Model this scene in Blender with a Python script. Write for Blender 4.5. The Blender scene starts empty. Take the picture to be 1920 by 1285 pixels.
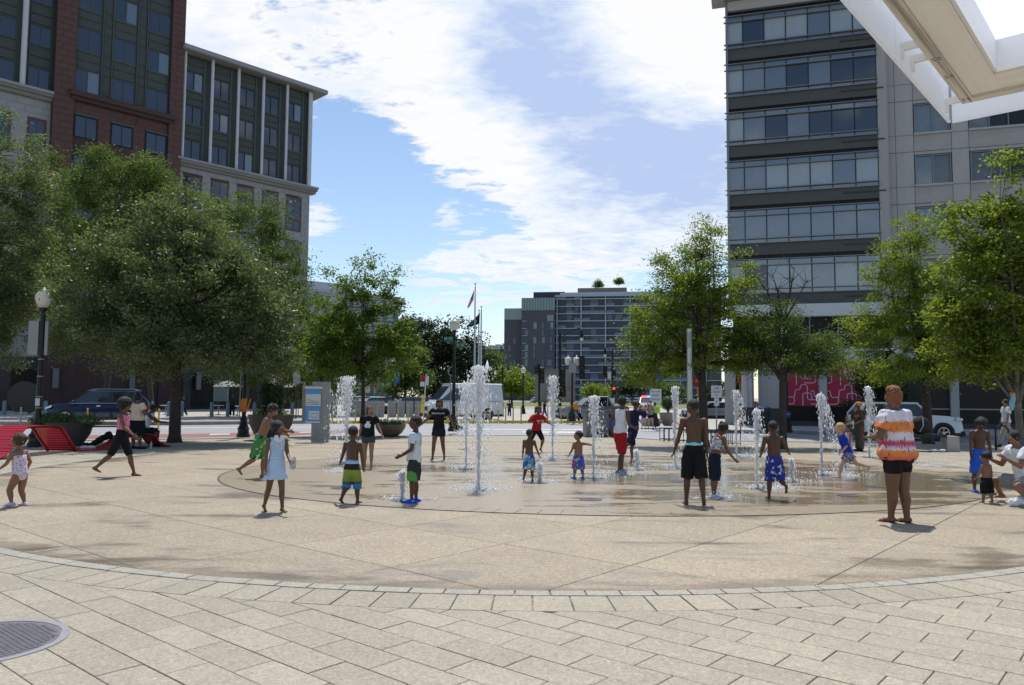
import bpy, bmesh, math, random
import numpy as np
from mathutils import Vector, Matrix, noise as mnoise
random.seed(7); RNG = np.random.default_rng(11)
SC = bpy.context.scene; COL = SC.collection
rad = math.radians
# ------------------------------------------------------------------ camera
FPX, IW, IH = 1464.0, 1920, 1285
CAM_H = 1.72; PITCH = math.atan(99.5/FPX); ROLL = rad(0.43)
cam = bpy.data.cameras.new('camera'); camo = bpy.data.objects.new('camera', cam); COL.objects.link(camo)
cam.sensor_fit = 'HORIZONTAL'; cam.sensor_width = 23.6; cam.lens = 23.6*FPX/IW
cam.clip_start = 0.1; cam.clip_end = 6000
camo.matrix_world = Matrix.Translation((0, 0, CAM_H)) @ Matrix.Rotation(math.pi/2+PITCH, 4, 'X') @ Matrix.Rotation(ROLL, 4, 'Z')
SC.camera = camo
SC.view_settings.view_transform = 'Standard'; SC.view_settings.look = 'None'
SC.view_settings.exposure = 0.0; SC.view_settings.gamma = 1.0
SC.cycles.use_denoising = True
SC.cycles.max_bounces = 7; SC.cycles.diffuse_bounces = 3; SC.cycles.glossy_bounces = 3
SC.cycles.transmission_bounces = 5; SC.cycles.transparent_max_bounces = 6
SC.cycles.caustics_reflective = False; SC.cycles.caustics_refractive = False
SC.render.threads_mode = 'AUTO'

def ray(px, py):
    x = px-960; y = 642.5-py; c, s = math.cos(ROLL), math.sin(ROLL)
    x, y = x*c-y*s, x*s+y*c
    return Vector((x, FPX*math.cos(PITCH)-y*math.sin(PITCH), FPX*math.sin(PITCH)+y*math.cos(PITCH)))
def G(px, py, z=0.0):            # the place on the ground that the photograph shows at (px, py)
    d = ray(px, py); t = (z-CAM_H)/d.z
    return Vector((d.x*t, d.y*t, z))
def AT(px, py, Y):               # the place at distance Y
    d = ray(px, py); t = Y/d.y
    return Vector((d.x*t, Y, CAM_H+d.z*t))
# ------------------------------------------------------------------ sky and sun
SUN_EL, SUN_AZ = 68.0, 3.0
W = bpy.data.worlds.new('World'); SC.world = W; W.use_nodes = True
nt = W.node_tree; nt.nodes.clear()
def nd(nt, t, **k):
    n = nt.nodes.new(t)
    for a, b in k.items(): setattr(n, a, b)
    return n
out = nd(nt, 'ShaderNodeOutputWorld')
sky = nd(nt, 'ShaderNodeTexSky', sky_type='NISHITA'); sky.sun_disc = False
sky.sun_elevation = rad(SUN_EL); sky.sun_rotation = rad(SUN_AZ); sky.altitude = 20; sky.air_density = 1.0; sky.dust_density = 0.35; sky.ozone_density = 1.0
b1 = nd(nt, 'ShaderNodeBackground'); b1.inputs[1].default_value = 0.15; nt.links.new(sky.outputs[0], b1.inputs[0])
b2 = nd(nt, 'ShaderNodeBackground'); b2.inputs[1].default_value = 1.0
mixw = nd(nt, 'ShaderNodeMixShader'); nt.links.new(b1.outputs[0], mixw.inputs[1]); nt.links.new(b2.outputs[0], mixw.inputs[2]); nt.links.new(mixw.outputs[0], out.inputs[0])
tc = nd(nt, 'ShaderNodeTexCoord')
def wm(op, a, b=None, c=None, clamp=False):
    n = nd(nt, 'ShaderNodeMath', operation=op); n.use_clamp = clamp
    for i, v in enumerate((a, b, c)):
        if v is None: continue
        if isinstance(v, (int, float)): n.inputs[i].default_value = v
        else: nt.links.new(v, n.inputs[i])
    return n.outputs[0]
sep = nd(nt, 'ShaderNodeSeparateXYZ'); nt.links.new(tc.outputs['Generated'], sep.inputs[0])
zc = wm('ADD', wm('MAXIMUM', sep.outputs[2], 0.0), 0.16)
cmb = nd(nt, 'ShaderNodeCombineXYZ')
nt.links.new(wm('DIVIDE', sep.outputs[0], zc), cmb.inputs[0]); nt.links.new(wm('DIVIDE', sep.outputs[1], zc), cmb.inputs[1])
def wnoise(scale, detail, rough, off, dist=0.0):
    mp = nd(nt, 'ShaderNodeMapping'); mp.inputs['Location'].default_value = off; mp.inputs['Rotation'].default_value = (0, 0, rad(28)); mp.inputs['Scale'].default_value = (1.0, 1.55, 1)
    nt.links.new(cmb.outputs[0], mp.inputs[0])
    n = nd(nt, 'ShaderNodeTexNoise'); n.inputs['Scale'].default_value = scale; n.inputs['Detail'].default_value = detail; n.inputs['Roughness'].default_value = rough; n.inputs['Distortion'].default_value = dist
    nt.links.new(mp.outputs[0], n.inputs['Vector']); return n.outputs['Fac']
n1 = wnoise(1.25, 9, 0.58, (3.1, 1.7, 0.2), 0.25); n2 = wnoise(5.2, 8, 0.62, (0.4, 8.0, 0.5), 0.35)
n3 = wnoise(16.0, 6, 0.6, (2.0, 5.0, 0.1), 0.4)
fld = wm('ADD', wm('ADD', wm('MULTIPLY', wm('SUBTRACT', n1, .5), 0.72), wm('MULTIPLY', wm('SUBTRACT', n2, .5), 0.95)), wm('MULTIPLY', wm('SUBTRACT', n3, .5), .50))
fld = wm('ADD', fld, .49)
# where the photograph's cloud banks stand (direction of the bank, angular size, cover)
BANKS = [((560, 10), 7, .17), ((700, 90), 6, .17), ((830, 190), 6, .17), ((980, 60), 10, .17), ((1180, 60), 12, .20), ((1320, 170), 9, .15), ((1150, 230), 9, .13),
         ((960, 300), 6, .16), ((1050, 350), 5, .11), ((1210, 360), 5, .16), ((1300, 370), 4, .13), ((370, 40), 4, .20), ((410, 120), 3.5, .16), ((520, 160), 3, .13), ((600, 405), 2.6, .22), ((570, 410), 2.0, .1),
         ((1120, 440), 4, .09), ((1090, 460), 2.2, .1), ((780, 500), 1.8, .14), ((840, 508), 1.8, .16), ((910, 505), 1.8, .14), ((980, 498), 1.8, .13), ((1050, 500), 1.8, .12), ((1180, 485), 3, .12), ((832, 400), 1.0, .16),
         ((650, 300), 6, -.15), ((760, 420), 7, -.12), ((600, 90), 4.5, -.13), ((640, 560), 6, -.06), ((690, 230), 3.5, -.10), ((1000, 420), 3, -.06)]
GREYS = [((1000, 120), 5.5, .55), ((950, 170), 4, .3), ((1120, 230), 6, .55), ((1240, 300), 5, .55), ((1050, 40), 3, .2), ((1340, 300), 4, .4), ((1180, 90), 5, -.4), ((1300, 130), 5, -.3), ((850, 200), 4, -.3), ((960, 270), 3.5, -.5)]
def blobs(lst):
    acc = None
    for (px, py), sz, am in lst:
        d = ray(px, py).normalized()
        vm = nd(nt, 'ShaderNodeVectorMath', operation='DOT_PRODUCT'); nt.links.new(tc.outputs['Generated'], vm.inputs[0]); vm.inputs[1].default_value = d
        k = 1.0/(1-math.cos(rad(sz)))
        e = wm('MULTIPLY', wm('EXPONENT', wm('MULTIPLY', wm('SUBTRACT', 1.0, vm.outputs['Value']), -k)), am)
        acc = e if acc is None else wm('ADD', acc, e)
    return acc
fld = wm('ADD', fld, blobs(BANKS)); shade = wm('ADD', blobs(GREYS), wm('ADD', wm('MULTIPLY', wm('SUBTRACT', n2, .45), 1.3), wm('MULTIPLY', wm('SUBTRACT', n3, .5), .7)))
mr = nd(nt, 'ShaderNodeMapRange'); mr.interpolation_type = 'SMOOTHSTEP'
mr.inputs['From Min'].default_value = 0.53; mr.inputs['From Max'].default_value = 0.72; mr.inputs['To Max'].default_value = 0.97
nt.links.new(fld, mr.inputs['Value'])
cr = nd(nt, 'ShaderNodeValToRGB'); cr.color_ramp.elements[0].position = 0.02; cr.color_ramp.elements[0].color = (1.0, 1.0, 1.0, 1)
cr.color_ramp.elements[1].position = 0.75; cr.color_ramp.elements[1].color = (0.50, 0.62, 0.90, 1); e_ = cr.color_ramp.elements.new(0.30); e_.color = (0.80, 0.88, 1.0, 1)
nt.links.new(shade, cr.inputs[0]); nt.links.new(cr.outputs[0], b2.inputs[0])
nt.links.new(mr.outputs[0], mixw.inputs[0])
sl = bpy.data.lights.new('sun', 'SUN'); sl.energy = 4.2; sl.angle = rad(0.53); sl.color = (1.0, 0.955, 0.88)
so = bpy.data.objects.new('sun', sl); COL.objects.link(so)
sd = Vector((math.sin(rad(SUN_AZ))*math.cos(rad(SUN_EL)), math.cos(rad(SUN_AZ))*math.cos(rad(SUN_EL)), math.sin(rad(SUN_EL))))
so.rotation_euler = sd.to_track_quat('Z', 'Y').to_euler(); so.location = sd*60
# ------------------------------------------------------------------ materials
MATS = {}
def mat(name, col=(.5, .5, .5), rough=.6, metal=0.0, var=0.0, scale=6.0, bump=0.0, bscale=40.0, spec=.5, col2=None, trans=0.0, ior=1.45, coat=0.0, coord='Object', emit=None):
    if name in MATS: return MATS[name]
    m = bpy.data.materials.new(name); m.use_nodes = True; t = m.node_tree
    p = t.nodes['Principled BSDF']; p.inputs['Base Color'].default_value = (*col, 1); p.inputs['Roughness'].default_value = rough
    p.inputs['Metallic'].default_value = metal; p.inputs['Specular IOR Level'].default_value = spec; p.inputs['IOR'].default_value = ior
    p.inputs['Transmission Weight'].default_value = trans; p.inputs['Coat Weight'].default_value = coat
    if emit: p.inputs['Emission Color'].default_value = (*emit[:3], 1); p.inputs['Emission Strength'].default_value = emit[3]
    if var or bump or col2:
        c = nd(t, 'ShaderNodeTexCoord')
    if var or col2:
        n = nd(t, 'ShaderNodeTexNoise'); n.inputs['Scale'].default_value = scale; n.inputs['Detail'].default_value = 6; n.inputs['Roughness'].default_value = .6
        t.links.new(c.outputs[coord], n.inputs['Vector'])
        r = nd(t, 'ShaderNodeValToRGB'); r.color_ramp.elements[0].position = .32; r.color_ramp.elements[1].position = .68
        a = col2 or tuple(max(0, x*(1-var)) for x in col); b = col if col2 else tuple(min(1, x*(1+var)) for x in col)
        r.color_ramp.elements[0].color = (*a, 1); r.color_ramp.elements[1].color = (*b, 1)
        t.links.new(n.outputs['Fac'], r.inputs[0]); t.links.new(r.outputs[0], p.inputs['Base Color'])
    if bump:
        n = nd(t, 'ShaderNodeTexNoise'); n.inputs['Scale'].default_value = bscale; n.inputs['Detail'].default_value = 4
        t.links.new(c.outputs[coord], n.inputs['Vector'])
        bp = nd(t, 'ShaderNodeBump'); bp.inputs['Strength'].default_value = bump; bp.inputs['Distance'].default_value = .02
        t.links.new(n.outputs['Fac'], bp.inputs['Height']); t.links.new(bp.outputs[0], p.inputs['Normal'])
    MATS[name] = m; return m
class NT:                       # small helper for hand-made node materials
    def __init__(s, name):
        s.m = bpy.data.materials.new(name); s.m.use_nodes = True; s.t = s.m.node_tree; s.p = s.t.nodes['Principled BSDF']; MATS[name] = s.m
        s.c = nd(s.t, 'ShaderNodeTexCoord')
    def lk(s, a, b): s.t.links.new(a, b)
    def math(s, op, a, b=None, clamp=False):
        n = nd(s.t, 'ShaderNodeMath', operation=op); n.use_clamp = clamp
        for i, v in enumerate((a, b)):
            if v is None: continue
            if isinstance(v, (int, float)): n.inputs[i].default_value = v
            else: s.lk(v, n.inputs[i])
        return n.outputs[0]
    def noise(s, scale, detail=5, rough=.55, coord='Object', sc=None, rot=None, dist=0):
        v = s.c.outputs[coord]
        if sc or rot:
            mp = nd(s.t, 'ShaderNodeMapping'); s.lk(v, mp.inputs[0])
            if sc: mp.inputs['Scale'].default_value = sc
            if rot: mp.inputs['Rotation'].default_value = rot
            v = mp.outputs[0]
        n = nd(s.t, 'ShaderNodeTexNoise'); n.inputs['Scale'].default_value = scale; n.inputs['Detail'].default_value = detail; n.inputs['Roughness'].default_value = rough; n.inputs['Distortion'].default_value = dist
        s.lk(v, n.inputs['Vector']); return n.outputs['Fac']
    def ramp(s, f, *st, interp='LINEAR'):
        r = nd(s.t, 'ShaderNodeValToRGB'); cr = r.color_ramp; cr.interpolation = interp
        while len(cr.elements) < len(st): cr.elements.new(.5)
        for e, (p, c) in zip(cr.elements, st):
            e.position = p; e.color = (*c, 1) if len(c) == 3 else c
        s.lk(f, r.inputs[0]); return r.outputs[0]
    def mix(s, f, a, b):
        n = nd(s.t, 'ShaderNodeMix', data_type='RGBA')
        for i, v in ((0, f), (6, a), (7, b)):
            if isinstance(v, (int, float)): n.inputs[i].default_value = v
            elif isinstance(v, tuple): n.inputs[i].default_value = (*v[:3], 1)
            else: s.lk(v, n.inputs[i])
        return n.outputs[2]
    def rng(s, v, a, b, c=0, d=1):
        n = nd(s.t, 'ShaderNodeMapRange'); n.interpolation_type = 'SMOOTHSTEP'
        for i, x in zip(('From Min', 'From Max', 'To Min', 'To Max'), (a, b, c, d)): n.inputs[i].default_value = x
        s.lk(v, n.inputs['Value']); return n.outputs[0]
    def bump(s, h, st=.3, dist=.02):
        b = nd(s.t, 'ShaderNodeBump'); b.inputs['Strength'].default_value = st; b.inputs['Distance'].default_value = dist
        s.lk(h, b.inputs['Height']); s.lk(b.outputs[0], s.p.inputs['Normal'])
    def set(s, **k):
        for a, v in k.items():
            i = s.p.inputs[a.replace('_', ' ')]
            if isinstance(v, (int, float)): i.default_value = v
            elif isinstance(v, tuple): i.default_value = (*v[:3], 1)
            else: s.lk(v, i)
        return s
# ------------------------------------------------------------------ mesh builder
def frame(d):
    d = Vector(d).normalized(); u = Vector((0, 0, 1)) if abs(d.z) < .95 else Vector((1, 0, 0))
    x = u.cross(d).normalized(); return x, d.cross(x).normalized(), d
class MB:
    def __init__(s): s.v = []; s.f = []; s.mi = []; s.cur = 0
    def add(s, vs, fs):
        o = len(s.v); s.v += [tuple(x) for x in vs]; s.f += [tuple(i+o for i in q) for q in fs]; s.mi += [s.cur]*len(fs); return s
    def box(s, c, sz, rz=0, R=None):
        hx, hy, hz = (q/2 for q in sz); vs = [Vector((x*hx, y*hy, z*hz)) for z in (-1, 1) for y in (-1, 1) for x in (-1, 1)]
        if R is None: R = Matrix.Rotation(rz, 3, 'Z') if rz else None
        vs = [(R @ v if R is not None else v)+Vector(c) for v in vs]
        return s.add(vs, [(0, 2, 3, 1), (4, 5, 7, 6), (0, 1, 5, 4), (2, 6, 7, 3), (0, 4, 6, 2), (1, 3, 7, 5)])
    def b2(s, a, b): return s.box([(p+q)/2 for p, q in zip(a, b)], [abs(q-p) for p, q in zip(a, b)])
    def loft(s, rings, cap=True):      # rings: lists of equal point counts
        n = len(rings[0]); vs = [p for r in rings for p in r]; fs = []
        for i in range(len(rings)-1):
            for j in range(n): k = (j+1) % n; fs.append((i*n+j, i*n+k, (i+1)*n+k, (i+1)*n+j))
        if cap: fs += [tuple(range(n-1, -1, -1)), tuple((len(rings)-1)*n+j for j in range(n))]
        return s.add(vs, fs)
    def cyl(s, a, b, r0, r1=None, n=12, cap=True):
        a = Vector(a); b = Vector(b); r1 = r0 if r1 is None else r1; x, y, _ = frame(b-a)
        cs = [(math.cos(2*math.pi*i/n), math.sin(2*math.pi*i/n)) for i in range(n)]
        return s.loft([[a+(x*c+y*q)*r0 for c, q in cs], [b+(x*c+y*q)*r1 for c, q in cs]], cap)
    def tube(s, pts, rs, n=8):
        pts = [Vector(p) for p in pts]
        if isinstance(rs, (int, float)): rs = [rs]*len(pts)
        rings = []; px = None
        for i, p in enumerate(pts):
            d = (pts[min(i+1, len(pts)-1)]-pts[max(i-1, 0)]); x, y, dd = frame(d)
            if px is not None:
                x = (px-dd*px.dot(dd)).normalized(); y = dd.cross(x)
            px = x
            rings.append([p+(x*math.cos(2*math.pi*k/n)+y*math.sin(2*math.pi*k/n))*rs[i] for k in range(n)])
        return s.loft(rings)
    def lathe(s, prof, c=(0, 0, 0), n=20):
        c = Vector(c)
        return s.loft([[c+Vector((r*math.cos(2*math.pi*i/n), r*math.sin(2*math.pi*i/n), z)) for i in range(n)] for r, z in prof])
    def ell(s, c, r, n=12, m=8, R=None):
        c = Vector(c); r = (r, r, r) if isinstance(r, (int, float)) else r; rings = []
        for j in range(m+1):
            t = math.pi*(j/m); t = min(max(t, .12), math.pi-.12)
            q = []
            for i in range(n):
                v = Vector((r[0]*math.sin(t)*math.cos(2*math.pi*i/n), r[1]*math.sin(t)*math.sin(2*math.pi*i/n), -r[2]*math.cos(t)))
                q.append(c+(R @ v if R is not None else v))
            rings.append(q)
        return s.loft(rings)
    def caps(s, a, b, r0, r1, n=10):     # capsule for remeshed bodies
        s.cyl(a, b, r0, r1, n); s.ell(a, r0, n, 6); s.ell(b, r1, n, 6); return s
    def prism(s, poly, z0, z1):
        n = len(poly)
        return s.loft([[Vector((p[0], p[1], z0)) for p in poly], [Vector((p[0], p[1], z1)) for p in poly]])
    def ext(s, poly, ax, a, b):          # polygon in the two other axes, extruded along axis ax
        def pt(p, t): q = list(p[:2]); q.insert(ax, t); return Vector(q)
        return s.loft([[pt(p, a) for p in poly], [pt(p, b) for p in poly]])
    def build(s, name, mats, parent=None, smooth=False, loc=None, rot=None, fix=True):
        me = bpy.data.meshes.new(name); me.from_pydata([tuple(v) for v in s.v], [], s.f)
        if not isinstance(mats, (list, tuple)): mats = [mats]
        for m in mats: me.materials.append(m)
        if len(mats) > 1: me.polygons.foreach_set('material_index', s.mi)
        if fix:
            bm = bmesh.new(); bm.from_mesh(me); bmesh.ops.recalc_face_normals(bm, faces=bm.faces); bm.to_mesh(me); bm.free()
        if smooth is True: me.polygons.foreach_set('use_smooth', [True]*len(me.polygons))
        elif smooth: 
            me.polygons.foreach_set('use_smooth', [True]*len(me.polygons)); me.set_sharp_from_angle(angle=rad(smooth))
        o = bpy.data.objects.new(name, me); COL.objects.link(o)
        if parent is not None: o.parent = parent
        if loc is not None: o.location = loc
        if rot is not None: o.rotation_euler = rot
        return o
def link(name, me, parent=None, loc=None, rot=None):
    o = bpy.data.objects.new(name, me); COL.objects.link(o)
    if parent is not None: o.parent = parent
    if loc is not None: o.location = loc
    if rot is not None: o.rotation_euler = rot
    return o
def tag(o, label, cat, group=None):
    o['label'] = label; o['category'] = cat
    if group: o['group'] = group
    return o
def thing(name, label, cat, loc=(0, 0, 0), rz=0.0, group=None):
    o = bpy.data.objects.new(name, None); COL.objects.link(o); o.empty_display_size = .2
    o.location = loc; o.rotation_euler = (0, 0, rz); return tag(o, label, cat, group)
def structure(o): o['kind'] = 'structure'; return o
def stuff(o): o['kind'] = 'stuff'; return o
def dup(root, loc=None, rz=None, label=None):
    r = root.copy(); COL.objects.link(r)
    if loc is not None: r.location = loc
    if rz is not None: r.rotation_euler = (0, 0, rz)
    if label: r['label'] = label
    for ch in root.children:
        c = ch.copy(); COL.objects.link(c); c.parent = r
        for g in ch.children:
            d = g.copy(); COL.objects.link(d); d.parent = c
    return r
PENDING = []                    # objects whose modifiers / text are turned into plain meshes at the end
def text(s, size, parent, loc, rot, m, depth=.002, name='lettering', bold=0.0, align='CENTER'):
    cu = bpy.data.curves.new(name, 'FONT'); cu.body = s; cu.size = size; cu.extrude = depth; cu.align_x = align; cu.align_y = 'CENTER'; cu.offset = bold; cu.resolution_u = 3
    cu.materials.append(m); o = bpy.data.objects.new(name, cu); COL.objects.link(o)
    o.parent = parent; o.location = loc; o.rotation_euler = rot; PENDING.append((o, None)); return o
# ================================================================== ground, roads, plaza
def sheet(name, pts, z, m, zb=None, parent=None):
    mb = MB()
    if zb is None: mb.add([(p[0], p[1], z) for p in pts], [tuple(range(len(pts)))])
    else: mb.prism(pts, zb, z)
    return structure(mb.build(name, m, parent))
def PX(pts, z): return [G(x, y, z) for x, y in pts]
RZ = -0.12
a = NT('asphalt'); sp = a.noise(90, 3); big = a.noise(.25, 6); st = a.noise(1.1, 6, .6, sc=(.25, 1.6, 1), rot=(0, 0, rad(-20)))
a.set(Base_Color=a.mix(a.rng(st, .45, .75, 0, .5), a.mix(big, (.28, .285, .295), (.35, .35, .355)), (.22, .22, .23)), Roughness=.65); a.bump(sp, .35, .01)
structure(MB().add([(-900, -60, RZ), (900, -60, RZ), (900, 1500, RZ), (-900, 1500, RZ)], [(0, 1, 2, 3)]).build('ground', a.m, fix=False))
# --- paving materials
def pav(name, c1, c2, gr=1.0):
    m = NT(name); oi = nd(m.t, 'ShaderNodeObjectInfo'); ge = nd(m.t, 'ShaderNodeNewGeometry')
    r = m.math('FRACT', m.math('ADD', oi.outputs['Random'], ge.outputs['Random Per Island']))
    sp = m.noise(38, 3, .8); sp2 = m.noise(95, 3, .85); big = m.noise(.9, 7, .62); st = m.noise(3.2, 7, .65)
    c = m.mix(r, c1, c2)
    c = m.mix(m.rng(big, .42, .72, 0, .32), c, tuple(x*.70 for x in c1))
    c = m.mix(m.rng(st, .60, .76, 0, .30), c, tuple(x*.55 for x in c2))
    c = m.mix(m.rng(sp, .54, .64, 0, .42), c, tuple(min(1, x*1.45) for x in c2)); c = m.mix(m.rng(sp2, .56, .66, 0, .6), c, tuple(x*.45 for x in c1))
    for sc_, am in ((70, .50*gr), (30, .20*gr)):
        vo = nd(m.t, 'ShaderNodeTexVoronoi'); vo.inputs['Scale'].default_value = sc_; m.lk(m.c.outputs['Object'], vo.inputs['Vector']); sv = nd(m.t, 'ShaderNodeSeparateColor'); m.lk(vo.outputs['Color'], sv.inputs[0])
        mu = nd(m.t, 'ShaderNodeMix', data_type='RGBA', blend_type='MULTIPLY'); mu.inputs[0].default_value = am; m.lk(c, mu.inputs[6]); m.lk(m.ramp(sv.outputs[0], (0, (.35, .33, .30)), (.35, (.92, .92, .92)), (.8, (1.15, 1.13, 1.1)), (1, (1.75, 1.7, 1.6))), mu.inputs[7]); c = mu.outputs[2]
    vg = nd(m.t, 'ShaderNodeTexVoronoi'); vg.inputs['Scale'].default_value = 2.3; m.lk(m.c.outputs['Object'], vg.inputs['Vector']); gum = m.rng(vg.outputs['Distance'], .030, .042, .62, 0); c = m.mix(gum, c, tuple(x*.22 for x in c1))
    m.set(Base_Color=c, Roughness=.78); m.bump(sp2, .35, .008); return m
m_paver = pav('concrete_paver', (.318, .284, .222), (.380, .340, .268), .62).m
m_kerb = pav('kerb_paver', (.335, .315, .265), (.375, .35, .295), .6).m
CX0, CY0, RO, RI = 0.35, 18.2, 11.15, 6.75
BX, BY, BSX, BSY = 1.9, 17.6, 1.2, .919      # the basin is an oval
# tan slabs: dry exposed aggregate with streaks of water carried off the basin
s_ = pav('tan_slab', (.335, .280, .203), (.380, .320, .236)); base = s_.p.inputs['Base Color'].links[0].from_socket
sx = nd(s_.t, 'ShaderNodeSeparateXYZ'); s_.lk(s_.c.outputs['Object'], sx.inputs[0])
dx = s_.math('SUBTRACT', sx.outputs[0], CX0); dy = s_.math('SUBTRACT', sx.outputs[1], CY0)
rr = s_.math('SQRT', s_.math('ADD', s_.math('MULTIPLY', dx, dx), s_.math('MULTIPLY', dy, dy)))
dx = s_.math('DIVIDE', s_.math('SUBTRACT', sx.outputs[0], BX), BSX); dy = s_.math('DIVIDE', s_.math('SUBTRACT', sx.outputs[1], BY), BSY)
rb = s_.math('SQRT', s_.math('ADD', s_.math('MULTIPLY', dx, dx), s_.math('MULTIPLY', dy, dy)))
w1 = s_.noise(.62, 6, .6, sc=(.55, 1.2, 1), rot=(0, 0, rad(30)), dist=.4); w2 = s_.noise(2.6, 6, .6, sc=(.4, 1.3, 1), rot=(0, 0, rad(35)))
wf = s_.math('ADD', s_.math('MULTIPLY', w1, .75), s_.math('MULTIPLY', w2, .3))
wf = s_.math('ADD', wf, s_.rng(rb, 6.6, 7.6, .10, 0)); wf = s_.math('ADD', wf, s_.rng(rr, 9.6, 11.2, 0, .085))
wet = s_.rng(wf, .53, .70)
ed = s_.rng(s_.math('ADD', rr, s_.math('MULTIPLY', w2, 1.2)), 11.35, 11.75, 0, .55)
c2 = s_.mix(s_.math('MULTIPLY', wet, .50), base, (.150, .132, .115)); c2 = s_.mix(ed, c2, (.12, .09, .06))
s_.set(Base_Color=c2, Roughness=s_.rng(wet, 0, 1, .74, .26)); m_slab = s_.m
# wet basin
q = NT('wet_basin'); sx = nd(q.t, 'ShaderNodeSeparateXYZ'); q.lk(q.c.outputs['Object'], sx.inputs[0])
dx = q.math('SUBTRACT', sx.outputs[0], 0); dy = q.math('SUBTRACT', sx.outputs[1], 0)
rr = q.math('SQRT', q.math('ADD', q.math('MULTIPLY', dx, dx), q.math('MULTIPLY', dy, dy)))
n1 = q.noise(.42, 6, .55, sc=(.7, 1.2, 1), dist=.3); n2 = q.noise(1.9, 6, .6, sc=(.5, 1.5, 1)); n3 = q.noise(9, 4, .6); sp2 = q.noise(190, 2, .8)
bias = q.math('MULTIPLY', q.math('SUBTRACT', sx.outputs[0], -1.5), .026)
f = q.math('ADD', q.math('ADD', q.math('MULTIPLY', q.math('SUBTRACT', n1, .5), 1.35), q.math('MULTIPLY', q.math('SUBTRACT', n2, .5), 1.0)), q.math('ADD', bias, q.math('ADD', .5, q.math('MULTIPLY', q.math('SUBTRACT', n3, .5), .25))))
f = q.math('SUBTRACT', f, q.rng(rr, 5.2, 6.9, 0, .26))
pud = q.rng(f, .42, .62)
dry = q.mix(q.rng(sp2, .55, .7, 0, .5), (.325, .268, .190), (.20, .16, .11)); wc = q.mix(n2, (.190, .150, .088), (.255, .205, .130))
q.set(Base_Color=q.mix(pud, dry, wc), Roughness=q.rng(pud, 0, 1, .40, .09), Specular_IOR_Level=.5)
rip = q.noise(5.5, 3, .6, sc=(1, 1.4, 1)); rip2 = q.noise(24, 2, .6)
q.bump(q.math('ADD', q.math('MULTIPLY', rip, 1.0), q.math('MULTIPLY', rip2, .45)), .34, .012); m_basin = q.m
m_joint = mat('joint_dirt', (.235, .21, .17), .95, var=.55, scale=5)
m_conc = mat('concrete', (.36, .345, .315), .85, var=.16, scale=1.5, bump=.15, bscale=60)
m_walk = mat('sidewalk', (.42, .40, .36), .85, var=.14, scale=.8, bump=.1, bscale=50)
m_kerbst = mat('kerb_stone', (.27, .26, .245), .85, var=.2, scale=3)
m_bpaver = mat('brick_walk', (.30, .20, .17), .85, var=.2, scale=3)
# --- plaza platform (the near kerb steps down 12 cm to the road)
edge = PX([(-400, 833), (0, 827), (200, 825), (400, 822), (620, 818), (1000, 816), (1130, 817), (1250, 825), (1500, 828), (1920, 837), (2300, 842)], 0)
plz = [Vector((-45, -20, 0)), Vector((45, -20, 0))]+[Vector((45, edge[-1].y, 0))]+edge[::-1]+[Vector((-45, edge[0].y, 0))]
PLAZA = sheet('plaza', plz, -.02, m_paver, zb=RZ-.05)
sheet('plaza_joint_bed', [(-15, 3), (15, 3), (15, 30.5), (-15, 27)], -.013, m_joint, parent=PLAZA)
kb = MB()
for p, r in zip(edge[1:-1], edge[2:]):
    d = (r-p); n = Vector((d.y, -d.x, 0)).normalized()*.16
    kb.prism([p, r, r+n, p+n], RZ, .004)
structure(kb.build('plaza_kerb', m_kerb))
# --- far pavements, medians, lawn
sheet('far_pavement', PX([(-500, 797.5), (0, 797), (330, 797.5), (620, 794), (860, 793.5), (1125, 793)], RZ)+[Vector((30, 78, 0)), Vector((14, 120, 0)), Vector((-60, 120, 0)), Vector((-120, 60, 0))], .05, m_walk, zb=RZ-.05)
kb = MB(); kl = PX([(-500, 797.5), (0, 797), (330, 797.5), (620, 794)], RZ)
for p, r in zip(kl, kl[1:]):
    d = (r-p); n = Vector((-d.y, d.x, 0)).normalized(); kb.prism([p-n*.14, r-n*.14, r+n*.02, p+n*.02], RZ, .07)
structure(kb.build('far_kerb', m_kerbst))
kb = MB()
for p, r in zip(kl, kl[1:]):
    d = (r-p); n = Vector((-d.y, d.x, 0)).normalized(); kb.add([p+n*.05+Vector((0, 0, .06-RZ)), r+n*.05+Vector((0, 0, .06-RZ)), r+n*1.6+Vector((0, 0, .06-RZ)), p+n*1.6+Vector((0, 0, .06-RZ))], [(0, 1, 2, 3)])
structure(kb.build('brick_strip', m_bpaver))
m_yel = mat('yellow_paint', (.62, .45, .05), .7, var=.2, scale=4); m_wht = mat('road_white', (.72, .72, .70), .7, var=.12, scale=5); m_red = mat('red_lane', (.27, .135, .12), .9, var=.2, scale=2)
kl = PX([(600, 794.5), (860, 793.8), (1125, 793.2)], RZ); kb = MB()
for p, r in zip(kl, kl[1:]):
    d = (r-p); n = Vector((-d.y, d.x, 0)).normalized(); kb.prism([p-n*.25, r-n*.25, r, p], RZ, .06)
structure(kb.build('yellow_kerb', m_yel))
sheet('red_bus_lane', PX([(-300, 829), (-300, 822), (0, 818.5), (400, 813), (690, 806), (700, 810), (520, 818), (200, 823), (0, 825)], RZ+.004), RZ+.004, m_red)
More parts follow.
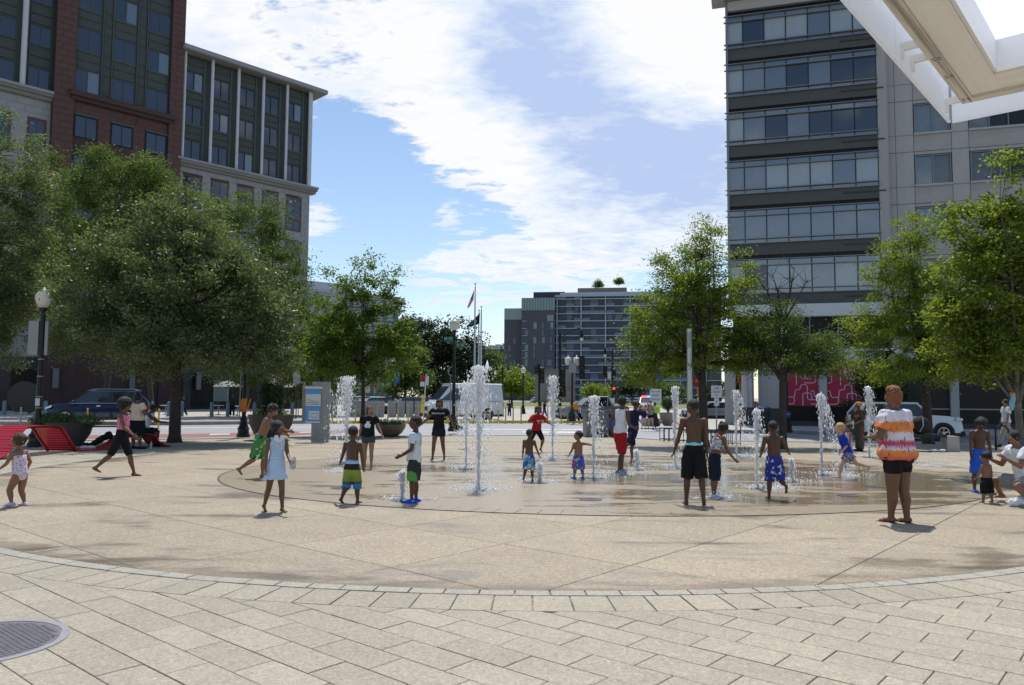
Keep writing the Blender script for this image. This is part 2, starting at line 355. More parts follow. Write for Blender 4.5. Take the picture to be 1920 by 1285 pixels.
for i, pts in enumerate([[(392, 815.5), (430, 814.6), (432, 813.2), (394, 814)], [(560, 811.5), (600, 810.6), (602, 809.4), (562, 810.2)], [(190, 815.6), (235, 814.6), (237, 813.4), (192, 814.2)],
                         [(980, 811), (1180, 812.5), (1180, 810.5), (980, 809.2)], [(880, 805.8), (1180, 806.2), (1180, 805.2), (880, 804.9)], [(250, 803.6), (620, 801.2), (620, 800.6), (250, 802.8)], [(640, 814), (700, 812.6), (702, 811.4), (642, 812.6)]]):
    sheet('lane_marking', PX(pts, RZ+.008), RZ+.008, m_wht)
# right pavement across the side road, in front of the glass tower
rp = PX([(1285, 812), (1480, 814), (1640, 819), (1920, 825.5), (2400, 836)], RZ)
sheet('right_pavement', rp+[Vector((60, 60, 0)), Vector((12.5, 60, 0))], .05, m_walk, zb=RZ-.05)
kb = MB()
for p, r in zip(rp, rp[1:]):
    d = (r-p); n = Vector((-d.y, d.x, 0)).normalized(); kb.prism([p-n*.16, r-n*.16, r+n*.02, p+n*.02], RZ, .066)
structure(kb.build('right_kerb', m_kerbst))
a = NT('lawn_grass'); g1 = a.noise(.15, 6); g2 = a.noise(9, 4)
a.set(Base_Color=a.mix(g1, (.10, .13, .035), (.21, .20, .075)), Roughness=.95); a.bump(g2, .6, .1)
sheet('lawn', [(-60, 112), (-6, 104), (60, 100), (140, 110), (140, 235), (-60, 235)], RZ+.05, a.m, zb=RZ-.1)
sheet('lawn_path', [(22, 100.8), (25, 100.6), (19, 170), (17.5, 170)], RZ+.058, m_walk); sheet('lawn_footpath', [(28.0, 103), (60, 101), (60, 104), (28, 106)], RZ+.058, m_walk)
# --- slabs of the tan disc, one object each
def clip(poly, p, n):
    o = []
    for i in range(len(poly)):
        a, b = poly[i], poly[(i+1) % len(poly)]; da = (a[0]-p[0])*n[0]+(a[1]-p[1])*n[1]; db = (b[0]-p[0])*n[0]+(b[1]-p[1])*n[1]
        if da >= 0: o.append(a)
        if (da < 0) != (db < 0):
            t = da/(da-db); o.append((a[0]+(b[0]-a[0])*t, a[1]+(b[1]-a[1])*t))
    return o
def area(p): return abs(sum(p[i][0]*p[(i+1) % len(p)][1]-p[(i+1) % len(p)][0]*p[i][1] for i in range(len(p))))/2
def inset(poly, d):
    c = (sum(p[0] for p in poly)/len(poly), sum(p[1] for p in poly)/len(poly))
    return [(p[0]+(c[0]-p[0])*min(.4, d/max(1e-3, math.hypot(c[0]-p[0], c[1]-p[1]))), p[1]+(c[1]-p[1])*min(.4, d/max(1e-3, math.hypot(c[0]-p[0], c[1]-p[1])))) for p in poly]
def slab_mesh(mb, poly, z0, z1, ch=.006):
    poly = inset(poly, random.uniform(0, .0014)); i = inset(poly, ch); n = len(poly)
    mb.add([(p[0], p[1], z0) for p in poly]+[(p[0], p[1], z1-ch*.7) for p in poly]+[(p[0], p[1], z1) for p in i],
           [(j, (j+1) % n, n+(j+1) % n, n+j) for j in range(n)]+[(n+j, n+(j+1) % n, 2*n+(j+1) % n, 2*n+j) for j in range(n)]+[tuple(2*n+j for j in range(n))])
ANG = rad(-40.5); E1 = Vector((math.cos(ANG), math.sin(ANG))); E2 = Vector((-math.sin(ANG), math.cos(ANG)))
DISC = structure(MB().lathe([(RO+.02, -.012), (RO+.02, -.0105)], (CX0, CY0, 0), 96).build('fountain_terrace', m_joint, fix=True))
for i in range(-12, 22):
    for j in range(-12, 26):
        u0, v0 = -4.33+.0+1.72*i, 5.25+1.70*j; gp = .006
        # E1 runs along the '\' joints: u measured along E1, v along E2
        cs = [(u0+gp, v0+gp), (u0+1.72-gp, v0+gp), (u0+1.72-gp, v0+1.70-gp), (u0+gp, v0+1.70-gp)]
        poly = [tuple(E1*u+E2*v) for u, v in cs]
        if min(math.hypot(p[0]-CX0, p[1]-CY0) for p in poly) > RO: continue
        if max(math.hypot((p[0]-BX)/BSX, (p[1]-BY)/BSY) for p in poly) < RI-.6: continue
        for k in range(96):
            t = 2*math.pi*k/96; n = (-math.cos(t), -math.sin(t)); poly = clip(poly, (CX0-n[0]*RO, CY0-n[1]*RO), n)
            if len(poly) < 3: break
        if len(poly) < 3 or area(poly) < .01: continue
        mb = MB(); slab_mesh(mb, poly, -.0125, random.uniform(-.0008, .0008)); mb.build('concrete_slab', m_slab, DISC)
# --- rings of pavers and the paved field
def ring(name, r0, r1, n, m, maxn, z=0.0, jit=.0015, parent=None, CX0=CX0, CY0=CY0):
    far = MB(); lst = []
    for k in range(n):
        t0 = 2*math.pi*(k+.02)/n; t1 = 2*math.pi*(k+.98)/n; tm = (t0+t1)/2; c = (CX0+r0*math.cos(tm), CY0+r0*math.sin(tm))
        poly = [(CX0+r*math.cos(t), CY0+r*math.sin(t)) for r, t in ((r0, t0), (r1, t0), (r1, tm), (r1, t1), (r0, t1), (r0, tm))]
        lst.append((math.hypot(*c) if abs(c[0]) < c[1]*.72 else 99, poly))
    lst.sort(key=lambda q: q[0])
    for i, (d, poly) in enumerate(lst):
        mb = MB() if i < maxn else far; slab_mesh(mb, poly, z-.0125, z+random.uniform(-jit, jit), .004)
        if i < maxn: mb.build(name, m, parent)
    if far.v: stuff(far.build(name+'_row', m, parent))
ring('kerb_paver', RO+.012, RO+.175, 228, m_kerb, 110, .003, parent=PLAZA)
ring('ring_paver', RO+.190, RO+.66, 222, m_paver, 120, 0, parent=PLAZA)
RF = RO+.672; lst = []
for j in range(-70, 120):
    off = (j % 2)*.30+random.uniform(-.05, .05)
    for i in range(-60, 60):
        u0, v0 = i*.60+off, j*.295; poly = [tuple(E1*u+E2*v) for u, v in ((u0+.0035, v0+.0035), (u0+.5965, v0+.0035), (u0+.5965, v0+.2915), (u0+.0035, v0+.2915))]
        c = (sum(p[0] for p in poly)/4, sum(p[1] for p in poly)/4)
        if not (-14.8 < c[0] < 14.8 and 3.2 < c[1] < 26.8+(c[0]+15)*.11): continue
        d = math.hypot(c[0]-CX0, c[1]-CY0)
        if d < RF-.4: continue
        if d < RF+.4:
            n = ((c[0]-CX0)/d, (c[1]-CY0)/d); poly = clip(poly, (CX0+n[0]*RF, CY0+n[1]*RF), n)
            if len(poly) < 3 or area(poly) < .004: continue
        vis = abs(c[0]) < c[1]*.70+.3 and c[1] > 4.0
        lst.append((math.hypot(*c) if vis else 99, poly))
lst.sort(key=lambda q: q[0]); far = MB()
for i, (d, poly) in enumerate(lst):
    mb = MB() if i < 300 else far; slab_mesh(mb, poly, -.0125, random.uniform(-.0018, .0018), .004)
    if i < 300: mb.build('paver', m_paver, PLAZA)
stuff(far.build('paver_field', m_paver, PLAZA))
# --- basin
BASIN = structure(MB().lathe([(RI-.42, .0), (RI-.42, .006), (.01, .006)], (0, 0, 0), 128).build('fountain_basin', m_basin)); BASIN.location = (BX, BY, 0); BASIN.scale = (BSX, BSY, 1)
ring('basin_paver', RI-.41, RI-.005, 150, m_basin, 150, .008, .0006, parent=BASIN, CX0=0, CY0=0)
MB().lathe([(RI+.0, -.01), (RI+.0, .009), (RI+.028, .009), (RI+.028, -.01)], (0, 0, 0), 128).build('edge_strip', mat('dark_strip', (.10, .085, .07), .8), BASIN)
m_iron = mat('cast_iron', (.10, .10, .115), .55, .6, var=.2, scale=12)
def cover(px, py):
    p = G(px, py); mb = MB(); mb.lathe([(.19, .006), (.19, .013), (.165, .013), (.165, .010), (.03, .010), (.03, .014), (.0005, .014)], (0, 0, 0), 20)
    o = mb.build('nozzle_cover', m_iron, BASIN, loc=((p.x-BX)/BSX, (p.y-BY)/BSY, 0)); o.scale = (1/BSX, 1/BSY, 1)
# --- manhole cover, bottom left
p = G(-38, 1205); R0 = (G(117, 1202)-p).length
mh = thing('manhole_cover', 'round grey iron manhole cover set in the pavers at lower left', 'manhole', (p.x, p.y, 0))
m_mh = mat('manhole_iron', (.17, .165, .18), .6, .35, var=.18, scale=8)
MB().lathe([(R0, -.012), (R0, .006), (R0-.05, .006), (R0-.05, -.002), (R0-.052, -.012)], n=48).build('frame_ring', mat('manhole_ring', (.30, .29, .31), .6, .2, var=.1), mh)
mb = MB().lathe([(R0-.06, -.012), (R0-.06, .002), (.0005, .002)], n=48)
lug = MB(); st = .036
for i in range(-12, 13):
    for j in range(-12, 13):
        x, y = i*st, j*st
        if math.hypot(x, y) < R0-.09: lug.box((x, y, .004), (.026, .026, .004))
mb.build('lid', m_mh, mh); o = lug.build('tread_lug', m_mh, mh); stuff(o); o.rotation_euler.z = ANG
for t in (.3, 2.4, 4.5): MB().lathe([(.022, .0022), (.022, .0035), (.001, .0035)], ((R0-.11)*math.cos(t), (R0-.11)*math.sin(t), 0), 10).build('pick_hole', mat('black_hole', (.01, .01, .01), .9), mh)
# ================================================================== buildings
m_glassb = mat('window_glass', (.018, .028, .050), .05, 0, spec=.7, ior=1.65)
m_glass2 = mat('window_glass_light', (.06, .075, .092), .06, 0, spec=.9, ior=1.9, var=.2, scale=.5)
m_blind = mat('window_blind', (.26, .30, .32), .12, 0, spec=.8, ior=1.7, var=.10, scale=.6)
m_blind2 = mat('window_blind_dim', (.13, .16, .18), .10, 0, spec=.8, ior=1.8, var=.15, scale=.6)
m_green = mat('green_panel', (.058, .070, .062), .6, .1, var=.10, scale=.8)
m_greentrim = mat('green_trim', (.075, .086, .078), .55, .1)
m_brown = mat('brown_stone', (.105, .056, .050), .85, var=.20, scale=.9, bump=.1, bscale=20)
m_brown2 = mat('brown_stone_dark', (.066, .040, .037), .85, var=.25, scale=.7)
m_white = mat('pale_stone', (.29, .29, .298), .8, var=.12, scale=.7, bump=.08, bscale=20)
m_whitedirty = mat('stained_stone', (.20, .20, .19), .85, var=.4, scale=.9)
m_redframe = mat('oxblood_frame', (.12, .045, .035), .5)
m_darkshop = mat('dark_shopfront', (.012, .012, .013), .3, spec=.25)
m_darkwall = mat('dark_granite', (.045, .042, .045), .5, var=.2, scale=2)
m_black = mat('black_metal', (.015, .016, .017), .42, .3)
m_col = mat('white_column', (.55, .56, .58), .55, var=.06, scale=1)
UNIT = {}
def ubox(m):                      # shared unit cubes, one per material
    if m.name not in UNIT:
        mb = MB().box((0, 0, 0), (1, 1, 1)); o = mb.build('u', m); UNIT[m.name] = o.data; bpy.data.objects.remove(o)
    return UNIT[m.name]
def piece(name, m, parent, a, b):  # an axis-aligned block between corners a and b in the parent's frame
    o = bpy.data.objects.new(name, ubox(m)); COL.objects.link(o); o.parent = parent
    o.location = [(p+q)/2 for p, q in zip(a, b)]; o.scale = [max(abs(q-p), 1e-4) for p, q in zip(a, b)]; return o
def window(parent, u0, u1, z0, z1, y, fm, panes, glass, fw=.07, dep=.12, head=None):
    """a framed window: y is the wall face (outward is -y); the glass sits back from it"""
    mb = MB(); w = u1-u0; zc = (z0+z1)/2; uc = (u0+u1)/2
    mb.b2((u0, y-.02, z0), (u0+fw, y+dep, z1)); mb.b2((u1-fw, y-.02, z0), (u1, y+dep, z1)); mb.b2((u0+fw, y-.02, z0), (u1-fw, y+dep, z0+fw)); mb.b2((u0+fw, y-.02, z1-fw), (u1-fw, y+dep, z1))
    pw = (w-2*fw)/panes
    for k in range(1, panes): mb.b2((u0+fw+pw*k-.03, y-.01, z0+fw), (u0+fw+pw*k+.03, y+dep, z1-fw))
    o = mb.build('window', fm, parent, fix=False)
    for k in range(panes):
        g = glass[k % len(glass)] if isinstance(glass, (list, tuple)) else glass
        piece('pane', g, o, (u0+fw+pw*k+.03*(k > 0), y+dep-.03, z0+fw), (u0+fw+pw*(k+1)-.03*(k < panes-1), y+dep-.01, z1-fw))
    return o
def blockwork(parent, m, u0, u1, z0, z1, y, bw, bh, dep=.03, limit=140):
    """coursed stone blocks standing proud of the wall, open joints between"""
    k = 0; nz = max(1, round((z1-z0)/bh)); hh = (z1-z0)/nz; rest = MB()
    for r in range(nz):
        us = [u0]; off = (r % 2)*bw*.5
        x = u0+(off if off else bw)
        while x < u1-.25: us.append(x); x += bw
        us.append(u1)
        for a, b in zip(us, us[1:]):
            p, q2 = (a+.012, y-dep, z0+r*hh+.012), (b-.012, y+.02, z0+(r+1)*hh-.012)
            if k < limit: piece('stone_block', m, parent, p, q2)
            else: rest.b2(p, q2)
            k += 1
    if rest.v: stuff(rest.build('stonework', m, parent))
# ---------------- left office block, three fronts in one plane
LB = thing('office_building', 'tall office building of green panels, brown stone and pale stone on the left', 'building', (AT(345, 500, 80).x, 80, RZ), rad(46.5))
TOPB = 46.0
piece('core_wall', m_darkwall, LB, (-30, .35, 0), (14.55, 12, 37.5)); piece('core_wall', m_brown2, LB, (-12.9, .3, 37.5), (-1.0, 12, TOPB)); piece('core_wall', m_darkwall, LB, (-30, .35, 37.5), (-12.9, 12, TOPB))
# pale wing with slender columns
bays = [-.75+2.97*k for k in range(6)]
piece('green_backing', m_green, LB, (-1.0, .25, 26.1), (14.4, .36, 37.3))
for k in range(6):
    u = bays[k]; col = MB()
    for z0 in [26.3+1.86*j for j in range(6)]: col.cyl((u, -.28, z0), (u, -.28, z0+1.84), .165, .165, 14)
    col.cyl((u, -.28, 26.2), (u, -.28, 37.5), .155, .155, 14); col.build('column', m_col, LB, smooth=40)
piece('column', m_col, LB, (14.3, -.1, 26.2), (14.6, .6, 37.5))
for k in range(5):
    u = bays[k]
    piece('pilaster', m_greentrim, LB, (u+2.20, .10, 26.2), (u+2.42, .25, 37.3))
    for r, z0 in enumerate((33.75, 30.1, 26.45)):
        window(LB, u+.20, u+2.16, z0-.12, z0+1.92, .12, m_greentrim, 2, [m_glassb, m_glass2 if (k*3+r) % 4 == 0 else m_glassb], .06, .13)
        piece('spandrel', m_green, LB, (u+.2, .16, z0+2.0), (u+2.18, .25, z0+2.6)); piece('spandrel', m_green, LB, (u+.2, .18, z0+2.66), (u+2.18, .25, z0+3.45))
        piece('sill', m_greentrim, LB, (u+.1, .05, z0-.27), (u+2.2, .25, z0-.13))
piece('roof_slab', m_white, LB, (-1.2, -1.1, 37.5), (16.0, 12.5, 37.95)); piece('roof_edge', m_whitedirty, LB, (-1.2, -1.0, 37.42), (15.9, 12.4, 37.5))
# cornice and stone base of the pale wing
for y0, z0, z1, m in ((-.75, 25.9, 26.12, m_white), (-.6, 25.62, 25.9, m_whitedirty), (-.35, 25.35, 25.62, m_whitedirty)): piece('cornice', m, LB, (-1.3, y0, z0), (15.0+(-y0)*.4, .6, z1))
piece('stone_wall', m_white, LB, (-1.2, .02, 5.0), (14.55, .4, 25.35))
for k in range(5):
    u = bays[k]
    for z0, z1 in ((20.6, 24.6), (15.6, 19.4), (10.6, 14.4), (6.0, 9.6)):
        window(LB, u+.35, u+2.3, z0, z1, -.03, m_redframe, 2, [m_glassb, m_glassb], .16, .04)
        piece('window_head', m_brown2, LB, (u+.3, -.1, z1), (u+2.35, .02, z1+.14))
        piece('transom', m_redframe, LB, (u+.5, -.045, z0+1.25), (u+2.15, -.02, z0+1.5))
for k in range(5):
    blockwork(LB, m_white, bays[k]+2.38, bays[k]+3.2, 15.0, 24.85, .02, .9, .75, .03, 40)
blockwork(LB, m_white, -1.2, 14.5, 24.75, 25.33, .02, 1.1, .58, .03, 40)
# brown middle front
piece('green_backing', m_green, LB, (-11.2, -.25, 30.2), (-2.3, .3, TOPB))
wins = [(-11.0, -9.0), (-7.75, -5.75), (-4.5, -2.45)]
for z0 in (30.35, 34.4, 38.45, 42.5):
    for k, (u0, u1) in enumerate(wins):
        window(LB, u0-.05, u1+.05, z0-.12, z0+2.08, -.30, m_greentrim, 2, [m_glassb, m_glass2 if (k+int(z0)) % 3 == 0 else m_glassb], .06, .06)
        piece('spandrel', m_green, LB, (u0, -.30, z0+2.18), (u1, -.24, z0+2.88)); piece('spandrel', m_green, LB, (u0, -.30, z0+3.0), (u1, -.24, z0+3.75))
        piece('sill', m_greentrim, LB, (u0-.05, -.36, z0-.27), (u1+.05, -.24, z0-.13))
    for u in (-8.85, -7.95, -5.62, -4.72): piece('mullion', m_greentrim, LB, (u, -.38, z0-.2), (u+.12, -.24, z0+3.86))
    for ua, ub in ((-8.73, -7.95), (-5.50, -4.72)):
        for za in (.1, 2.05, 3.0): piece('infill_panel', m_green, LB, (ua+.06, -.29, z0+za), (ub-.06, -.24, z0+za+(.75 if za > 1 else 1.8)))
for u0, u1 in ((-12.9, -11.15), (-2.35, -1.0)):
    piece('pier', m_brown2, LB, (u0, -.62, 0), (u1, .3, TOPB)); blockwork(LB, m_brown, u0, u1, 22, TOPB, -.62, 1.15, .62, .03, 100)
piece('brown_cornice', m_brown2, LB, (-11.6, -1.15, 29.55), (-1.9, .3, 30.05)); piece('brown_cornice', m_brown2, LB, (-11.4, -.85, 29.2), (-2.1, .3, 29.55))
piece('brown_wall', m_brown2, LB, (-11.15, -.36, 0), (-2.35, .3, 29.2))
for zr, z0 in enumerate((25.8, 22.0, 18.2, 14.4, 10.6, 6.6)):
    for u0, u1 in wins:
        window(LB, u0, u1, z0, z0+2.1, -.42, m_black, 2, [m_glassb], .09, .05); piece('window_head', m_greentrim, LB, (u0-.06, -.55, z0+2.12), (u1+.06, -.36, z0+2.3))
for ua, ub in ((-11.15, -11.06), (-8.94, -7.82), (-5.69, -4.58)): blockwork(LB, m_brown, ua, ub, 22, 28.9, -.36, 1.2, .62, .03, 60)
blockwork(LB, m_brown, -11.1, -2.4, 28.1, 29.15, -.36, 1.3, .52, .03, 40)
# left front with round columns
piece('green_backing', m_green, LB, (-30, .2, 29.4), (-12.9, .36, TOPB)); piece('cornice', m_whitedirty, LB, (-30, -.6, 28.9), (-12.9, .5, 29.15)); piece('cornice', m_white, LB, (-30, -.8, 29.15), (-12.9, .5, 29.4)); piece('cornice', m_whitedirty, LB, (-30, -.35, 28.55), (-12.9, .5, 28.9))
piece('stone_wall', m_white, LB, (-30, .0, 5), (-12.9, .4, 28.55))
for u in (-15.35, -18.9, -22.4, -25.9):
    col = MB(); 
    for z0 in [29.45+2.1*j for j in range(8)]: col.cyl((u, -.25, z0), (u, -.25, z0+2.08), .24, .24, 16)
    col.cyl((u, -.25, 29.4), (u, -.25, TOPB), .228, .228, 16); col.build('column', m_col, LB, smooth=40)
for u0, u1 in ((-14.85, -13.1), (-18.4, -15.9), (-21.9, -19.4), (-25.4, -22.9)):
    for z0 in (29.6, 33.6, 37.6, 41.6):
        window(LB, u0, u1, z0, z0+1.95, .12, m_greentrim, 2, [m_glassb], .06, .08)
        piece('spandrel', m_green, LB, (u0, .12, z0+2.1), (u1, .2, z0+2.85)); piece('spandrel', m_green, LB, (u0, .12, z0+3.0), (u1, .2, z0+3.7))
    for z0 in (23.2, 18.4, 13.6, 8.6): window(LB, u0+.1, u1-.1, z0, z0+3.6, -.04, m_redframe, 2, [m_glassb], .2, .04)
blockwork(LB, m_white, -22, -12.9, 27.2, 28.5, 0, 1.4, .65, .03, 40)
# ground-floor arcade in the shade of the street trees
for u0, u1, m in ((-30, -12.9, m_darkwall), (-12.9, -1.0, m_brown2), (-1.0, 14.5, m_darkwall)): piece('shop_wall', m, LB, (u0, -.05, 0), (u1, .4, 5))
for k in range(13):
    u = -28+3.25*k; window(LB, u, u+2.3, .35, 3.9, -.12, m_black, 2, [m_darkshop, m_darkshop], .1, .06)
for u in (-21.5, -11.9, -5.2, 1.4): piece('shop_banner', mat('grey_banner', (.16, .19, .18), .7), LB, (u, -.75, 2.2), (u+.5, -.70, 4.0))
# menu board on the wall
mbrd = piece('menu_board', mat('pale_board', (.20, .24, .22), .6), LB, (3.5, -.2, 1.0), (5.2, -.12, 3.2))
# ---------------- right glass tower and its stone wing
TA = rad(-17); T0 = AT(1367, 500, 48)
TW = thing('glass_tower', 'dark glass office tower with ribbon windows and stone wing at right', 'building', (T0.x, 48, RZ), TA)
m_spand = mat('dark_spandrel', (.062, .066, .062), .55, .1, var=.22, scale=.5); m_fin = mat('steel_fin', (.20, .21, .23), .4, .6); m_twst = mat('grey_stone', (.37, .362, .35), .85, var=.10, scale=.6, bump=.06, bscale=15)
m_twst2 = mat('grey_stone_stained', (.31, .30, .29), .85, var=.25, scale=.5); m_joint2 = mat('stone_joint', (.09, .09, .09), .9)
FL = 3.11; Z0 = 14.57-RZ; WT = 8.62
piece('core_wall', m_darkwall, TW, (.3, .4, 4.4), (WT, 14, 40)); piece('core_wall', m_darkwall, TW, (WT, 1.2, 0), (32, 14, 40))
piece('corner_post', m_fin, TW, (-.06, -.1, 7.6), (.08, .3, 31)); 
cuts = [.02, .98]+[.98+1.275*k for k in range(1, 6)]+[WT-.02]
rngp = random.Random(4)
for k in range(-3, 6):
    zs = Z0+FL*k                        # bottom of the glass band
    if zs < 7: continue
    piece('spandrel', m_spand, TW, (.0, -.02, zs-1.02), (WT, .4, zs-.28))
    for q2 in (2.6, 5.3): piece('spandrel_joint', m_joint2, TW, (q2, -.024, zs-1.02), (q2+.02, 0, zs-.28))
    for j in range(7):
        u0, u1 = cuts[j], cuts[j+1]
        lo = [[m_blind, m_glassb, m_blind, m_blind, m_glass2, m_blind, m_blind], [m_blind2, m_blind2, m_blind, m_blind2, m_blind2, m_blind2, m_blind], [m_blind2, m_blind2, m_blind, m_blind, m_blind, m_glass2, m_blind],
              [m_blind, m_glass2, m_glassb, m_glass2, m_glassb, m_glassb, m_glassb], [m_blind, m_blind2, m_glass2, m_glassb, m_glass2, m_glassb, m_glassb]][(k+2) % 5]
        g = lo[j] if k != -1 else (m_blind2 if j not in (0, 6) else m_glass2)
        piece('window_pane', g, TW, (u0+.025, .02, zs+.02), (u1-.025, .07, zs+1.42)); piece('vent_pane', m_glass2, TW, (u0+.025, .02, zs+1.46), (u1-.025, .07, zs+1.80)); piece('lower_pane', m_glass2, TW, (u0+.025, .02, zs-.26), (u1-.025, .07, zs-.02))
        piece('mullion', m_black, TW, (u1-.03, -.02, zs-.28), (u1+.03, .12, zs+2.1)) if j < 6 else None
    piece('glass_back', m_darkshop, TW, (.02, .10, zs-.28), (WT, .4, zs+2.09))
    for dz in (-.30, -.02, 1.42, 1.80): piece('steel_fin', m_fin, TW, (-.16, -.14, zs+dz), (WT+.05, .02, zs+dz+.045))
    piece('stain_ledge', m_darkwall, TW, (WT-2.0, -.10, zs-.62), (WT+.35, -.02, zs-.56))
# roof canopy and top band
piece('top_band', m_twst, TW, (0, -.06, Z0+FL*3+2.2), (WT, .4, Z0+FL*3+3.0)); piece('roof_eave', m_twst, TW, (-.9, -1.0, Z0+FL*3+3.0), (WT, 1.0, Z0+FL*3+3.3))
piece('tower_side', m_twst2, TW, (WT, -.02, 7.4), (WT+.55, 1.4, 40))
# stone wing
piece('wing_wall', m_joint2, TW, (WT+.55, .62, 0), (32, 1.3, 40))
for k in range(-4, 6):
    zs = Z0+FL*k-.35
    if zs < 3.5: continue
    spans = [(WT+.57, WT+1.05), (WT+1.07, WT+2.0)]; piece('stone_panel', m_twst2, TW, (WT+.57, .55, zs-1.25), (WT+2.02, .66, zs-.02)) if False else None
    us = [WT+.57, WT+1.02, WT+2.0, WT+4.0, WT+4.9, WT+9.0, WT+9.9, WT+14, WT+15, WT+19]
    for a, b in zip(us, us[1:]):
        wnd = (b-a) > 1.5; piece('stone_panel', m_twst if not wnd else m_twst2, TW, (a+.012, .52, zs-1.0), (b-.012, .66, zs-.01))
        if not wnd: piece('stone_panel', m_twst, TW, (a+.012, .52, zs+.012), (b-.012, .66, zs+FL-1.03)) ; continue
        n = 2 if b-a < 3 else 4
        window(TW, a+.05, b-.05, zs+.1, zs+1.85, .55, m_fin, n, [rngp.choice([m_glassb, m_blind, m_blind2, m_glass2]) for _ in range(n)], .05, .1)
        piece('sill', m_twst, TW, (a, .42, zs-.02), (b, .66, zs+.1)); piece('stone_panel', m_twst2, TW, (a+.012, .52, zs+1.9), (b-.012, .66, zs+FL-1.03))
# white fascia over a glazed mezzanine, round column and shop fronts
piece('fascia_band', m_col, TW, (-.1, -.35, 6.7), (WT+.6, .5, 7.45)); piece('fascia_band', m_col, TW, (-.1, -.2, 4.05), (30, .9, 4.75)); piece('mezzanine_glass', m_darkshop, TW, (.2, .3, 4.75), (WT+.5, .5, 6.7))
for u in (1.5, 3.0, 4.6, 6.2, 7.8): piece('mezzanine_mullion', m_fin, TW, (u, .2, 4.75), (u+.06, .32, 6.7))
piece('mezzanine_rail', m_fin, TW, (.2, .18, 5.6), (WT+.5, .3, 5.66))
cb = MB().cyl((.95, -1.2, 1.25), (.95, -1.2, 4.1), .42, n=24); cb.build('round_column', mat('grey_metal', (.36, .37, .40), .35, .5), TW, smooth=40)
MB().cyl((.95, -1.2, 0), (.95, -1.2, 1.25), .44, n=24).build('column_base', m_darkwall, TW, smooth=40)
piece('pier', m_twst, TW, (-.35, .1, 0), (.3, .8, 4.1)); piece('pier', m_twst, TW, (1.62, -.6, 1.2), (2.9, .2, 4.1)); piece('pier_base', m_darkwall, TW, (1.60, -.62, 0), (2.92, .2, 1.2))
m_mag = mat('magenta_panel', (.36, .014, .045), .5, var=.08, scale=1); m_line = mat('pale_line', (.62, .50, .60), .5)
def rline(mb, pts, r=.16, w=.045, y=-.155):
    """a flat ribbon through pts (u,z) with rounded corners"""
    path = []
    for i, p in enumerate(pts):
        if i in (0, len(pts)-1): path.append(Vector(p)); continue
        a, b, c = Vector(pts[i-1]), Vector(p), Vector(pts[i+1]); d0 = (a-b); d1 = (c-b); q0 = b+d0.normalized()*min(r, d0.length/2); q1 = b+d1.normalized()*min(r, d1.length/2)
        for k in range(6): t = k/5; path.append(q0.lerp(b, t).lerp(b.lerp(q1, t), t))
    for a, b in zip(path, path[1:]):
        d = b-a
        if d.length < 1e-4: continue
        n = Vector((-d.y, d.x)).normalized()*w/2; e = d.normalized()*.004
        q = [a-e+n, b+e+n, b+e-n, a-e-n]; mb.ext([(p.x, p.y) for p in []] or [(p.x, p.y) for p in q], 1, y-.004, y)
def magenta(u0, u1, z0, z1):
    p = piece('magenta_panel', m_mag, TW, (u0, -.15, z0), (u1, .1, z1)); mb = MB(); h = (z1-z0)/2.0; w = 1.55
    for r in range(2):
        zb = z0+h*r
        u = u0-.35*r
        while u < u1:
            for pts in ([(u, zb+.72*h), (u+.2, zb+.72*h), (u+.2, zb+.42*h), (u+.66, zb+.42*h), (u+.66, zb+.78*h), (u+.98, zb+.78*h), (u+.98, zb+1.02*h), (u+1.36, zb+1.02*h), (u+1.36, zb+.3*h), (u+1.9, zb+.3*h)],
                        [(u, zb+.10*h), (u+.62, zb+.10*h), (u+.62, zb+.42*h)], [(u+1.1, zb+.0*h), (u+1.1, zb+.62*h), (u+1.6, zb+.62*h), (u+1.6, zb+.3*h)]):
                c = [(max(u0+.01, min(u1-.01, a)), max(z0+.01, min(z1-.01, b))) for a, b in pts]
                d = [c[0]]+[q2 for q1, q2 in zip(c, c[1:]) if (q1[0]-q2[0])**2+(q1[1]-q2[1])**2 > 1e-4]
                if len(d) > 1: rline(mb, d)
            u += w
    mb.build('line_pattern', m_line, TW, fix=False)
for u0, u1 in ((3.05, 5.05), (5.50, 7.75), (7.83, 8.9), (16.8, 19.6)): magenta(u0, u1, 1.35, 3.85)
for u in (5.07, 8.95, 12.0, 15.9): piece('shop_pier', m_twst, TW, (u, -.3, 0), (u+.42, .5, 4.05))
piece('shop_plinth', m_darkwall, TW, (3.0, -.12, 0), (30, .3, .45)); piece('shop_glass', m_darkshop, TW, (3.0, -.04, .45), (9.4, .25, 3.95)); piece('shop_glass', m_darkshop, TW, (9.4, .0, .45), (30, .25, 4.0))
for u0, u1 in ((9.5, 12.0), (12.45, 15.9), (16.8, 19.6)): piece('shop_sill', m_fin, TW, (u0, -.08, 1.22), (u1, .05, 1.30))
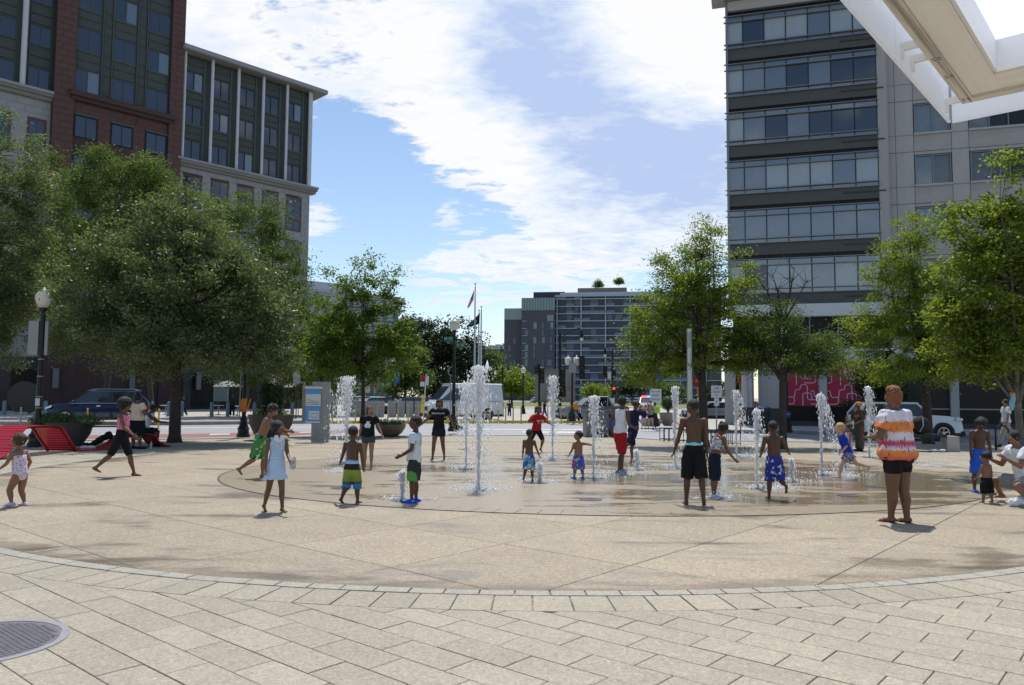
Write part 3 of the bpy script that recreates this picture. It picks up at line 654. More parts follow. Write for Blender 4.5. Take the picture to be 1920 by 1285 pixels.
# ---------------- distant apartment building
D = 300.0; K = D/FPX
def far_building():
    f0 = AT(1042, 700, D); b = thing('apartment_building', 'distant glass apartment block with white balcony slabs and dark brick wing', 'building', (f0.x, D, RZ), rad(-9))
    m_slabw = mat('white_slab', (.38, .42, .48), .7); m_fg = mat('far_glass', (.12, .15, .195), .3, spec=.4, ior=1.4, var=.3, scale=.15); m_fg2 = mat('far_glass_dark', (.075, .095, .13), .35, spec=.3, ior=1.4); m_fb = mat('far_brick', (.080, .080, .092), .9, var=.2, scale=.2); m_teal = mat('teal_glass', (.09, .15, .16), .2, spec=.8, ior=1.7); m_pen = mat('penthouse', (.05, .055, .08), .8); m_tan = mat('tan_penthouse', (.19, .165, .15), .8)  # distance haze is put into the glass and slab colours
    H0 = 40.0
    piece('core_wall', m_fg2, b, (0, 1.3, 0), (62, 20, H0)); rf = random.Random(2)
    for k in range(14):
        z = 2.2+2.83*k; piece('balcony_slab', m_slabw, b, (-.2, -.2, z), (62, 1.6, z+.30))
        for j in range(16):
            u = 1+3.1*j
            piece('window', rf.choice([m_fg, m_fg2, m_fg2]), b, (u, 1.15, z+.34), (u+rf.choice((1.2, 1.9, 2.7)), 1.32, z+2.75))
            if rf.random() < .40: piece('balcony_rail', m_fg, b, (u-.2, -.16, z+.34), (u+2.9, -.1, z+1.3))
    for j in range(7): piece('party_wall', m_slabw, b, (.4+9.3*j-.2, -.1, 2.2), (.4+9.3*j+.2, 1.4, H0))
    piece('roof_slab', m_slabw, b, (-.4, -.6, H0), (62, 20, H0+.6)); piece('tan_penthouse', m_tan, b, (8.0, 5, H0+.6), (27, 18, H0+4.0)); piece('roof_terrace', m_slabw, b, (1.5, 1, H0+.6), (62, 1.3, H0+1.8))
    piece('brick_wing', m_fb, b, (-13.0, -3, 0), (-.2, 20, H0-5.4)); piece('brick_wing', m_fb, b, (-20.3, .5, 0), (-13.0, 20, H0-8.6))
    piece('glazed_attic', m_teal, b, (-13.0, -3, H0-5.4), (-.2, 20, H0-.6)); piece('glazed_attic', m_teal, b, (-20.3, .5, H0-8.6), (-13.0, 20, H0-4.2))
    for j in range(12): piece('attic_mullion', m_pen, b, (-13+1.06*j, -3.1, H0-5.4), (-13+1.06*j+.12, -3, H0-.6))
    piece('penthouse', m_pen, b, (-9.2, 3, H0-.6), (3, 18, H0+2.4))
    for k in range(11):
        z = 2+2.83*k
        for u in (-11.6, -8.3, -5.0, -3.0, -1.8):
            if rf.random() < .72: piece('window', rf.choice([m_fg, m_fg2, m_teal]), b, (u, -3.12, z), (u+rf.choice((.6, 1.1, 1.3)), -2.95, z+2.4))
        for u in (-18.5, -16.6, -14.5):
            if rf.random() < .6 and z < 27: piece('window', rf.choice([m_fg, m_fg2]), b, (u, .38, z), (u+.8, .55, z+2.4))
        piece('balcony', m_slabw, b, (-12.6, -3.5, z), (-10.9, -2.9, z+.2))
    return b
FB = far_building()
g0 = AT(935, 700, 330); gar = thing('stadium_stand', 'low grey stadium deck with a pale louvred roof beside the brick block', 'stadium', (g0.x, 330, RZ), rad(-6))
m_gr = mat('garage_grey', (.16, .175, .20), .8, var=.2, scale=.1)
for k, z in enumerate((3, 8, 13, 17.5)): piece('deck', m_gr, gar, (-14, 0, z), (14, 20, z+1.5))
piece('deck_back', m_fin, gar, (-14, 8, 0), (14, 20, 17)); piece('roof_band', m_darkwall, gar, (-14, -.5, 19), (14, 20, 21.3))
for k in range(9): piece('roof_louvre', m_col, gar, (-13.5+3*k, -1, 21.3), (-13.5+3*k+2.3, 19, 22.0+.35*k))
for k in range(7): piece('deck_post', m_gr, gar, (-14+4.4*k, .2, 0), (-13.4+4.4*k, 1, 19))
h0 = AT(610, 700, 190); hb = thing('residential_block', 'distant grey blue apartment block glimpsed behind the young elm', 'building', (h0.x, 190, RZ), rad(38))
m_hb = mat('blue_grey_wall', (.15, .175, .22), .8); m_hs = mat('pale_band', (.40, .43, .48), .8)
piece('core_wall', m_hb, hb, (-22, 0, 0), (20, 16, 26.5))
for k in range(8):
    z = 2+3.1*k; piece('floor_band', m_hs, hb, (-22, -.25, z+2.2), (20, .1, z+2.75))
    for j in range(13): piece('window', m_glass2, hb, (-21+3.1*j, -.12, z+.2), (-21+3.1*j+2.1, .1, z+2.1))
piece('roof_rail', m_hs, hb, (-22.3, -.5, 26.5), (20.3, 16, 27.2)); piece('penthouse', m_hs, hb, (-16, 3, 27.2), (8, 14, 29.6))
# ---------------- white steel canopy, overhead at right
cz = 7.4; C0 = AT(1779, 233, cz)
CN = thing('steel_canopy', 'white painted steel canopy corner overhead at top right', 'canopy', (C0.x, C0.y, C0.z), rad(-41))
# local frame: x runs along the right-hand edge, y points away from the viewer; the left-hand edge runs along -y
m_frost0 = None; m_cw = mat('white_steel', (.80, .80, .81), .45, var=.04, scale=1.5); m_cream = mat('cream_steel', (.82, .80, .77), .5, var=.08, scale=2.0)
dn = NT('dirty_cream_steel'); d1 = dn.noise(2.2, 7, .7, sc=(1, 1, 1)); d2 = dn.noise(14, 5, .7)
dn.set(Base_Color=dn.mix(dn.rng(d1, .48, .66, 0, .85), dn.mix(dn.rng(d2, .60, .70, 0, .6), (.66, .63, .57), (.20, .15, .10)), (.17, .13, .10)), Roughness=.6)
Lu, Lv = 9.0, 6.0; hp = .42
m_glz = mat('canopy_glazing', (.85, .88, .92), .35)
dw = NT('streaked_white_steel'); d1 = dw.noise(1.6, 7, .72, sc=(2.5, 2.5, .5)); dw.set(Base_Color=dw.mix(dw.rng(d1, .60, .76, 0, .35), (.84, .84, .85), (.42, .38, .34)), Roughness=.5)
def frosted(m, f):
    t = m.node_tree; tr = nd(t, 'ShaderNodeBsdfTranslucent'); tr.inputs[0].default_value = (.92, .95, 1, 1); mx = nd(t, 'ShaderNodeMixShader'); mx.inputs[0].default_value = f; t.links.new(t.nodes['Principled BSDF'].outputs[0], mx.inputs[1]); t.links.new(tr.outputs[0], mx.inputs[2]); t.links.new(mx.outputs[0], t.nodes['Material Output'].inputs[0])
frosted(dw.m, .55); frosted(m_glz, .85); frosted(mat('end_fascia', (.80, .84, .90), .4), .7)
pw = 1.9
for k in range(5): piece('fascia_panel', dw.m, CN, (.0, -pw*(k+1)+.01, 0), (.025, -pw*k-.035*(k == 0), hp))
for k in range(4): piece('fascia_panel', mat('end_fascia', (.80, .84, .90), .4), CN, (.035+1.6*k, -.025, .0), (.035+1.6*(k+1)-.01, 0, hp))
piece('corner_gap', mat('blue_grey_steel', (.30, .33, .40), .5), CN, (.026, -.09, .02), (.034, -.03, hp))
piece('edge_channel', dn.m, CN, (.16, -Lu, .10), (.26, -.20, .2)); piece('edge_channel', dn.m, CN, (.26, -.35, .10), (Lv, -.20, .2))
piece('soffit_girder', m_cream, CN, (.262, -Lu, .115), (.50, -.352, .40)); piece('soffit_girder', m_cream, CN, (.50, -.73, .117), (Lv, -.352, .40))
piece('inner_beam', m_cw, CN, (.502, -Lu, .13), (.53, -.732, .41)); piece('inner_beam', m_cw, CN, (.53, -.76, .13), (Lv, -.732, .41))
piece('roof_glazing', m_glz, CN, (.0, -Lu, .43), (Lv, .0, .45)); piece('purlin', m_cw, CN, (2.2, -Lu, .2), (2.3, -.77, .42))
for y in (-1.75, -1.45, -.24):
    mb = MB().b2((.026, y-.02, .11), (.16, y+.02, .17)); mb.b2((.026, y-.02, .04), (.05, y+.02, .11)); mb.build('bracket', m_cream, CN)
for y in (-.28, -.95, -1.4):
    for dy in (0, .045):
        for dx in (.18, .22): piece('weep_slot', mat('rust_slot', (.05, .035, .01), .8), CN, (dx, y-dy-.022, .0985), (dx+.024, y-dy-.008, .101))
piece('canopy_post', m_cw, CN, (Lv-.2, -Lu, -C0.z+RZ*0), (Lv, -Lu+.2, .4))
# ================================================================== trees and shrubs
def leafmat(name, c1, c2, c3, gloss=.45, trans=.38, sp=.22):
    m = bpy.data.materials.new(name); m.use_nodes = True; t = m.node_tree; p = t.nodes['Principled BSDF']; o = t.nodes['Material Output']
    a = nd(t, 'ShaderNodeAttribute', attribute_name='tint'); r = nd(t, 'ShaderNodeValToRGB'); cr = r.color_ramp; cr.elements.new(.5)
    for e, (q, c) in zip(cr.elements, ((0, c1), (.55, c2), (1, c3))): e.position = q; e.color = (*c, 1)
    t.links.new(a.outputs['Fac'], r.inputs[0]); t.links.new(r.outputs[0], p.inputs['Base Color']); p.inputs['Roughness'].default_value = gloss; p.inputs['Specular IOR Level'].default_value = sp
    tr = nd(t, 'ShaderNodeBsdfTranslucent'); mx = nd(t, 'ShaderNodeMixShader'); mx.inputs[0].default_value = trans
    hs = nd(t, 'ShaderNodeMix', data_type='RGBA', blend_type='MULTIPLY'); hs.inputs[0].default_value = 1; hs.inputs[7].default_value = (1.5, 1.45, .55, 1)
    t.links.new(r.outputs[0], hs.inputs[6]); t.links.new(hs.outputs[2], tr.inputs[0]); t.links.new(p.outputs[0], mx.inputs[1]); t.links.new(tr.outputs[0], mx.inputs[2]); t.links.new(mx.outputs[0], o.inputs[0])
    return m
lf_oak = leafmat('willow_oak_leaf', (.085, .122, .066), (.130, .178, .096), (.200, .240, .140), .40, .42, .2)
lf_elm = leafmat('elm_leaf', (.070, .120, .028), (.110, .180, .040), (.170, .235, .06), .45, .55)
lf_loc = leafmat('pin_oak_leaf', (.100, .155, .032), (.165, .230, .046), (.260, .305, .066), .42, .58)
lf_mid = leafmat('street_leaf', (.058, .098, .034), (.092, .145, .046), (.140, .195, .062), .5, .45)
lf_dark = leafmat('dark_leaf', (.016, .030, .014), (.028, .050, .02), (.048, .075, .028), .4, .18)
m_bark = mat('bark', (.055, .045, .037), .95, var=.4, scale=14, bump=.8, bscale=30)
m_bark2 = mat('pale_bark', (.15, .13, .105), .95, var=.4, scale=10, bump=.7, bscale=25)
def leaf_mesh(P, L, Wd, up=.35, seed=0, droop=0.0):
    """P: n x 3 leaf positions; a folded two-triangle-pair leaf at each, tinted one by one"""
    rg = np.random.default_rng(seed); n = len(P)
    nrm = rg.normal(size=(n, 3)); nrm[:, 2] = np.abs(nrm[:, 2])+up; nrm /= np.linalg.norm(nrm, axis=1)[:, None]
    t = rg.normal(size=(n, 3)); t[:, 2] -= droop; t -= nrm*(t*nrm).sum(1)[:, None]; t /= np.linalg.norm(t, axis=1)[:, None]+1e-9
    b = np.cross(nrm, t); s = rg.uniform(.65, 1.25, n)[:, None]
    v = np.empty((n, 4, 3)); v[:, 0] = P-t*L*s*.5; v[:, 1] = P+b*Wd*s*.5+nrm*Wd*.12; v[:, 2] = P+t*L*s*.5; v[:, 3] = P-b*Wd*s*.5+nrm*Wd*.12
    me = bpy.data.meshes.new('foliage'); me.vertices.add(n*4); me.vertices.foreach_set('co', v.reshape(-1)); me.loops.add(n*4)
    me.loops.foreach_set('vertex_index', np.arange(n*4, dtype=np.int32)); me.polygons.add(n); me.polygons.foreach_set('loop_start', np.arange(0, n*4, 4, dtype=np.int32))
    try: me.polygons.foreach_set('loop_total', np.full(n, 4, dtype=np.int32))
    except Exception: pass
    me.update(); me.validate()
    at = me.attributes.new('tint', 'FLOAT', 'POINT'); tv = np.clip(rg.normal(.45, .22, n), 0, 1); at.data.foreach_set('value', np.repeat(tv, 4).astype(np.float32))
    return me
def tree(name, label, base, D, lobes, lm, nleaf, L, Wd, trunk_r, group=None, cr=.55, bark=None, seed=1, depth=1.0, trunk_h=None, droop=0.0, fill=.5, bare=None, limbs=9, clumps=None, flat=.7, dens=1.75):
    bp = G(*base, 0) if not isinstance(base, Vector) else base; rg = np.random.default_rng(seed); bark = bark or m_bark
    t = thing(name, label, 'tree', bp, 0, group); k = D/FPX; LB_ = []
    for lb in lobes:
        px, py, rx, ry = lb[:4]; rx *= 1.07; ry *= 1.05; c = AT(px, py, D+(lb[4] if len(lb) > 4 else 0)); LB_.append((np.array(c)-np.array(bp), np.array((rx*k, rx*k*depth, ry*k))))
    vol = np.array([r.prod()**.8 for _, r in LB_]); nleaf = int(nleaf*dens); L *= 1.12; Wd *= 1.18; clumps = int(clumps*1.35) if clumps else None; nc = clumps or int(max(60, nleaf/140)); w = rg.choice(len(LB_), nc, p=vol/vol.sum())
    d = rg.normal(size=(nc, 3)); d /= np.linalg.norm(d, axis=1)[:, None]; rr = rg.uniform(0, 1, nc)**(1/3.0*fill*2)
    ctr = np.array([LB_[i][0] for i in w])+d*rr[:, None]*np.array([LB_[i][1] for i in w])*rg.uniform(.86, 1.10, nc)[:, None]
    ctr[:, 2] += rg.normal(0, .10, nc)
    zmin = 0.9; ctr = ctr[ctr[:, 2] > zmin]; nc = len(ctr); bz = float(bp.z)
    # trunk and limbs
    lo = ctr[:, 2].min(); hi = ctr[:, 2].max(); fork = trunk_h or (lo+.25*(hi-lo)); cx, cy = np.average([q[0][0] for q in LB_], weights=vol), np.average([q[0][1] for q in LB_], weights=vol)
    mb = MB(); pts = [Vector((0, 0, -.05)), Vector((0, 0, .25)), Vector((cx*.06, cy*.05, fork*.5)), Vector((cx*.2, cy*.2, fork)), Vector((cx*.55, cy*.55, fork+(hi-fork)*.40)), Vector((cx*.85, cy*.85, fork+(hi-fork)*.82))]
    rs = [trunk_r*1.5, trunk_r*1.08, trunk_r*.94, trunk_r*.84, trunk_r*.42, trunk_r*.10]; mb.tube(pts, rs, 10); tr = mb.build('trunk', bark, t, smooth=True)
    lm_ = MB(); nodes = [np.array(p) for p in (pts[3], pts[4])]; nr = [trunk_r*.6, trunk_r*.35]
    sel = ctr[rg.choice(nc, min(limbs, nc), replace=False)]
    for q in sel:
        z0 = rg.uniform(.75, 1.0)*fork if rg.random() < .6 else fork+(hi-fork)*rg.uniform(0, .35); s0 = Vector((cx*.2*min(1, z0/fork), cy*.2*min(1, z0/fork), z0)); e0 = Vector(q); m0 = s0.lerp(e0, .5)+Vector((rg.normal(0, .15), rg.normal(0, .15), .12*(e0-s0).length*(1 if not droop else -.2)))
        pp = [s0, s0.lerp(m0, .5)+Vector((0, 0, .05)), m0, m0.lerp(e0, .55), e0]; r0 = trunk_r*rg.uniform(.32, .5); lm_.tube(pp, [r0, r0*.8, r0*.55, r0*.35, .012], 6)
        for p_, r_ in zip(pp[1:], (.7, .5, .3, .1)): nodes.append(np.array(p_)); nr.append(r0*r_)
    N = np.array(nodes)
    for q in ctr:
        dd = ((N-q)**2*np.array((1, 1, 1.6))).sum(1); j = int(dd.argmin()); a_ = Vector(N[j]); b_ = Vector(q); m_ = a_.lerp(b_, .5)+Vector((0, 0, .08*(b_-a_).length)); r0 = min(.035, nr[j]*.6)+.006
        lm_.tube([a_, m_, b_], [r0, r0*.6, .005], 4)
    if bare:
        for px, py in bare:
            e0 = Vector(np.array(AT(px, py, D))-np.array(bp)); s0 = Vector(N[int(((N-np.array(e0))**2).sum(1).argmin())]); 
            lm_.tube([s0, s0.lerp(e0, .5)+Vector((.05, 0, .1)), e0], [.05, .03, .008], 5)
            for i in range(9):
                f = rg.uniform(.3, .95); a_ = s0.lerp(e0, f); lm_.tube([a_, a_+Vector((rg.normal(0, .35), rg.normal(0, .3), rg.uniform(.1, .7)))], [.014, .004], 4)
    lm_.build('limb', bark, t, smooth=True)
    # leaves on the clumps
    m = nleaf//nc; cs = cr*rg.uniform(.6, 1.35, nc); P = np.repeat(ctr, m, 0)+rg.normal(size=(nc*m, 3))*np.repeat(cs, m)[:, None]*np.array((.55, .55, .55*flat))
    if droop: P[:, 2] -= np.abs(rg.normal(0, .25, len(P)))*droop
    P = P[P[:, 2] > .5]; me = leaf_mesh(P, L, Wd, seed=seed+5, droop=droop); me.materials.append(lm); link('crown', me, t); return t
tree('oak_tree', 'large shady willow oak standing behind the red wave benches', (327, 829), 27.3,
     [(315, 560, 170, 140), (190, 585, 85, 95), (465, 600, 95, 110), (330, 655, 165, 32), (345, 420, 85, 68), (430, 500, 85, 85), (225, 480, 85, 85), (530, 665, 45, 50), (140, 650, 55, 30)], lf_oak, 76000, .118, .046, .19, 'plaza trees', .42, seed=3, trunk_h=3.0, droop=.5, limbs=14, clumps=430, fill=.9, dens=1.45)
tree('oak_tree', 'willow oak cut off by the left edge beside the globe lamp', (-80, 838), 27.0,
     [(-10, 420, 90, 190), (10, 610, 40, 60), (-80, 500, 140, 180), (60, 330, 40, 90)], lf_oak, 33000, .118, .046, .18, 'plaza trees', .42, seed=4, trunk_h=3.4, droop=.45, clumps=200)
tree('street_tree', 'street tree with a rounded top rising behind the large oak crown', Vector((-29.0, 56, RZ)), 56, [(240, 400, 95, 115), (175, 450, 65, 110), (305, 420, 70, 100), (235, 325, 70, 44), (290, 320, 40, 40), (165, 350, 40, 50)], lf_mid, 24000, .17, .085, .2, 'trees across the street', .8, seed=6, clumps=130)
tree('street_tree', 'tall dark street tree in front of the pale stone corner', Vector((-17.3, 57, RZ)), 57, [(455, 470, 85, 110), (525, 570, 60, 130), (425, 400, 55, 55), (500, 410, 40, 60), (545, 520, 38, 70), (470, 640, 100, 90)], lf_mid, 28000, .165, .08, .2, 'trees across the street', .75, seed=7, clumps=170)
tree('street_tree', 'small street tree with bare forked trunk behind the blue car', Vector((-27.5, 60, RZ)), 60, [(90, 420, 90, 150), (60, 540, 90, 100), (140, 610, 80, 45)], lf_mid, 17000, .17, .085, .18, 'trees across the street', .8, seed=8, clumps=110)
tree('elm_tree', 'young vase shaped elm between the kiosk and the street', (680, 817), 33.5, [(690, 535, 55, 55), (640, 570, 45, 60), (735, 570, 40, 60), (650, 640, 75, 75), (715, 650, 70, 70), (600, 650, 35, 60), (760, 640, 30, 35), (675, 700, 90, 38)], lf_elm, 18000, .11, .062, .085, None, .36, seed=9, trunk_h=2.6, clumps=170, fill=.8, limbs=16)
tree('street_tree', 'bushy bright tree behind the information kiosk', Vector((-14.6, 60, RZ)), 60, [(610, 640, 55, 70), (570, 690, 45, 60), (640, 690, 50, 50), (590, 590, 35, 40)], lf_elm, 9000, .22, .12, .14, 'trees across the street', .7, seed=10, clumps=90)
tree('park_tree', 'small pale green tree by the parked cars', Vector((AT(760, 700, 74).x, 74, RZ)), 74, [(762, 680, 36, 38), (745, 720, 34, 28), (780, 715, 26, 30)], lf_mid, 5000, .22, .13, .12, None, .7, seed=12, clumps=60)
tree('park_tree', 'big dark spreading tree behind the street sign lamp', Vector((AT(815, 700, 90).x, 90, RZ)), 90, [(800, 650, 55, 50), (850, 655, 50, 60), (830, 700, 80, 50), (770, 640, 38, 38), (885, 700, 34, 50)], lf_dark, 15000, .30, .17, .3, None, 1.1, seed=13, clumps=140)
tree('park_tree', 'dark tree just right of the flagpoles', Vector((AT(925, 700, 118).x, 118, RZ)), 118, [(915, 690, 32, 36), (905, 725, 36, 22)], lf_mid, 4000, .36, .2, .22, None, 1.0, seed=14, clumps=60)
tree('park_tree', 'low bright green tree in front of the dark brick wing', Vector((AT(960, 720, 108).x, 108, RZ)), 108, [(950, 718, 42, 24), (975, 722, 32, 20), (940, 705, 22, 16)], lf_loc, 6000, .3, .17, .16, None, .9, seed=15, clumps=70)
tree('pin_oak', 'airy bright oak beside the steel light column', (1320, 838), 27.6,
     [(1300, 520, 70, 75), (1250, 580, 70, 60), (1360, 570, 65, 75), (1215, 640, 50, 45), (1290, 650, 90, 55), (1380, 650, 60, 60), (1310, 455, 45, 38), (1205, 700, 42, 25), (1400, 510, 22, 45), (1240, 490, 25, 30)], lf_loc, 34000, .085, .045, .155, 'plaza trees', .36, seed=16, trunk_h=2.9, clumps=300, fill=.85, limbs=16, flat=.55, dens=1.35)
tree('pin_oak', 'thin oak with bare twigs at its top before the magenta panels', (1468, 842), 27.2,
     [(1465, 665, 95, 34), (1410, 640, 55, 45), (1530, 650, 60, 40), (1465, 600, 48, 42), (1500, 690, 80, 20), (1400, 685, 40, 25), (1545, 675, 45, 22)], lf_mid, 21000, .085, .040, .125, 'plaza trees', .34, seed=17, trunk_h=2.6, clumps=220, fill=.9, bare=[(1445, 505), (1490, 500), (1515, 525), (1420, 520)], limbs=14, flat=.5, dens=1.1)
tree('pin_oak', 'full oak rising behind the woman in tie dye', (1741, 832), 30.0,
     [(1720, 450, 55, 55), (1680, 520, 60, 60), (1740, 530, 75, 75), (1640, 600, 62, 55), (1720, 620, 90, 70), (1610, 650, 40, 30), (1690, 690, 110, 40), (1650, 520, 30, 30), (1770, 690, 60, 40)], lf_loc, 34000, .085, .045, .17, 'plaza trees', .38, seed=18, trunk_h=3.2, clumps=270, fill=.8, limbs=14, flat=.6, dens=1.3)
tree('maple_tree', 'maple with several pale stems at the right edge', (1917, 895), 17.6,
     [(1890, 300, 26, 50), (1885, 400, 60, 60), (1800, 400, 24, 45), (1840, 480, 70, 70), (1920, 500, 80, 90), (1850, 590, 95, 70), (1790, 560, 50, 60), (1880, 670, 100, 45), (1800, 660, 60, 45), (1960, 600, 80, 120), (1845, 320, 14, 24), (1900, 240, 22, 16)], lf_loc, 26000, .075, .060, .085, 'plaza trees', .26, bark=m_bark2, seed=19, trunk_h=1.9, clumps=300, fill=.8, limbs=18, dens=1.4)
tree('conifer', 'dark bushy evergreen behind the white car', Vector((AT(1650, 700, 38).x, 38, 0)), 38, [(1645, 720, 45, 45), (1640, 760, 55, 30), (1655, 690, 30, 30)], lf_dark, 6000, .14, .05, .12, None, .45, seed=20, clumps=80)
for i, (px, py, rx, ry, D_, lb) in enumerate([(1040, 722, 22, 20, 150, 'far dark tree below the brick wing'), (1120, 735, 24, 17, 160, 'small bright tree at the left end of the lawn path'), (1185, 725, 30, 22, 175, 'far dark tree left of the lane sign'), (1255, 735, 34, 17, 190, 'far wide tree above the topiary planter'),
        (1225, 700, 40, 30, 210, 'tall hazy tree at the far side of the lawn'), (1350, 735, 30, 16, 185, 'far tree behind the parking sign'), (1385, 725, 14, 40, 60, 'slim bright green tree beside the tower column')]):
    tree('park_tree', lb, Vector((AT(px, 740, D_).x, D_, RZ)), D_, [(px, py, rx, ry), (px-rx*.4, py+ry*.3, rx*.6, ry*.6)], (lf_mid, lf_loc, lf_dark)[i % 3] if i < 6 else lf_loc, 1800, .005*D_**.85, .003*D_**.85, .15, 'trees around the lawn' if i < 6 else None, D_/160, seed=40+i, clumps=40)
for i, (px, py, lb) in enumerate([(1122, 533, 'small tree on the roof terrace left of its twin'), (1160, 527, 'fuller tree on the roof terrace near the oak top')]):
    c = AT(px, py+10, 304); tree('roof_tree', lb, Vector((c.x, 304, c.z)), 304, [(px, py+1, 8, 4), (px, py-1, 4, 4)], lf_mid, 700, .5, .3, .1, 'roof terrace trees', 1.0, seed=60+i, clumps=25, trunk_h=1.2)
def bush(parent, c, r, n, L, Wd, lm, seed, name='foliage', shell=.45, droop=0):
    rg = np.random.default_rng(seed); d = rg.normal(size=(n, 3)); d /= np.linalg.norm(d, axis=1)[:, None]; P = d*(rg.uniform(shell, 1.06, n)**.7)[:, None]*np.array(r)+np.array(c)
    P += rg.normal(0, .03, P.shape); me = leaf_mesh(P, L, Wd, seed=seed, droop=droop); me.materials.append(lm); return link(name, me, parent)
# ================================================================== vehicles
m_tyre = mat('tyre_rubber', (.018, .018, .018), .85); m_rim = mat('alloy_rim', (.50, .51, .53), .3, .9); m_cglass = mat('car_glass', (.012, .016, .02), .04, spec=.9, ior=1.6); m_trim = mat('black_trim', (.02, .02, .022), .6); m_chrome = mat('chrome', (.75, .76, .78), .15, 1.0)
m_hl = mat('headlight', (.75, .78, .8), .1, spec=.8); m_tl = mat('tail_light', (.45, .012, .01), .2); m_amber = mat('amber_light', (.7, .22, .02), .3)
def paint(n, c, metal=.3, r=.28): return mat('paint_'+n, c, r, metal, coat=.7, spec=.5)
def ringsec(x, zb, zt, wb, wt, k=.06):
    zm = zb+(zt-zb)*.45
    pts = [(-wb*.92, zb), (-wb, zb+k), (-max(wb, wt), zm), (-wt, zt-k), (-wt*.93, zt)]
    return [Vector((x, y, z)) for y, z in pts]+[Vector((x, -y, z)) for y, z in pts[::-1]]
def wheel(parent, x, y, r, w=.22):
    s = 1 if y > 0 else -1; mb = MB(); n = 24
    prof = [(r*.64, -w/2), (r*.95, -w/2), (r, -w*.3), (r, w*.3), (r*.95, w/2), (r*.64, w/2)]
    rings = [[Vector((x+q*math.cos(2*math.pi*i/n), y+z, r+q*math.sin(2*math.pi*i/n))) for i in range(n)] for q, z in prof]
    o = mb.loft(rings).build('wheel', m_tyre, parent, smooth=35); rm = MB(); yo = y+s*w*.46
    for i in range(n):
        a0, a1 = 2*math.pi*i/n, 2*math.pi*(i+1)/n
        rm.add([(x+r*q*math.cos(a), yo+s*d, r+r*q*math.sin(a)) for q, d in ((.66, .012), (.58, .012)) for a in (a0, a1)], [(0, 1, 3, 2)])
    for i in range(5):
        a0 = 2*math.pi*i/5+.3
        for da in (-.13, .13):
            p0 = Vector((x, yo, r)); d = Vector((math.cos(a0+da*.5), 0, math.sin(a0+da*.5))); e = Vector((math.cos(a0+da), 0, math.sin(a0+da)))
            rm.cyl(p0+d*r*.1, p0+e*r*.62, r*.055, r*.045, 5)
    rm.cyl((x, yo-s*.02, r), (x, yo+s*.015, r), r*.16, n=12); rm.build('rim', m_rim, o, fix=False)
    MB().cyl((x, y-s*.05, r), (x, yo-s*.012, r), r*.60, n=20).build('brake_disc', m_trim, o)
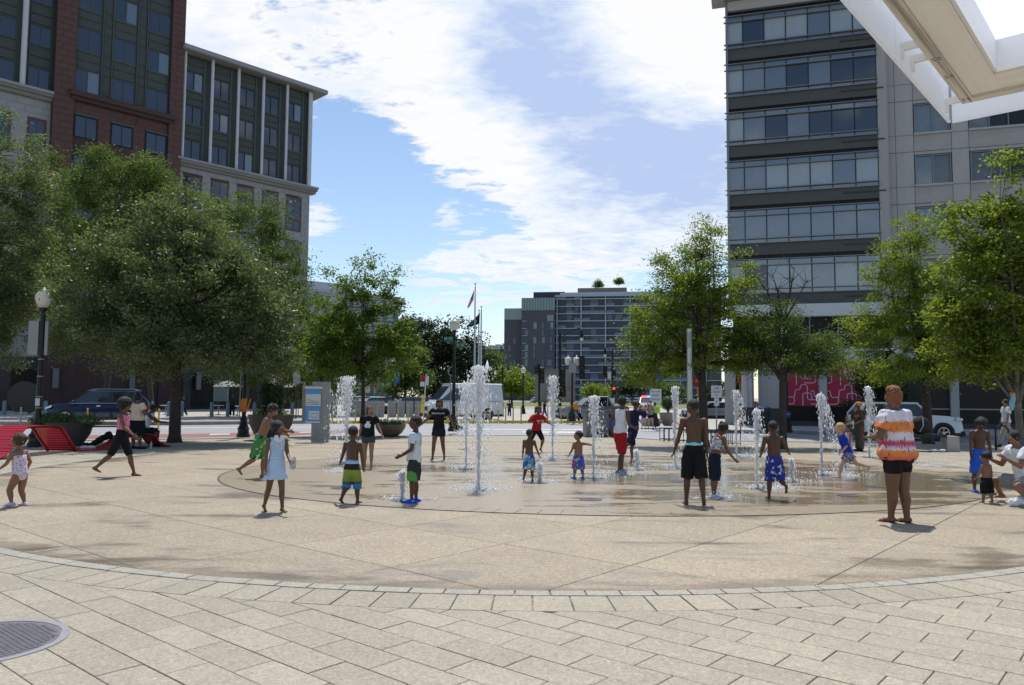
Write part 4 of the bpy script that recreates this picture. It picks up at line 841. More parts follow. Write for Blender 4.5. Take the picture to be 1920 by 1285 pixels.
def car(label, cat, loc, rz, L=4.9, Wd=1.9, Ht=1.75, belt=1.05, hood=1.02, nose=.72, xs=(.28, .10, -.34, -.49), pm=None, wr=.36, group=None, cladding=True, rails=False, chrome=False, panel=False, bar=False, name='parked_car', pickup=False, plate=True, wbx=(.31, -.28)):
    t = thing(name, label, cat, loc, rz, group); w = Wd/2; h = L/2; zb = .24; body = MB(); x1, x2, x3, x4 = (q*L for q in xs)
    st = [(-h, zb+.14, belt*.86, w*.80, w*.76), (-h+.06, zb+.06, belt*.97, w*.92, w*.86), (-h+.35, zb, belt, w*.97, w*.90), (x4, zb, belt, w, w*.92), (x3, zb, belt, w, w*.93), (0, zb, belt-.01, w, w*.93), (x2, zb, belt-.02, w, w*.93), (x1, zb, hood+.03, w*.99, w*.90),
          ((x1+h)*.5+.12, zb, hood-.02, w*.98, w*.84), (h-.38, zb+.02, hood-.08, w*.95, w*.76), (h-.10, zb+.05, nose+.12, w*.86, w*.68), (h, zb+.12, nose, w*.72, w*.58)]
    st = sorted(st, key=lambda q: q[0]); b = body.loft([ringsec(*q) for q in st]).build('body', pm, t, smooth=38)
    cab = MB(); rw = w*.74; zr = Ht-.07
    g4 = [(x4, belt, belt+.01, w*.90, w*.90), (x3 if not pickup else x3, belt, zr, w*.91, rw), ((x2+x3)/2, belt, zr+.02, w*.91, rw*1.01), (x2, belt, zr, w*.91, rw), (x1, belt-.02, belt-.01, w*.88, w*.86)]
    def gs(x, z0, z1, a, c): return [Vector((x, -a, z0)), Vector((x, -c, z1)), Vector((x, c, z1)), Vector((x, a, z0))]
    cab.loft([gs(*q) for q in g4]).build('cabin_glass', pm if panel else m_cglass, t)
    rf = MB(); rf.loft([ringsec(q, zr-.03, Ht-(.035 if q in (x2, x3) else 0), rw*(1.02), rw*.90, .02) for q in (x3-.04, x3+.15, (x2+x3)/2, x2-.12, x2+.05)]); rf.build('roof', pm, t, smooth=40)
    def pillar(p, q, r=.045, m=pm):
        for s in (-1, 1): MB().tube([(p[0], s*p[1], p[2]), (q[0], s*q[1], q[2])], [r*1.2, r], 6).build('pillar', m, t)
    if not panel:
        pillar((x1, w*.885, belt-.02), (x2, rw*1.0, zr)); pillar((x4+.05, w*.90, belt), (x3, rw*1.0, zr), .07); xm = (x2+x3)/2+.1; pillar((xm, w*.915, belt), (xm, rw*1.01, zr), .035, m_trim); xq = x3+(xm-x3)*.18; pillar((xq, w*.912, belt), (xq-.12, rw*1.01, zr), .05)
    else:
        o = MB(); f = lambda t_: (x1+(x2-x1)*t_, w*.87+(rw-w*.87)*t_, belt+(zr-belt)*t_)
        a0, a1 = f(.08), f(.9); o.add([(a0[0]+.02, -a0[1]+.06, a0[2]), (a0[0]+.02, a0[1]-.06, a0[2]), (a1[0]+.02, a1[1]-.05, a1[2]), (a1[0]+.02, -a1[1]+.05, a1[2])], [(0, 1, 2, 3)]); o.build('windscreen', m_cglass, t)
        for s in (-1, 1): MB().add([(x1-.18, s*(w*.905), belt+.03), (x2-.75, s*(w*.925), belt+.03), (x2-.75, s*(rw*1.04+.02), zr-.28), (x2-.15, s*(rw*1.045+.02), zr-.28)], [(0, 1, 2, 3)]).build('side_window', m_cglass, t)
    for x in wbx:
        for s in (-1, 1):
            MB().cyl((x*L, s*(w-.20), wr), (x*L, s*(w+.004), wr), wr*1.22, n=24).build('wheel_arch', m_trim, t); wheel(t, x*L, s*(w-.10), wr)
    for s in (-1, 1):
        MB().loft([[Vector((h-.32, s*w*.90, hood-.20)), Vector((h-.32, s*w*.915, hood-.08)), Vector((h-.30, s*w*.70, hood-.075))], [Vector((h+.0, s*w*.70, nose-.02)), Vector((h+.0, s*w*.70, nose+.08)), Vector((h+.01, s*w*.50, nose+.08))]]).build('headlight', m_hl, t)
        MB().b2((-h-.012, s*w*.60, belt*.72), (-h+.30, s*w*.90, belt*.92)).build('tail_light', m_tl, t)
        MB().ell((x1-.22, s*(w+.09), belt+.09), (.07, .11, .075), 10, 6).build('mirror', pm if not panel else m_trim, t, smooth=True)
        for xd in (xs[1]*L-.55, xs[2]*L+.55): MB().b2((xd-.09, s*(w-.005), belt-.17), (xd+.09, s*(w+.025), belt-.13)).build('door_handle', m_chrome if chrome else pm, t)
        if cladding: MB().b2((-h+.1, s*(w-.06), zb-.03), (h-.15, s*(w+.008), zb+.13)).build('sill_trim', m_trim, t)
        if chrome: MB().tube([(x4+.1, s*(w*.925), belt+.01), (x3+.3, s*(w*.945), belt), (x2, s*(w*.94), belt-.01), (x1+.05, s*w*.90, belt-.03)], .018, 5).build('window_chrome', m_chrome, t); 
        if rails: MB().tube([(x3-.05, s*rw*.85, Ht-.02), (x3+.2, s*rw*.86, Ht+.05), (x2-.3, s*rw*.86, Ht+.05), (x2, s*rw*.85, Ht-.03)], .022, 6).build('roof_rail', m_chrome, t)
    MB().b2((h-.05, -w*.5, nose-.28), (h+.012, w*.5, nose-.02)).build('grille', m_trim, t); MB().b2((h-.3, -w*.88, zb-.02), (h+.02, w*.88, zb+.20)).build('bumper', m_trim if cladding else pm, t); MB().b2((-h-.02, -w*.88, zb), (-h+.2, w*.88, zb+.22)).build('bumper', m_trim if cladding else pm, t)
    if plate: MB().b2((h+.012, -.16, zb+.24), (h+.022, .16, zb+.40)).build('number_plate', m_col, t); MB().b2((-h-.02, -.16, belt*.55), (-h-.01, .16, belt*.55+.15)).build('number_plate', m_col, t)
    if bar:
        for s, c, n in ((-1, (1, .05, .03, 6.0), 'red'), (1, (.1, .25, 1, 5.0), 'blue')): MB().b2(((x2+x3)/2+.2, s*.05, Ht), ((x2+x3)/2+.5, s*.62, Ht+.14)).build('light_bar', mat('beacon_'+n, c[:3], .3, emit=c), t)
    return t
CZ = .05
p = AT(187, 790, 42.8); car('dark blue estate car driving left behind the plant tub', 'car', (p.x, p.y, CZ), rad(199), 5.0, 1.93, 1.80, 1.10, 1.08, .78, (.27, .10, -.38, -.49), paint('navy', (.012, .018, .05), .5), .38, rails=True, chrome=True, wbx=(.30, -.29))
p = AT(1694, 800, 35.0); car('white off-road car parked at the far kerb behind the stone bench', 'car', (p.x, p.y, RZ), rad(-9), 4.45, 1.85, 1.68, 1.10, 1.10, .92, (.20, .085, -.40, -.49), paint('white', (.70, .71, .71), 0, .3), .37, rails=False, wbx=(.30, -.28))
p = AT(866, 780, 54); van = car('white high roof delivery van behind the yellow posts', 'van', (p.x, p.y, CZ), rad(207), 5.5, 2.05, 2.48, 1.28, 1.22, .92, (.385, .20, -.485, -.495), paint('van_white', (.66, .68, .70), 0, .35), .36, panel=True, wbx=(.33, -.27))
p = AT(1108, 780, 58); car('grey pickup truck waiting behind the granite bin enclosure', 'truck', (p.x, p.y, RZ), rad(196), 5.3, 1.95, 1.85, 1.15, 1.15, .95, (.20, .06, -.20, -.26), paint('grey', (.24, .25, .26), .5), .40, name='pickup_truck')
p = AT(1213, 755, 92); car('white police car with lit roof beacons facing the plaza', 'police car', (p.x, p.y, RZ), rad(-96), 5.0, 2.0, 1.78, 1.1, 1.1, .85, pm=paint('white', (.70, .71, .71), 0, .3), wr=.38, bar=True, name='police_car')
p = AT(1379, 768, 66); car('orange taxi passing left behind the oak trunk', 'taxi', (p.x, p.y, RZ), rad(205), 4.6, 1.85, 1.55, 1.0, .98, .72, (.26, .08, -.36, -.48), paint('orange', (.50, .10, .03), .1), .34, name='taxi')
pk = [(693, 70, 'pale silver', (.42, .46, .48)), (722, 71, 'black', (.015, .017, .02)), (757, 69, 'charcoal', (.03, .035, .045)), (783, 73, 'dark blue', (.02, .03, .07)), (832, 66, 'black', (.012, .012, .014))]
lab = ['silver car parked behind the elm trunk', 'black car parked behind the wide concrete blocks', 'charcoal car parked beside the banner lamp post', 'dark blue car parked behind the leaning white post', 'black car parked in front of the van']
for (px, D_, n, c), lb in zip(pk, lab):
    p = AT(px, 770, D_); car(lb, 'car', (p.x, p.y, CZ), rad(222 if px < 800 else 205), 4.7, 1.85, 1.48, .98, .95, .7, (.25, .07, -.33, -.46), paint(n.replace(' ', '_'), c, .4), .33, 'cars parked along the far kerb')
p = AT(1330, 768, 64); car('silver saloon parked behind the oak by the steel column', 'car', (p.x, p.y, RZ), rad(200), 4.6, 1.82, 1.47, .98, .95, .7, (.25, .07, -.33, -.46), paint('silver', (.45, .46, .48), .6), .33)
fc = [(598, 'white'), (655, 'pale silver'), (676, 'white'), (700, 'charcoal'), (735, 'white'), (770, 'silver'), (1012, 'white'), (1150, 'charcoal'), (1165, 'white'), (1185, 'silver'), (1265, 'white'), (1290, 'charcoal')]
COLS = {'white': (.7, .7, .7), 'pale silver': (.42, .46, .48), 'charcoal': (.03, .035, .045), 'silver': (.45, .46, .48)}; nth = {}; ordn = ['first', 'second', 'third', 'fourth', 'fifth', 'sixth', 'seventh']
for px, n in fc:
    k = nth.get(n, 0); nth[n] = k+1; p = AT(px, 745, 150 if px < 900 else 196)
    car('%s %s car from the left in the far row beyond the lawn' % (ordn[k], n), 'car', (p.x, p.y, RZ), rad(180 if px % 2 else 0), 4.6, 1.85, 1.5, 1.0, .97, .7, (.25, .07, -.33, -.46), paint(n.replace(' ', '_'), COLS[n], .2), .33, 'cars parked beyond the lawn', name='distant_car')
# ================================================================== street furniture
m_globe = mat('lamp_globe', (.72, .71, .60), .25, spec=.5, trans=.15); m_gold = mat('pale_gold', (.55, .43, .13), .5); m_signw = mat('sign_white', (.62, .63, .62), .6); m_signgr = mat('sign_green', (.005, .13, .09), .5); m_signbk = mat('sign_back_grey', (.27, .275, .28), .5, .3); m_blk = mat('letter_black', (.015, .015, .015), .7)
def lamp(label, p, Hh, globes=1, group='globe street lamps', s=1.0, name='street_lamp', z=0.0):
    t = thing(name, label, 'street lamp', (p.x, p.y, z), 0, group)
    MB().lathe([(.26*s, 0), (.26*s, .10), (.22*s, .14), (.21*s, .30), (.24*s, .34), (.17*s, .44), (.13*s, .62), (.15*s, .68), (.11*s, .78)], n=16).build('base', m_black, t, smooth=30)
    pole = MB(); pole.lathe([(.085*s, .75), (.06*s, Hh-.75), (.09*s, Hh-.70), (.09*s, Hh-.62)], n=12); pole.build('pole', m_black, t, smooth=30)
    gs = [(0, 0)] if globes == 1 else [(-.28, 0), (.28, 0)]
    if globes == 2: MB().tube([(-.28, 0, Hh-.62), (-.15, 0, Hh-.80), (0, 0, Hh-.85), (.15, 0, Hh-.80), (.28, 0, Hh-.62)], .03, 6).build('bracket', m_black, t)
    for gx, gy in gs:
        g = MB().lathe([(.10*s, Hh-.62), (.19*s, Hh-.50), (.235*s, Hh-.34), (.225*s, Hh-.22), (.15*s, Hh-.13), (.085*s, Hh-.10)], (gx, gy, 0), 18).build('globe', m_globe, t, smooth=True)
        MB().lathe([(.09*s, Hh-.10), (.10*s, Hh-.07), (.05*s, Hh-.04), (.035*s, Hh), (.001, Hh+.05)], (gx, gy, 0), 12).build('finial', m_globe, t, smooth=True)
    return t
p1 = G(69, 837); l1 = lamp('globe street lamp at left with a grey box on its pole', p1, 5.05, s=1.1)
MB().b2((-.42, -.05, 2.9), (-.10, .05, 4.0)).build('control_box', m_signbk, l1); MB().b2((.10, -.03, 2.9), (.2, .03, 4.0)).build('banner_arm', m_signbk, l1)
for z in (1.2, 1.55, 2.2, 2.75): MB().lathe([(.09, z), (.095, z+.02), (.09, z+.04)], n=14).build('pole_band', m_signbk, l1)
MB().b2((-.06, -.10, 1.28), (.08, -.085, 1.52)).build('sticker', m_signw, l1)
p2 = G(850, 809); l2 = lamp('globe street lamp carrying two green street name signs', p2, 5.45, s=1.05)
for (x0, x1, z0, z1), s_, sub in (((-.50, -.07, 4.26, 4.52), 'M  ST', '900'), ((.07, .55, 3.98, 4.22), '2  ST', '1100')):
    pl = MB().b2((x0, -.06, z0), (x1, -.045, z1)).build('name_plate', m_signgr, l2); text(s_, .17, pl, ((x0+x1)/2, -.064, (z0+z1)/2+.02), (math.pi/2, 0, 0), m_signw); text(sub, .09, pl, ((x0+x1)/2, -.064, z0-.05), (math.pi/2, 0, 0), m_signw)
MB().tube([(-.02+.16*math.cos(a)-.1, -.05, 2.85+.2*math.sin(a)) for a in [math.pi*(.5+i/10) for i in range(11)]], .025, 6).build('banner_hoop', m_signbk, l2); MB().cyl((-.16, 0, .4), (-.16, 0, 2.65), .02).build('conduit', m_signbk, l2); MB().box((.16, -.1, 1.25), (.10, .08, .22)).build('push_button', m_signw, l2)
for ex in (.25, .36): MB().ell((ex, -.12, .16), (.11, .11, .14), 10, 6).build('bag', m_blk, l2)
p3 = G(456, 820); l3 = lamp('lamp post with an orange notice strapped to its base', p3, 5.1)
m_or = NT('orange_notice'); o1 = m_or.noise(3, 4, sc=(1, 1, 2)); m_or.set(Base_Color=m_or.ramp(o1, (.45, (.70, .24, .02)), (.62, (.62, .20, .03)), (.66, (.05, .03, .02))), Roughness=.6)
MB().add([(-.13, -.25, .98), (.16, -.25, 1.02), (.2, -.22, 1.55), (-.08, -.22, 1.5)], [(0, 1, 2, 3)]).build('orange_sign', m_or.m, l3); MB().box((.24, -.2, 1.25), (.05, .02, .55), R=Matrix.Rotation(.28, 3, 'Y')).build('orange_sign', m_or.m, l3); MB().cyl((-.10, -.25, .7), (-.08, -.22, 2.6), .022).build('sign_stake', m_signbk, l3)
p4 = G(1476, 813); l4 = lamp('globe street lamp with a blue wrapped base in front of magenta panels', p4, 5.2, z=.05)
MB().lathe([(.17, .72), (.17, 1.02), (.12, 1.02)], n=16).build('blue_wrap', mat('blue_wrap', (.03, .05, .30), .5), l4); text('CITY', .12, l4, (0, -.172, .86), (math.pi/2, 0, 0), m_signw)
for px, D_, Hh, gl, lb in ((981, 72, 4.35, 1, 'single globe lamp in front of the dark brick wing'), (1073, 52, 4.35, 2, 'twin globe lamp beside the traffic signals'), (869, 100, 5.3, 1, 'far globe lamp just right of the street sign lamp'), (902, 105, 6.9, 1, 'far globe lamp beside the flagpoles'), (737, 64, 4.6, 1, 'globe lamp with a blue banner behind the flower bowl'), (1228, 44, 4.0, 1, 'globe lamp behind the lane sign')):
    p = AT(px, 740, D_); t = lamp(lb, p, Hh, gl, z=CZ)
    if px in (737, 1228): MB().b2((.12, -.02, 2.6), (.5, .02, 3.5) if px == 737 else (.45, .02, 3.2)).build('banner', mat('blue_banner', (.03, .10, .42), .6), t)
def cobra(label, px, D_, Hh, arm, heads=1):
    p = AT(px, 740, D_); t = thing('road_lamp', label, 'street lamp', (p.x, p.y, CZ), 0, 'tall road lamps')
    MB().lathe([(.2, 0), (.2, .3), (.12, .5), (.10, Hh), (.03, Hh+.35)], n=12).build('pole', m_black, t, smooth=30)
    for s in ((1,) if heads == 1 else (1, -1)):
        a = arm*s; MB().tube([(0, 0, Hh-.3), (a*.5, 0, Hh+.25), (a*.85, 0, Hh+.5), (a, 0, Hh+.42)], .04, 6).build('arm', m_black, t)
        MB().lathe([(.05, Hh+.42), (.1, Hh+.2), (.17, Hh-.05), (.17, Hh-.25)], (a, 0, 0), 12).build('lamp_hood', m_black, t, smooth=True); MB().lathe([(.15, Hh-.25), (.14, Hh-.4), (.03, Hh-.5)], (a, 0, 0), 12).build('lamp_glass', m_globe, t, smooth=True)
    return t
c1 = cobra('tall black road lamp with one long arm at the junction', 1050, 60, 6.4, 1.65); cobra('tall black road lamp with arm to the left by the signals', 1149, 76, 6.0, -.75); cobra('black road lamp with two short arms in front of the bright tree', 942, 96, 5.0, .7, 2)
def signal(parent, x, z, h=1.15, y=-.1, lit=None):
    o = MB().box((x, y, z), (.36, .28, h)).build('signal_head', m_black, parent); n = 3
    for i in range(n):
        zz = z+h/2-h*(i+.5)/n; MB().cyl((x, y-.14, zz), (x, y-.17, zz), .12, n=12).build('signal_lens', mat('lens_red_lit', (.8, .03, .02), .3, emit=(1, .04, .02, 3)) if lit == i else mat('lens_dark', (.05, .03, .02), .3), o)
        MB().cyl((x, y-.15, zz), (x, y-.33, zz+.02), .145, .14, 12, cap=False).build('signal_visor', m_black, o)
signal(c1, .22, 2.95, 1.5); signal(c1, .25, 1.95, .8)
p = AT(1073, 740, 51.6); arm = thing('signal_mast', 'black signal arm stretching left of the twin globe lamp', 'traffic signal', (p.x, p.y, CZ)); MB().tube([(-.6, 0, 3.45), (1.0, 0, 3.55)], .03, 6).build('arm', m_black, arm); MB().cyl((0, -.12, 0), (0, -.12, 3.7), .06).build('post', m_black, arm); MB().b2((-.25, -.2, 3.2), (.25, -.18, 3.85)).build('sign_back', m_signbk, arm); signal(arm, .62, 3.55, 1.5)
p = AT(1148, 740, 74); sg = thing('signal_post', 'traffic signal post with a red lit lamp by the oak', 'traffic signal', (p.x, p.y, CZ)); MB().cyl((0, 0, 0), (0, 0, 4.2), .08).build('post', m_black, sg); signal(sg, -.75, 3.95, 1.15); signal(sg, .15, 3.7, .8); signal(sg, .12, 2.15, .75, lit=0); MB().b2((-.45, -.16, 3.3), (-.12, -.14, 4.0)).build('lane_plate', m_signw, sg); MB().b2((-.2, -.16, 1.0), (.2, -.14, 1.5)).build('small_plate', m_signw, sg); MB().tube([(-.75, 0, 3.95), (0, 0, 3.95)], .03).build('arm', m_black, sg)
p = AT(1011, 740, 62); sg2 = thing('signal_post', 'traffic signal post left of the tall fountain jet', 'traffic signal', (p.x, p.y, CZ)); MB().cyl((0, 0, 0), (0, 0, 4.2), .09).build('post', m_black, sg2); signal(sg2, .22, 3.3, 1.3); signal(sg2, -.2, 3.7, .7); MB().box((.2, -.25, 3.9), (.3, .1, .12)).build('camera_box', m_signw, sg2)
# flagpoles and flags
def flagpole(label, px, D_, top, fl=None):
    p = AT(px, 740, D_); zt = AT(px, top, D_).z; t = thing('flagpole', label, 'flagpole', (p.x, p.y, RZ), 0, 'flagpoles'); m_al = mat('aluminium', (.55, .56, .58), .35, .8)
    MB().lathe([(.16, 0), (.16, .2), (.12, .3), (.06, zt-.3)], n=12).build('pole', m_al, t, smooth=30); MB().cyl((0, 0, zt-.32), (0, 0, zt-.02), .03, n=8).build('truck', m_black, t); MB().ell((0, 0, zt+.02), .10, 10, 6).build('ball', m_al, t, smooth=True); return t, p, zt
def flag(label, px, D_, tl, tr, br, bl, m, nx=24, ny=16):
    """a hanging cloth between four photographed corners (hoist on the right), with folds in depth"""
    P = [AT(*q, D_) for q in (tl, tr, br, bl)]; vs, fs, uv = [], [], []
    for j in range(ny+1):
        for i in range(nx+1):
            u, v = i/nx, j/ny; q = P[1].lerp(P[0], u).lerp(P[2].lerp(P[3], u), v); q = q+Vector((0, .16*u*math.sin(u*9+v*2.0), -.05*math.sin(u*math.pi)))
            vs.append(q); uv.append((u, v))
    for j in range(ny):
        for i in range(nx): a = j*(nx+1)+i; fs.append((a, a+1, a+nx+2, a+nx+1))
    o = MB(); o.add(vs, fs); ob = o.build('flag', m, None, smooth=True, fix=False); me = ob.data; ul = me.uv_layers.new(name='uv')
    for lp in me.loops: ul.data[lp.index].uv = uv[lp.vertex_index]
    c = P[1]; ob.location = c; me.transform(Matrix.Translation(-c)); ob.modifiers.new('thick', 'SOLIDIFY').thickness = .006; return tag(ob, label, 'flag')
fm = NT('stars_and_stripes'); uvn = nd(fm.t, 'ShaderNodeUVMap', uv_map='uv'); sxy = nd(fm.t, 'ShaderNodeSeparateXYZ'); fm.lk(uvn.outputs[0], sxy.inputs[0])
stripe = fm.math('GREATER_THAN', fm.math('FRACT', fm.math('MULTIPLY', sxy.outputs[1], 6.5)), .5); can = fm.math('MULTIPLY', fm.math('LESS_THAN', sxy.outputs[0], .45), fm.math('LESS_THAN', sxy.outputs[1], .54))
vo = nd(fm.t, 'ShaderNodeTexVoronoi'); vo.inputs['Scale'].default_value = 16; vo.inputs['Randomness'].default_value = .1; fm.lk(uvn.outputs[0], vo.inputs['Vector']); star = fm.math('LESS_THAN', vo.outputs['Distance'], .22)
fm.set(Base_Color=fm.mix(can, fm.mix(stripe, (.42, .02, .035), (.65, .64, .64)), fm.mix(star, (.025, .03, .12), (.6, .6, .62))), Roughness=.8)
pm_ = NT('black_flag_print'); uvn = nd(pm_.t, 'ShaderNodeUVMap', uv_map='uv'); vm = nd(pm_.t, 'ShaderNodeVectorMath', operation='DISTANCE'); pm_.lk(uvn.outputs[0], vm.inputs[0]); vm.inputs[1].default_value = (.5, .52, 0)
rg_ = pm_.math('MULTIPLY', pm_.math('LESS_THAN', vm.outputs['Value'], .24), pm_.math('GREATER_THAN', vm.outputs['Value'], .19)); pm_.set(Base_Color=pm_.mix(rg_, (.012, .013, .018), (.45, .46, .48)), Roughness=.8)
flagpole('tallest flagpole flying the striped flag', 889, 76, 530); flagpole('right hand flagpole flying the black flag', 901, 76, 573); flagpole('thin flagpole between its two neighbours', 896.5, 79, 580)
flag('red white and blue flag hanging limp from the tallest pole', 889, 76, (876.5, 574), (889, 543), (888, 562), (876.5, 580), fm.m); flag('black flag blown left from the right hand pole', 901, 76, (877, 610), (900, 586), (899, 607), (877, 614), pm_.m)
# information kiosk
p = G(594, 829); ks = thing('information_kiosk', 'grey concrete information kiosk with blue map panels', 'kiosk', (p.x, p.y, 0), rad(8)); k = p.y/FPX; m_ks = mat('kiosk_concrete', (.30, .295, .28), .8, var=.10, scale=3, bump=.1); kw = 23*k
MB().b2((-10*k, -.12, 0), (23*k, .12, 112*k)).build('slab', m_ks, ks); MB().b2((-28*k, -.06, 36*k), (-10*k, .06, 105*k)).build('side_panel', m_ks, ks); MB().b2((-26*k, -.05, 105*k), (-23*k, .0, 111*k)).build('side_pin', m_signbk, ks)
fr = MB().b2((-22*k, -.17, 35*k), (7*k, -.121, 103*k)).build('display_frame', m_signbk, ks); MB().b2((-23*k, -.19, 99*k), (9*k, -.121, 103*k)).build('display_hood', mat('pale_steel', (.55, .56, .56), .4, .4), ks)
m_mb = mat('map_blue', (.09, .30, .62), .5); m_mw = mat('map_white', (.58, .61, .62), .5)
for z0, z1, m in ((89, 98, m_mb), (67, 89, m_mw), (39, 67, m_mb)): MB().b2((-21*k, -.178, z0*k), (6*k, -.171, z1*k)).build('map_panel', m, fr)
MB().b2((-15*k, -.182, 42*k), (4*k, -.179, 58*k)).build('map_panel', m_mw, fr); ln = MB()
for i, (x0, z0, x1, z1) in enumerate([(-18, 79, -6, 76), (-6, 76, 4, 73), (-19, 74, 2, 72), (-12, 53, 2, 53), (-12, 50, -9, 46), (-9, 46, -1, 46), (-1, 46, 2, 50), (-19, 70, 4, 70)]): ln.cyl((x0*k, -.184, z0*k), (x1*k, -.184, z1*k), .008, n=4)
ln.build('map_line', m_signbk, fr); MB().b2((-21*k, -.182, 35.5*k), (6*k, -.179, 38.5*k)).build('map_panel', m_mw, fr)
text('i', .16, ks, (15*k, -.122, 95*k), (math.pi/2, 0, 0), m_signbk); text('SI', .30, ks, (6*k, -.122, 17*k), (math.pi/2, 0, 0), m_signbk)
# yellow posts, one by one
def ypost(label, px, py, h=1.0, grp='yellow posts along the kerb', m=None, D_=None):
    p = G(px, py, RZ) if D_ is None else AT(px, py, D_); t = thing('kerb_post', label, 'post', (p.x, p.y, RZ), 0, grp); m = m or m_ypost
    MB().lathe([(.10, 0), (.10, .03), (.045, .06), (.042, h), (.02, h+.03)], n=10).build('post', m, t, smooth=30)
    for z in (h*.72, h*.86): MB().lathe([(.046, z), (.046, z+.06), (.04, z+.06)], n=10).build('band', m_refl, t)
    return t
m_ypost = mat('post_yellow', (.62, .38, .02), .5); m_refl = mat('post_band', (.40, .26, .03), .4); m_ypale = mat('post_pale_yellow', (.48, .38, .14), .5)
ypost('yellow plastic post in front of the blue car', 163, 802.5); ypost('yellow plastic post left of the large oak trunk', 297, 803.5); ypost('thin grey post at the far kerb above the shrub tub', 38, 801, 1.0, m=m_signbk)
xs_ = [623, 666, 707, 727, 746, 765, 784, 802, 838, 856, 888, 919, 934, 948, 962, 977, 1003, 1015, 1027, 1040, 1052, 1064, 1076, 1087]
nm = ['first', 'second', 'third', 'fourth', 'fifth', 'sixth', 'seventh', 'eighth', 'ninth', 'tenth', 'eleventh', 'twelfth', 'thirteenth', 'fourteenth', 'fifteenth', 'sixteenth', 'seventeenth', 'eighteenth', 'nineteenth', 'twentieth', 'twenty-first', 'twenty-second', 'twenty-third', 'twenty-fourth']
for q2, n in zip(xs_, nm): ypost('%s pale yellow post from the left on the yellow kerb' % n, q2, 794.6, 1.12, m=m_ypale)
# grey bollards and concrete blocks beyond the street
for i, px in enumerate([8, 85, 285, 316, 341, 397, 427, 477, 548]):
    p = AT(px, 770, 56); t = thing('bollard', '%s grey steel bollard from the left before the dark shopfronts' % nm[i], 'bollard', (p.x, p.y, CZ), 0, 'bollards before the shopfronts')
    MB().lathe([(.13, 0), (.13, .95), (.10, 1.03), (.02, 1.06)], n=12).build('shaft', mat('bollard_grey', (.16, .20, .24), .5, .3), t, smooth=30); MB().lathe([(.17, 0), (.17, .05), (.131, .06)], n=12).build('base_ring', m_signbk, t)
for i, (px, wpx) in enumerate([(618, 26), (661, 20), (689, 36), (714, 12), (735, 15), (752, 13), (768, 13), (784, 12), (800, 9), (811, 7)]):
    p = AT(px, 770, 58); w_ = wpx*58/FPX; t = thing('concrete_block', '%s concrete security block from the left behind the yellow posts' % nm[i], 'concrete block', (p.x, p.y, CZ), rad(4), 'concrete security blocks')
    MB().loft([[Vector((x*w_/2*s_, y*.28*s_, z)) for x, y in ((-1, -1), (1, -1), (1, 1), (-1, 1))] for z, s_ in ((0, 1), (1.14, 1), (1.2, .94))]).build('block', mat('block_concrete', (.27, .275, .275), .85, var=.15, scale=2), t); MB().box((0, -.03, .05), (w_*1.04, .66, .1)).build('footing', m_conc, t)
# planters
m_pot = mat('dark_pot', (.062, .055, .05), .6, var=.2, scale=4); m_bowl = mat('bronze_bowl', (.17, .135, .085), .5, .2, var=.15, scale=3); m_soil = mat('soil', (.04, .03, .022), .95); m_tan = mat('stone_pot', (.28, .23, .19), .8, var=.1, scale=3)
def pot(label, p, prof, m, name='planter', rz=0, group=None, n=28):
    t = thing(name, label, 'planter', (p.x, p.y, 0 if p.z == 0 else p.z), rz, group); MB().lathe(prof, n=n).build('pot', m, t, smooth=35); r, z = prof[-1]; MB().lathe([(r-.03, z-.10), (r-.03, z-.06), (.001, z-.05)], n=n).build('soil', m_soil, t); return t
p = G(507, 824); k = p.y/FPX; t = pot('tall dark tapered planter with an evergreen cone and an emblem', p, [(22*k, 0), (22*k, .08), (30*k, .2), (38*k, .55), (42*k, 46*k)], m_pot)
bush(t, (0, 0, 46*k+.75), (26*k, 26*k, 40*k), 2600, .11, .06, lf_dark, 71); bush(t, (0, 0, 46*k+.08), (38*k, 30*k, .14), 500, .10, .07, lf_mid, 72); MB().cyl((0, 0, 46*k-.1), (0, 0, 46*k+.6), .05, n=8).build('stem', m_bark, t)
MB().ext([(.20, .42), (.38, .44), (.42, .72), (.20, .74)], 1, -38*k*.96, -38*k*.98).build('emblem', mat('worn_emblem', (.16, .155, .15), .7), t)
p = G(732, 818); k = p.y/FPX; t = pot('wide bronze bowl planter full of white and yellow flowers', p, [(9*k, 0), (14*k, .01), (22*k, 7*k), (27.5*k, 16*k), (29*k, 22*k)], m_bowl)
bush(t, (0, 0, 23*k), (26*k, 26*k, 6*k), 900, .10, .06, lf_mid, 73); m_fl = mat('pale_petal', (.70, .66, .42), .7); m_fl2 = mat('white_petal', (.75, .72, .66), .7); m_fl3 = mat('rust_leaf', (.20, .06, .04), .7)
for i in range(46):
    a, r = random.uniform(0, 6.28), random.uniform(.1, 1)**.5*25*k; MB().ell((r*math.cos(a), r*math.sin(a), 23*k+random.uniform(3, 7.5)*k), random.uniform(.025, .05), 6, 4).build('blossom', (m_fl, m_fl2, m_fl, m_fl3)[i % 4], t)
p = G(128, 836); k = p.y/FPX; t = pot('wide dark tub of trailing shrubs behind the red bench', p, [(24*k, 0), (26*k, .1), (36*k, 22*k), (42*k, 44*k)], m_pot)
bush(t, (-.45, 0, 46*k), (48*k, 30*k, 15*k), 3600, .10, .035, lf_mid, 74, droop=.5); bush(t, (.55, 0, 46*k), (30*k, 26*k, 12*k), 1500, .10, .03, lf_oak, 75, droop=.5)
p = G(1253, 799, .0); k = p.y/FPX; t = pot('round stone planter with a clipped ball bush on a stem', p, [(8*k, 0), (12*k, 5*k), (15*k, 14*k), (17*k, 25*k)], m_tan)
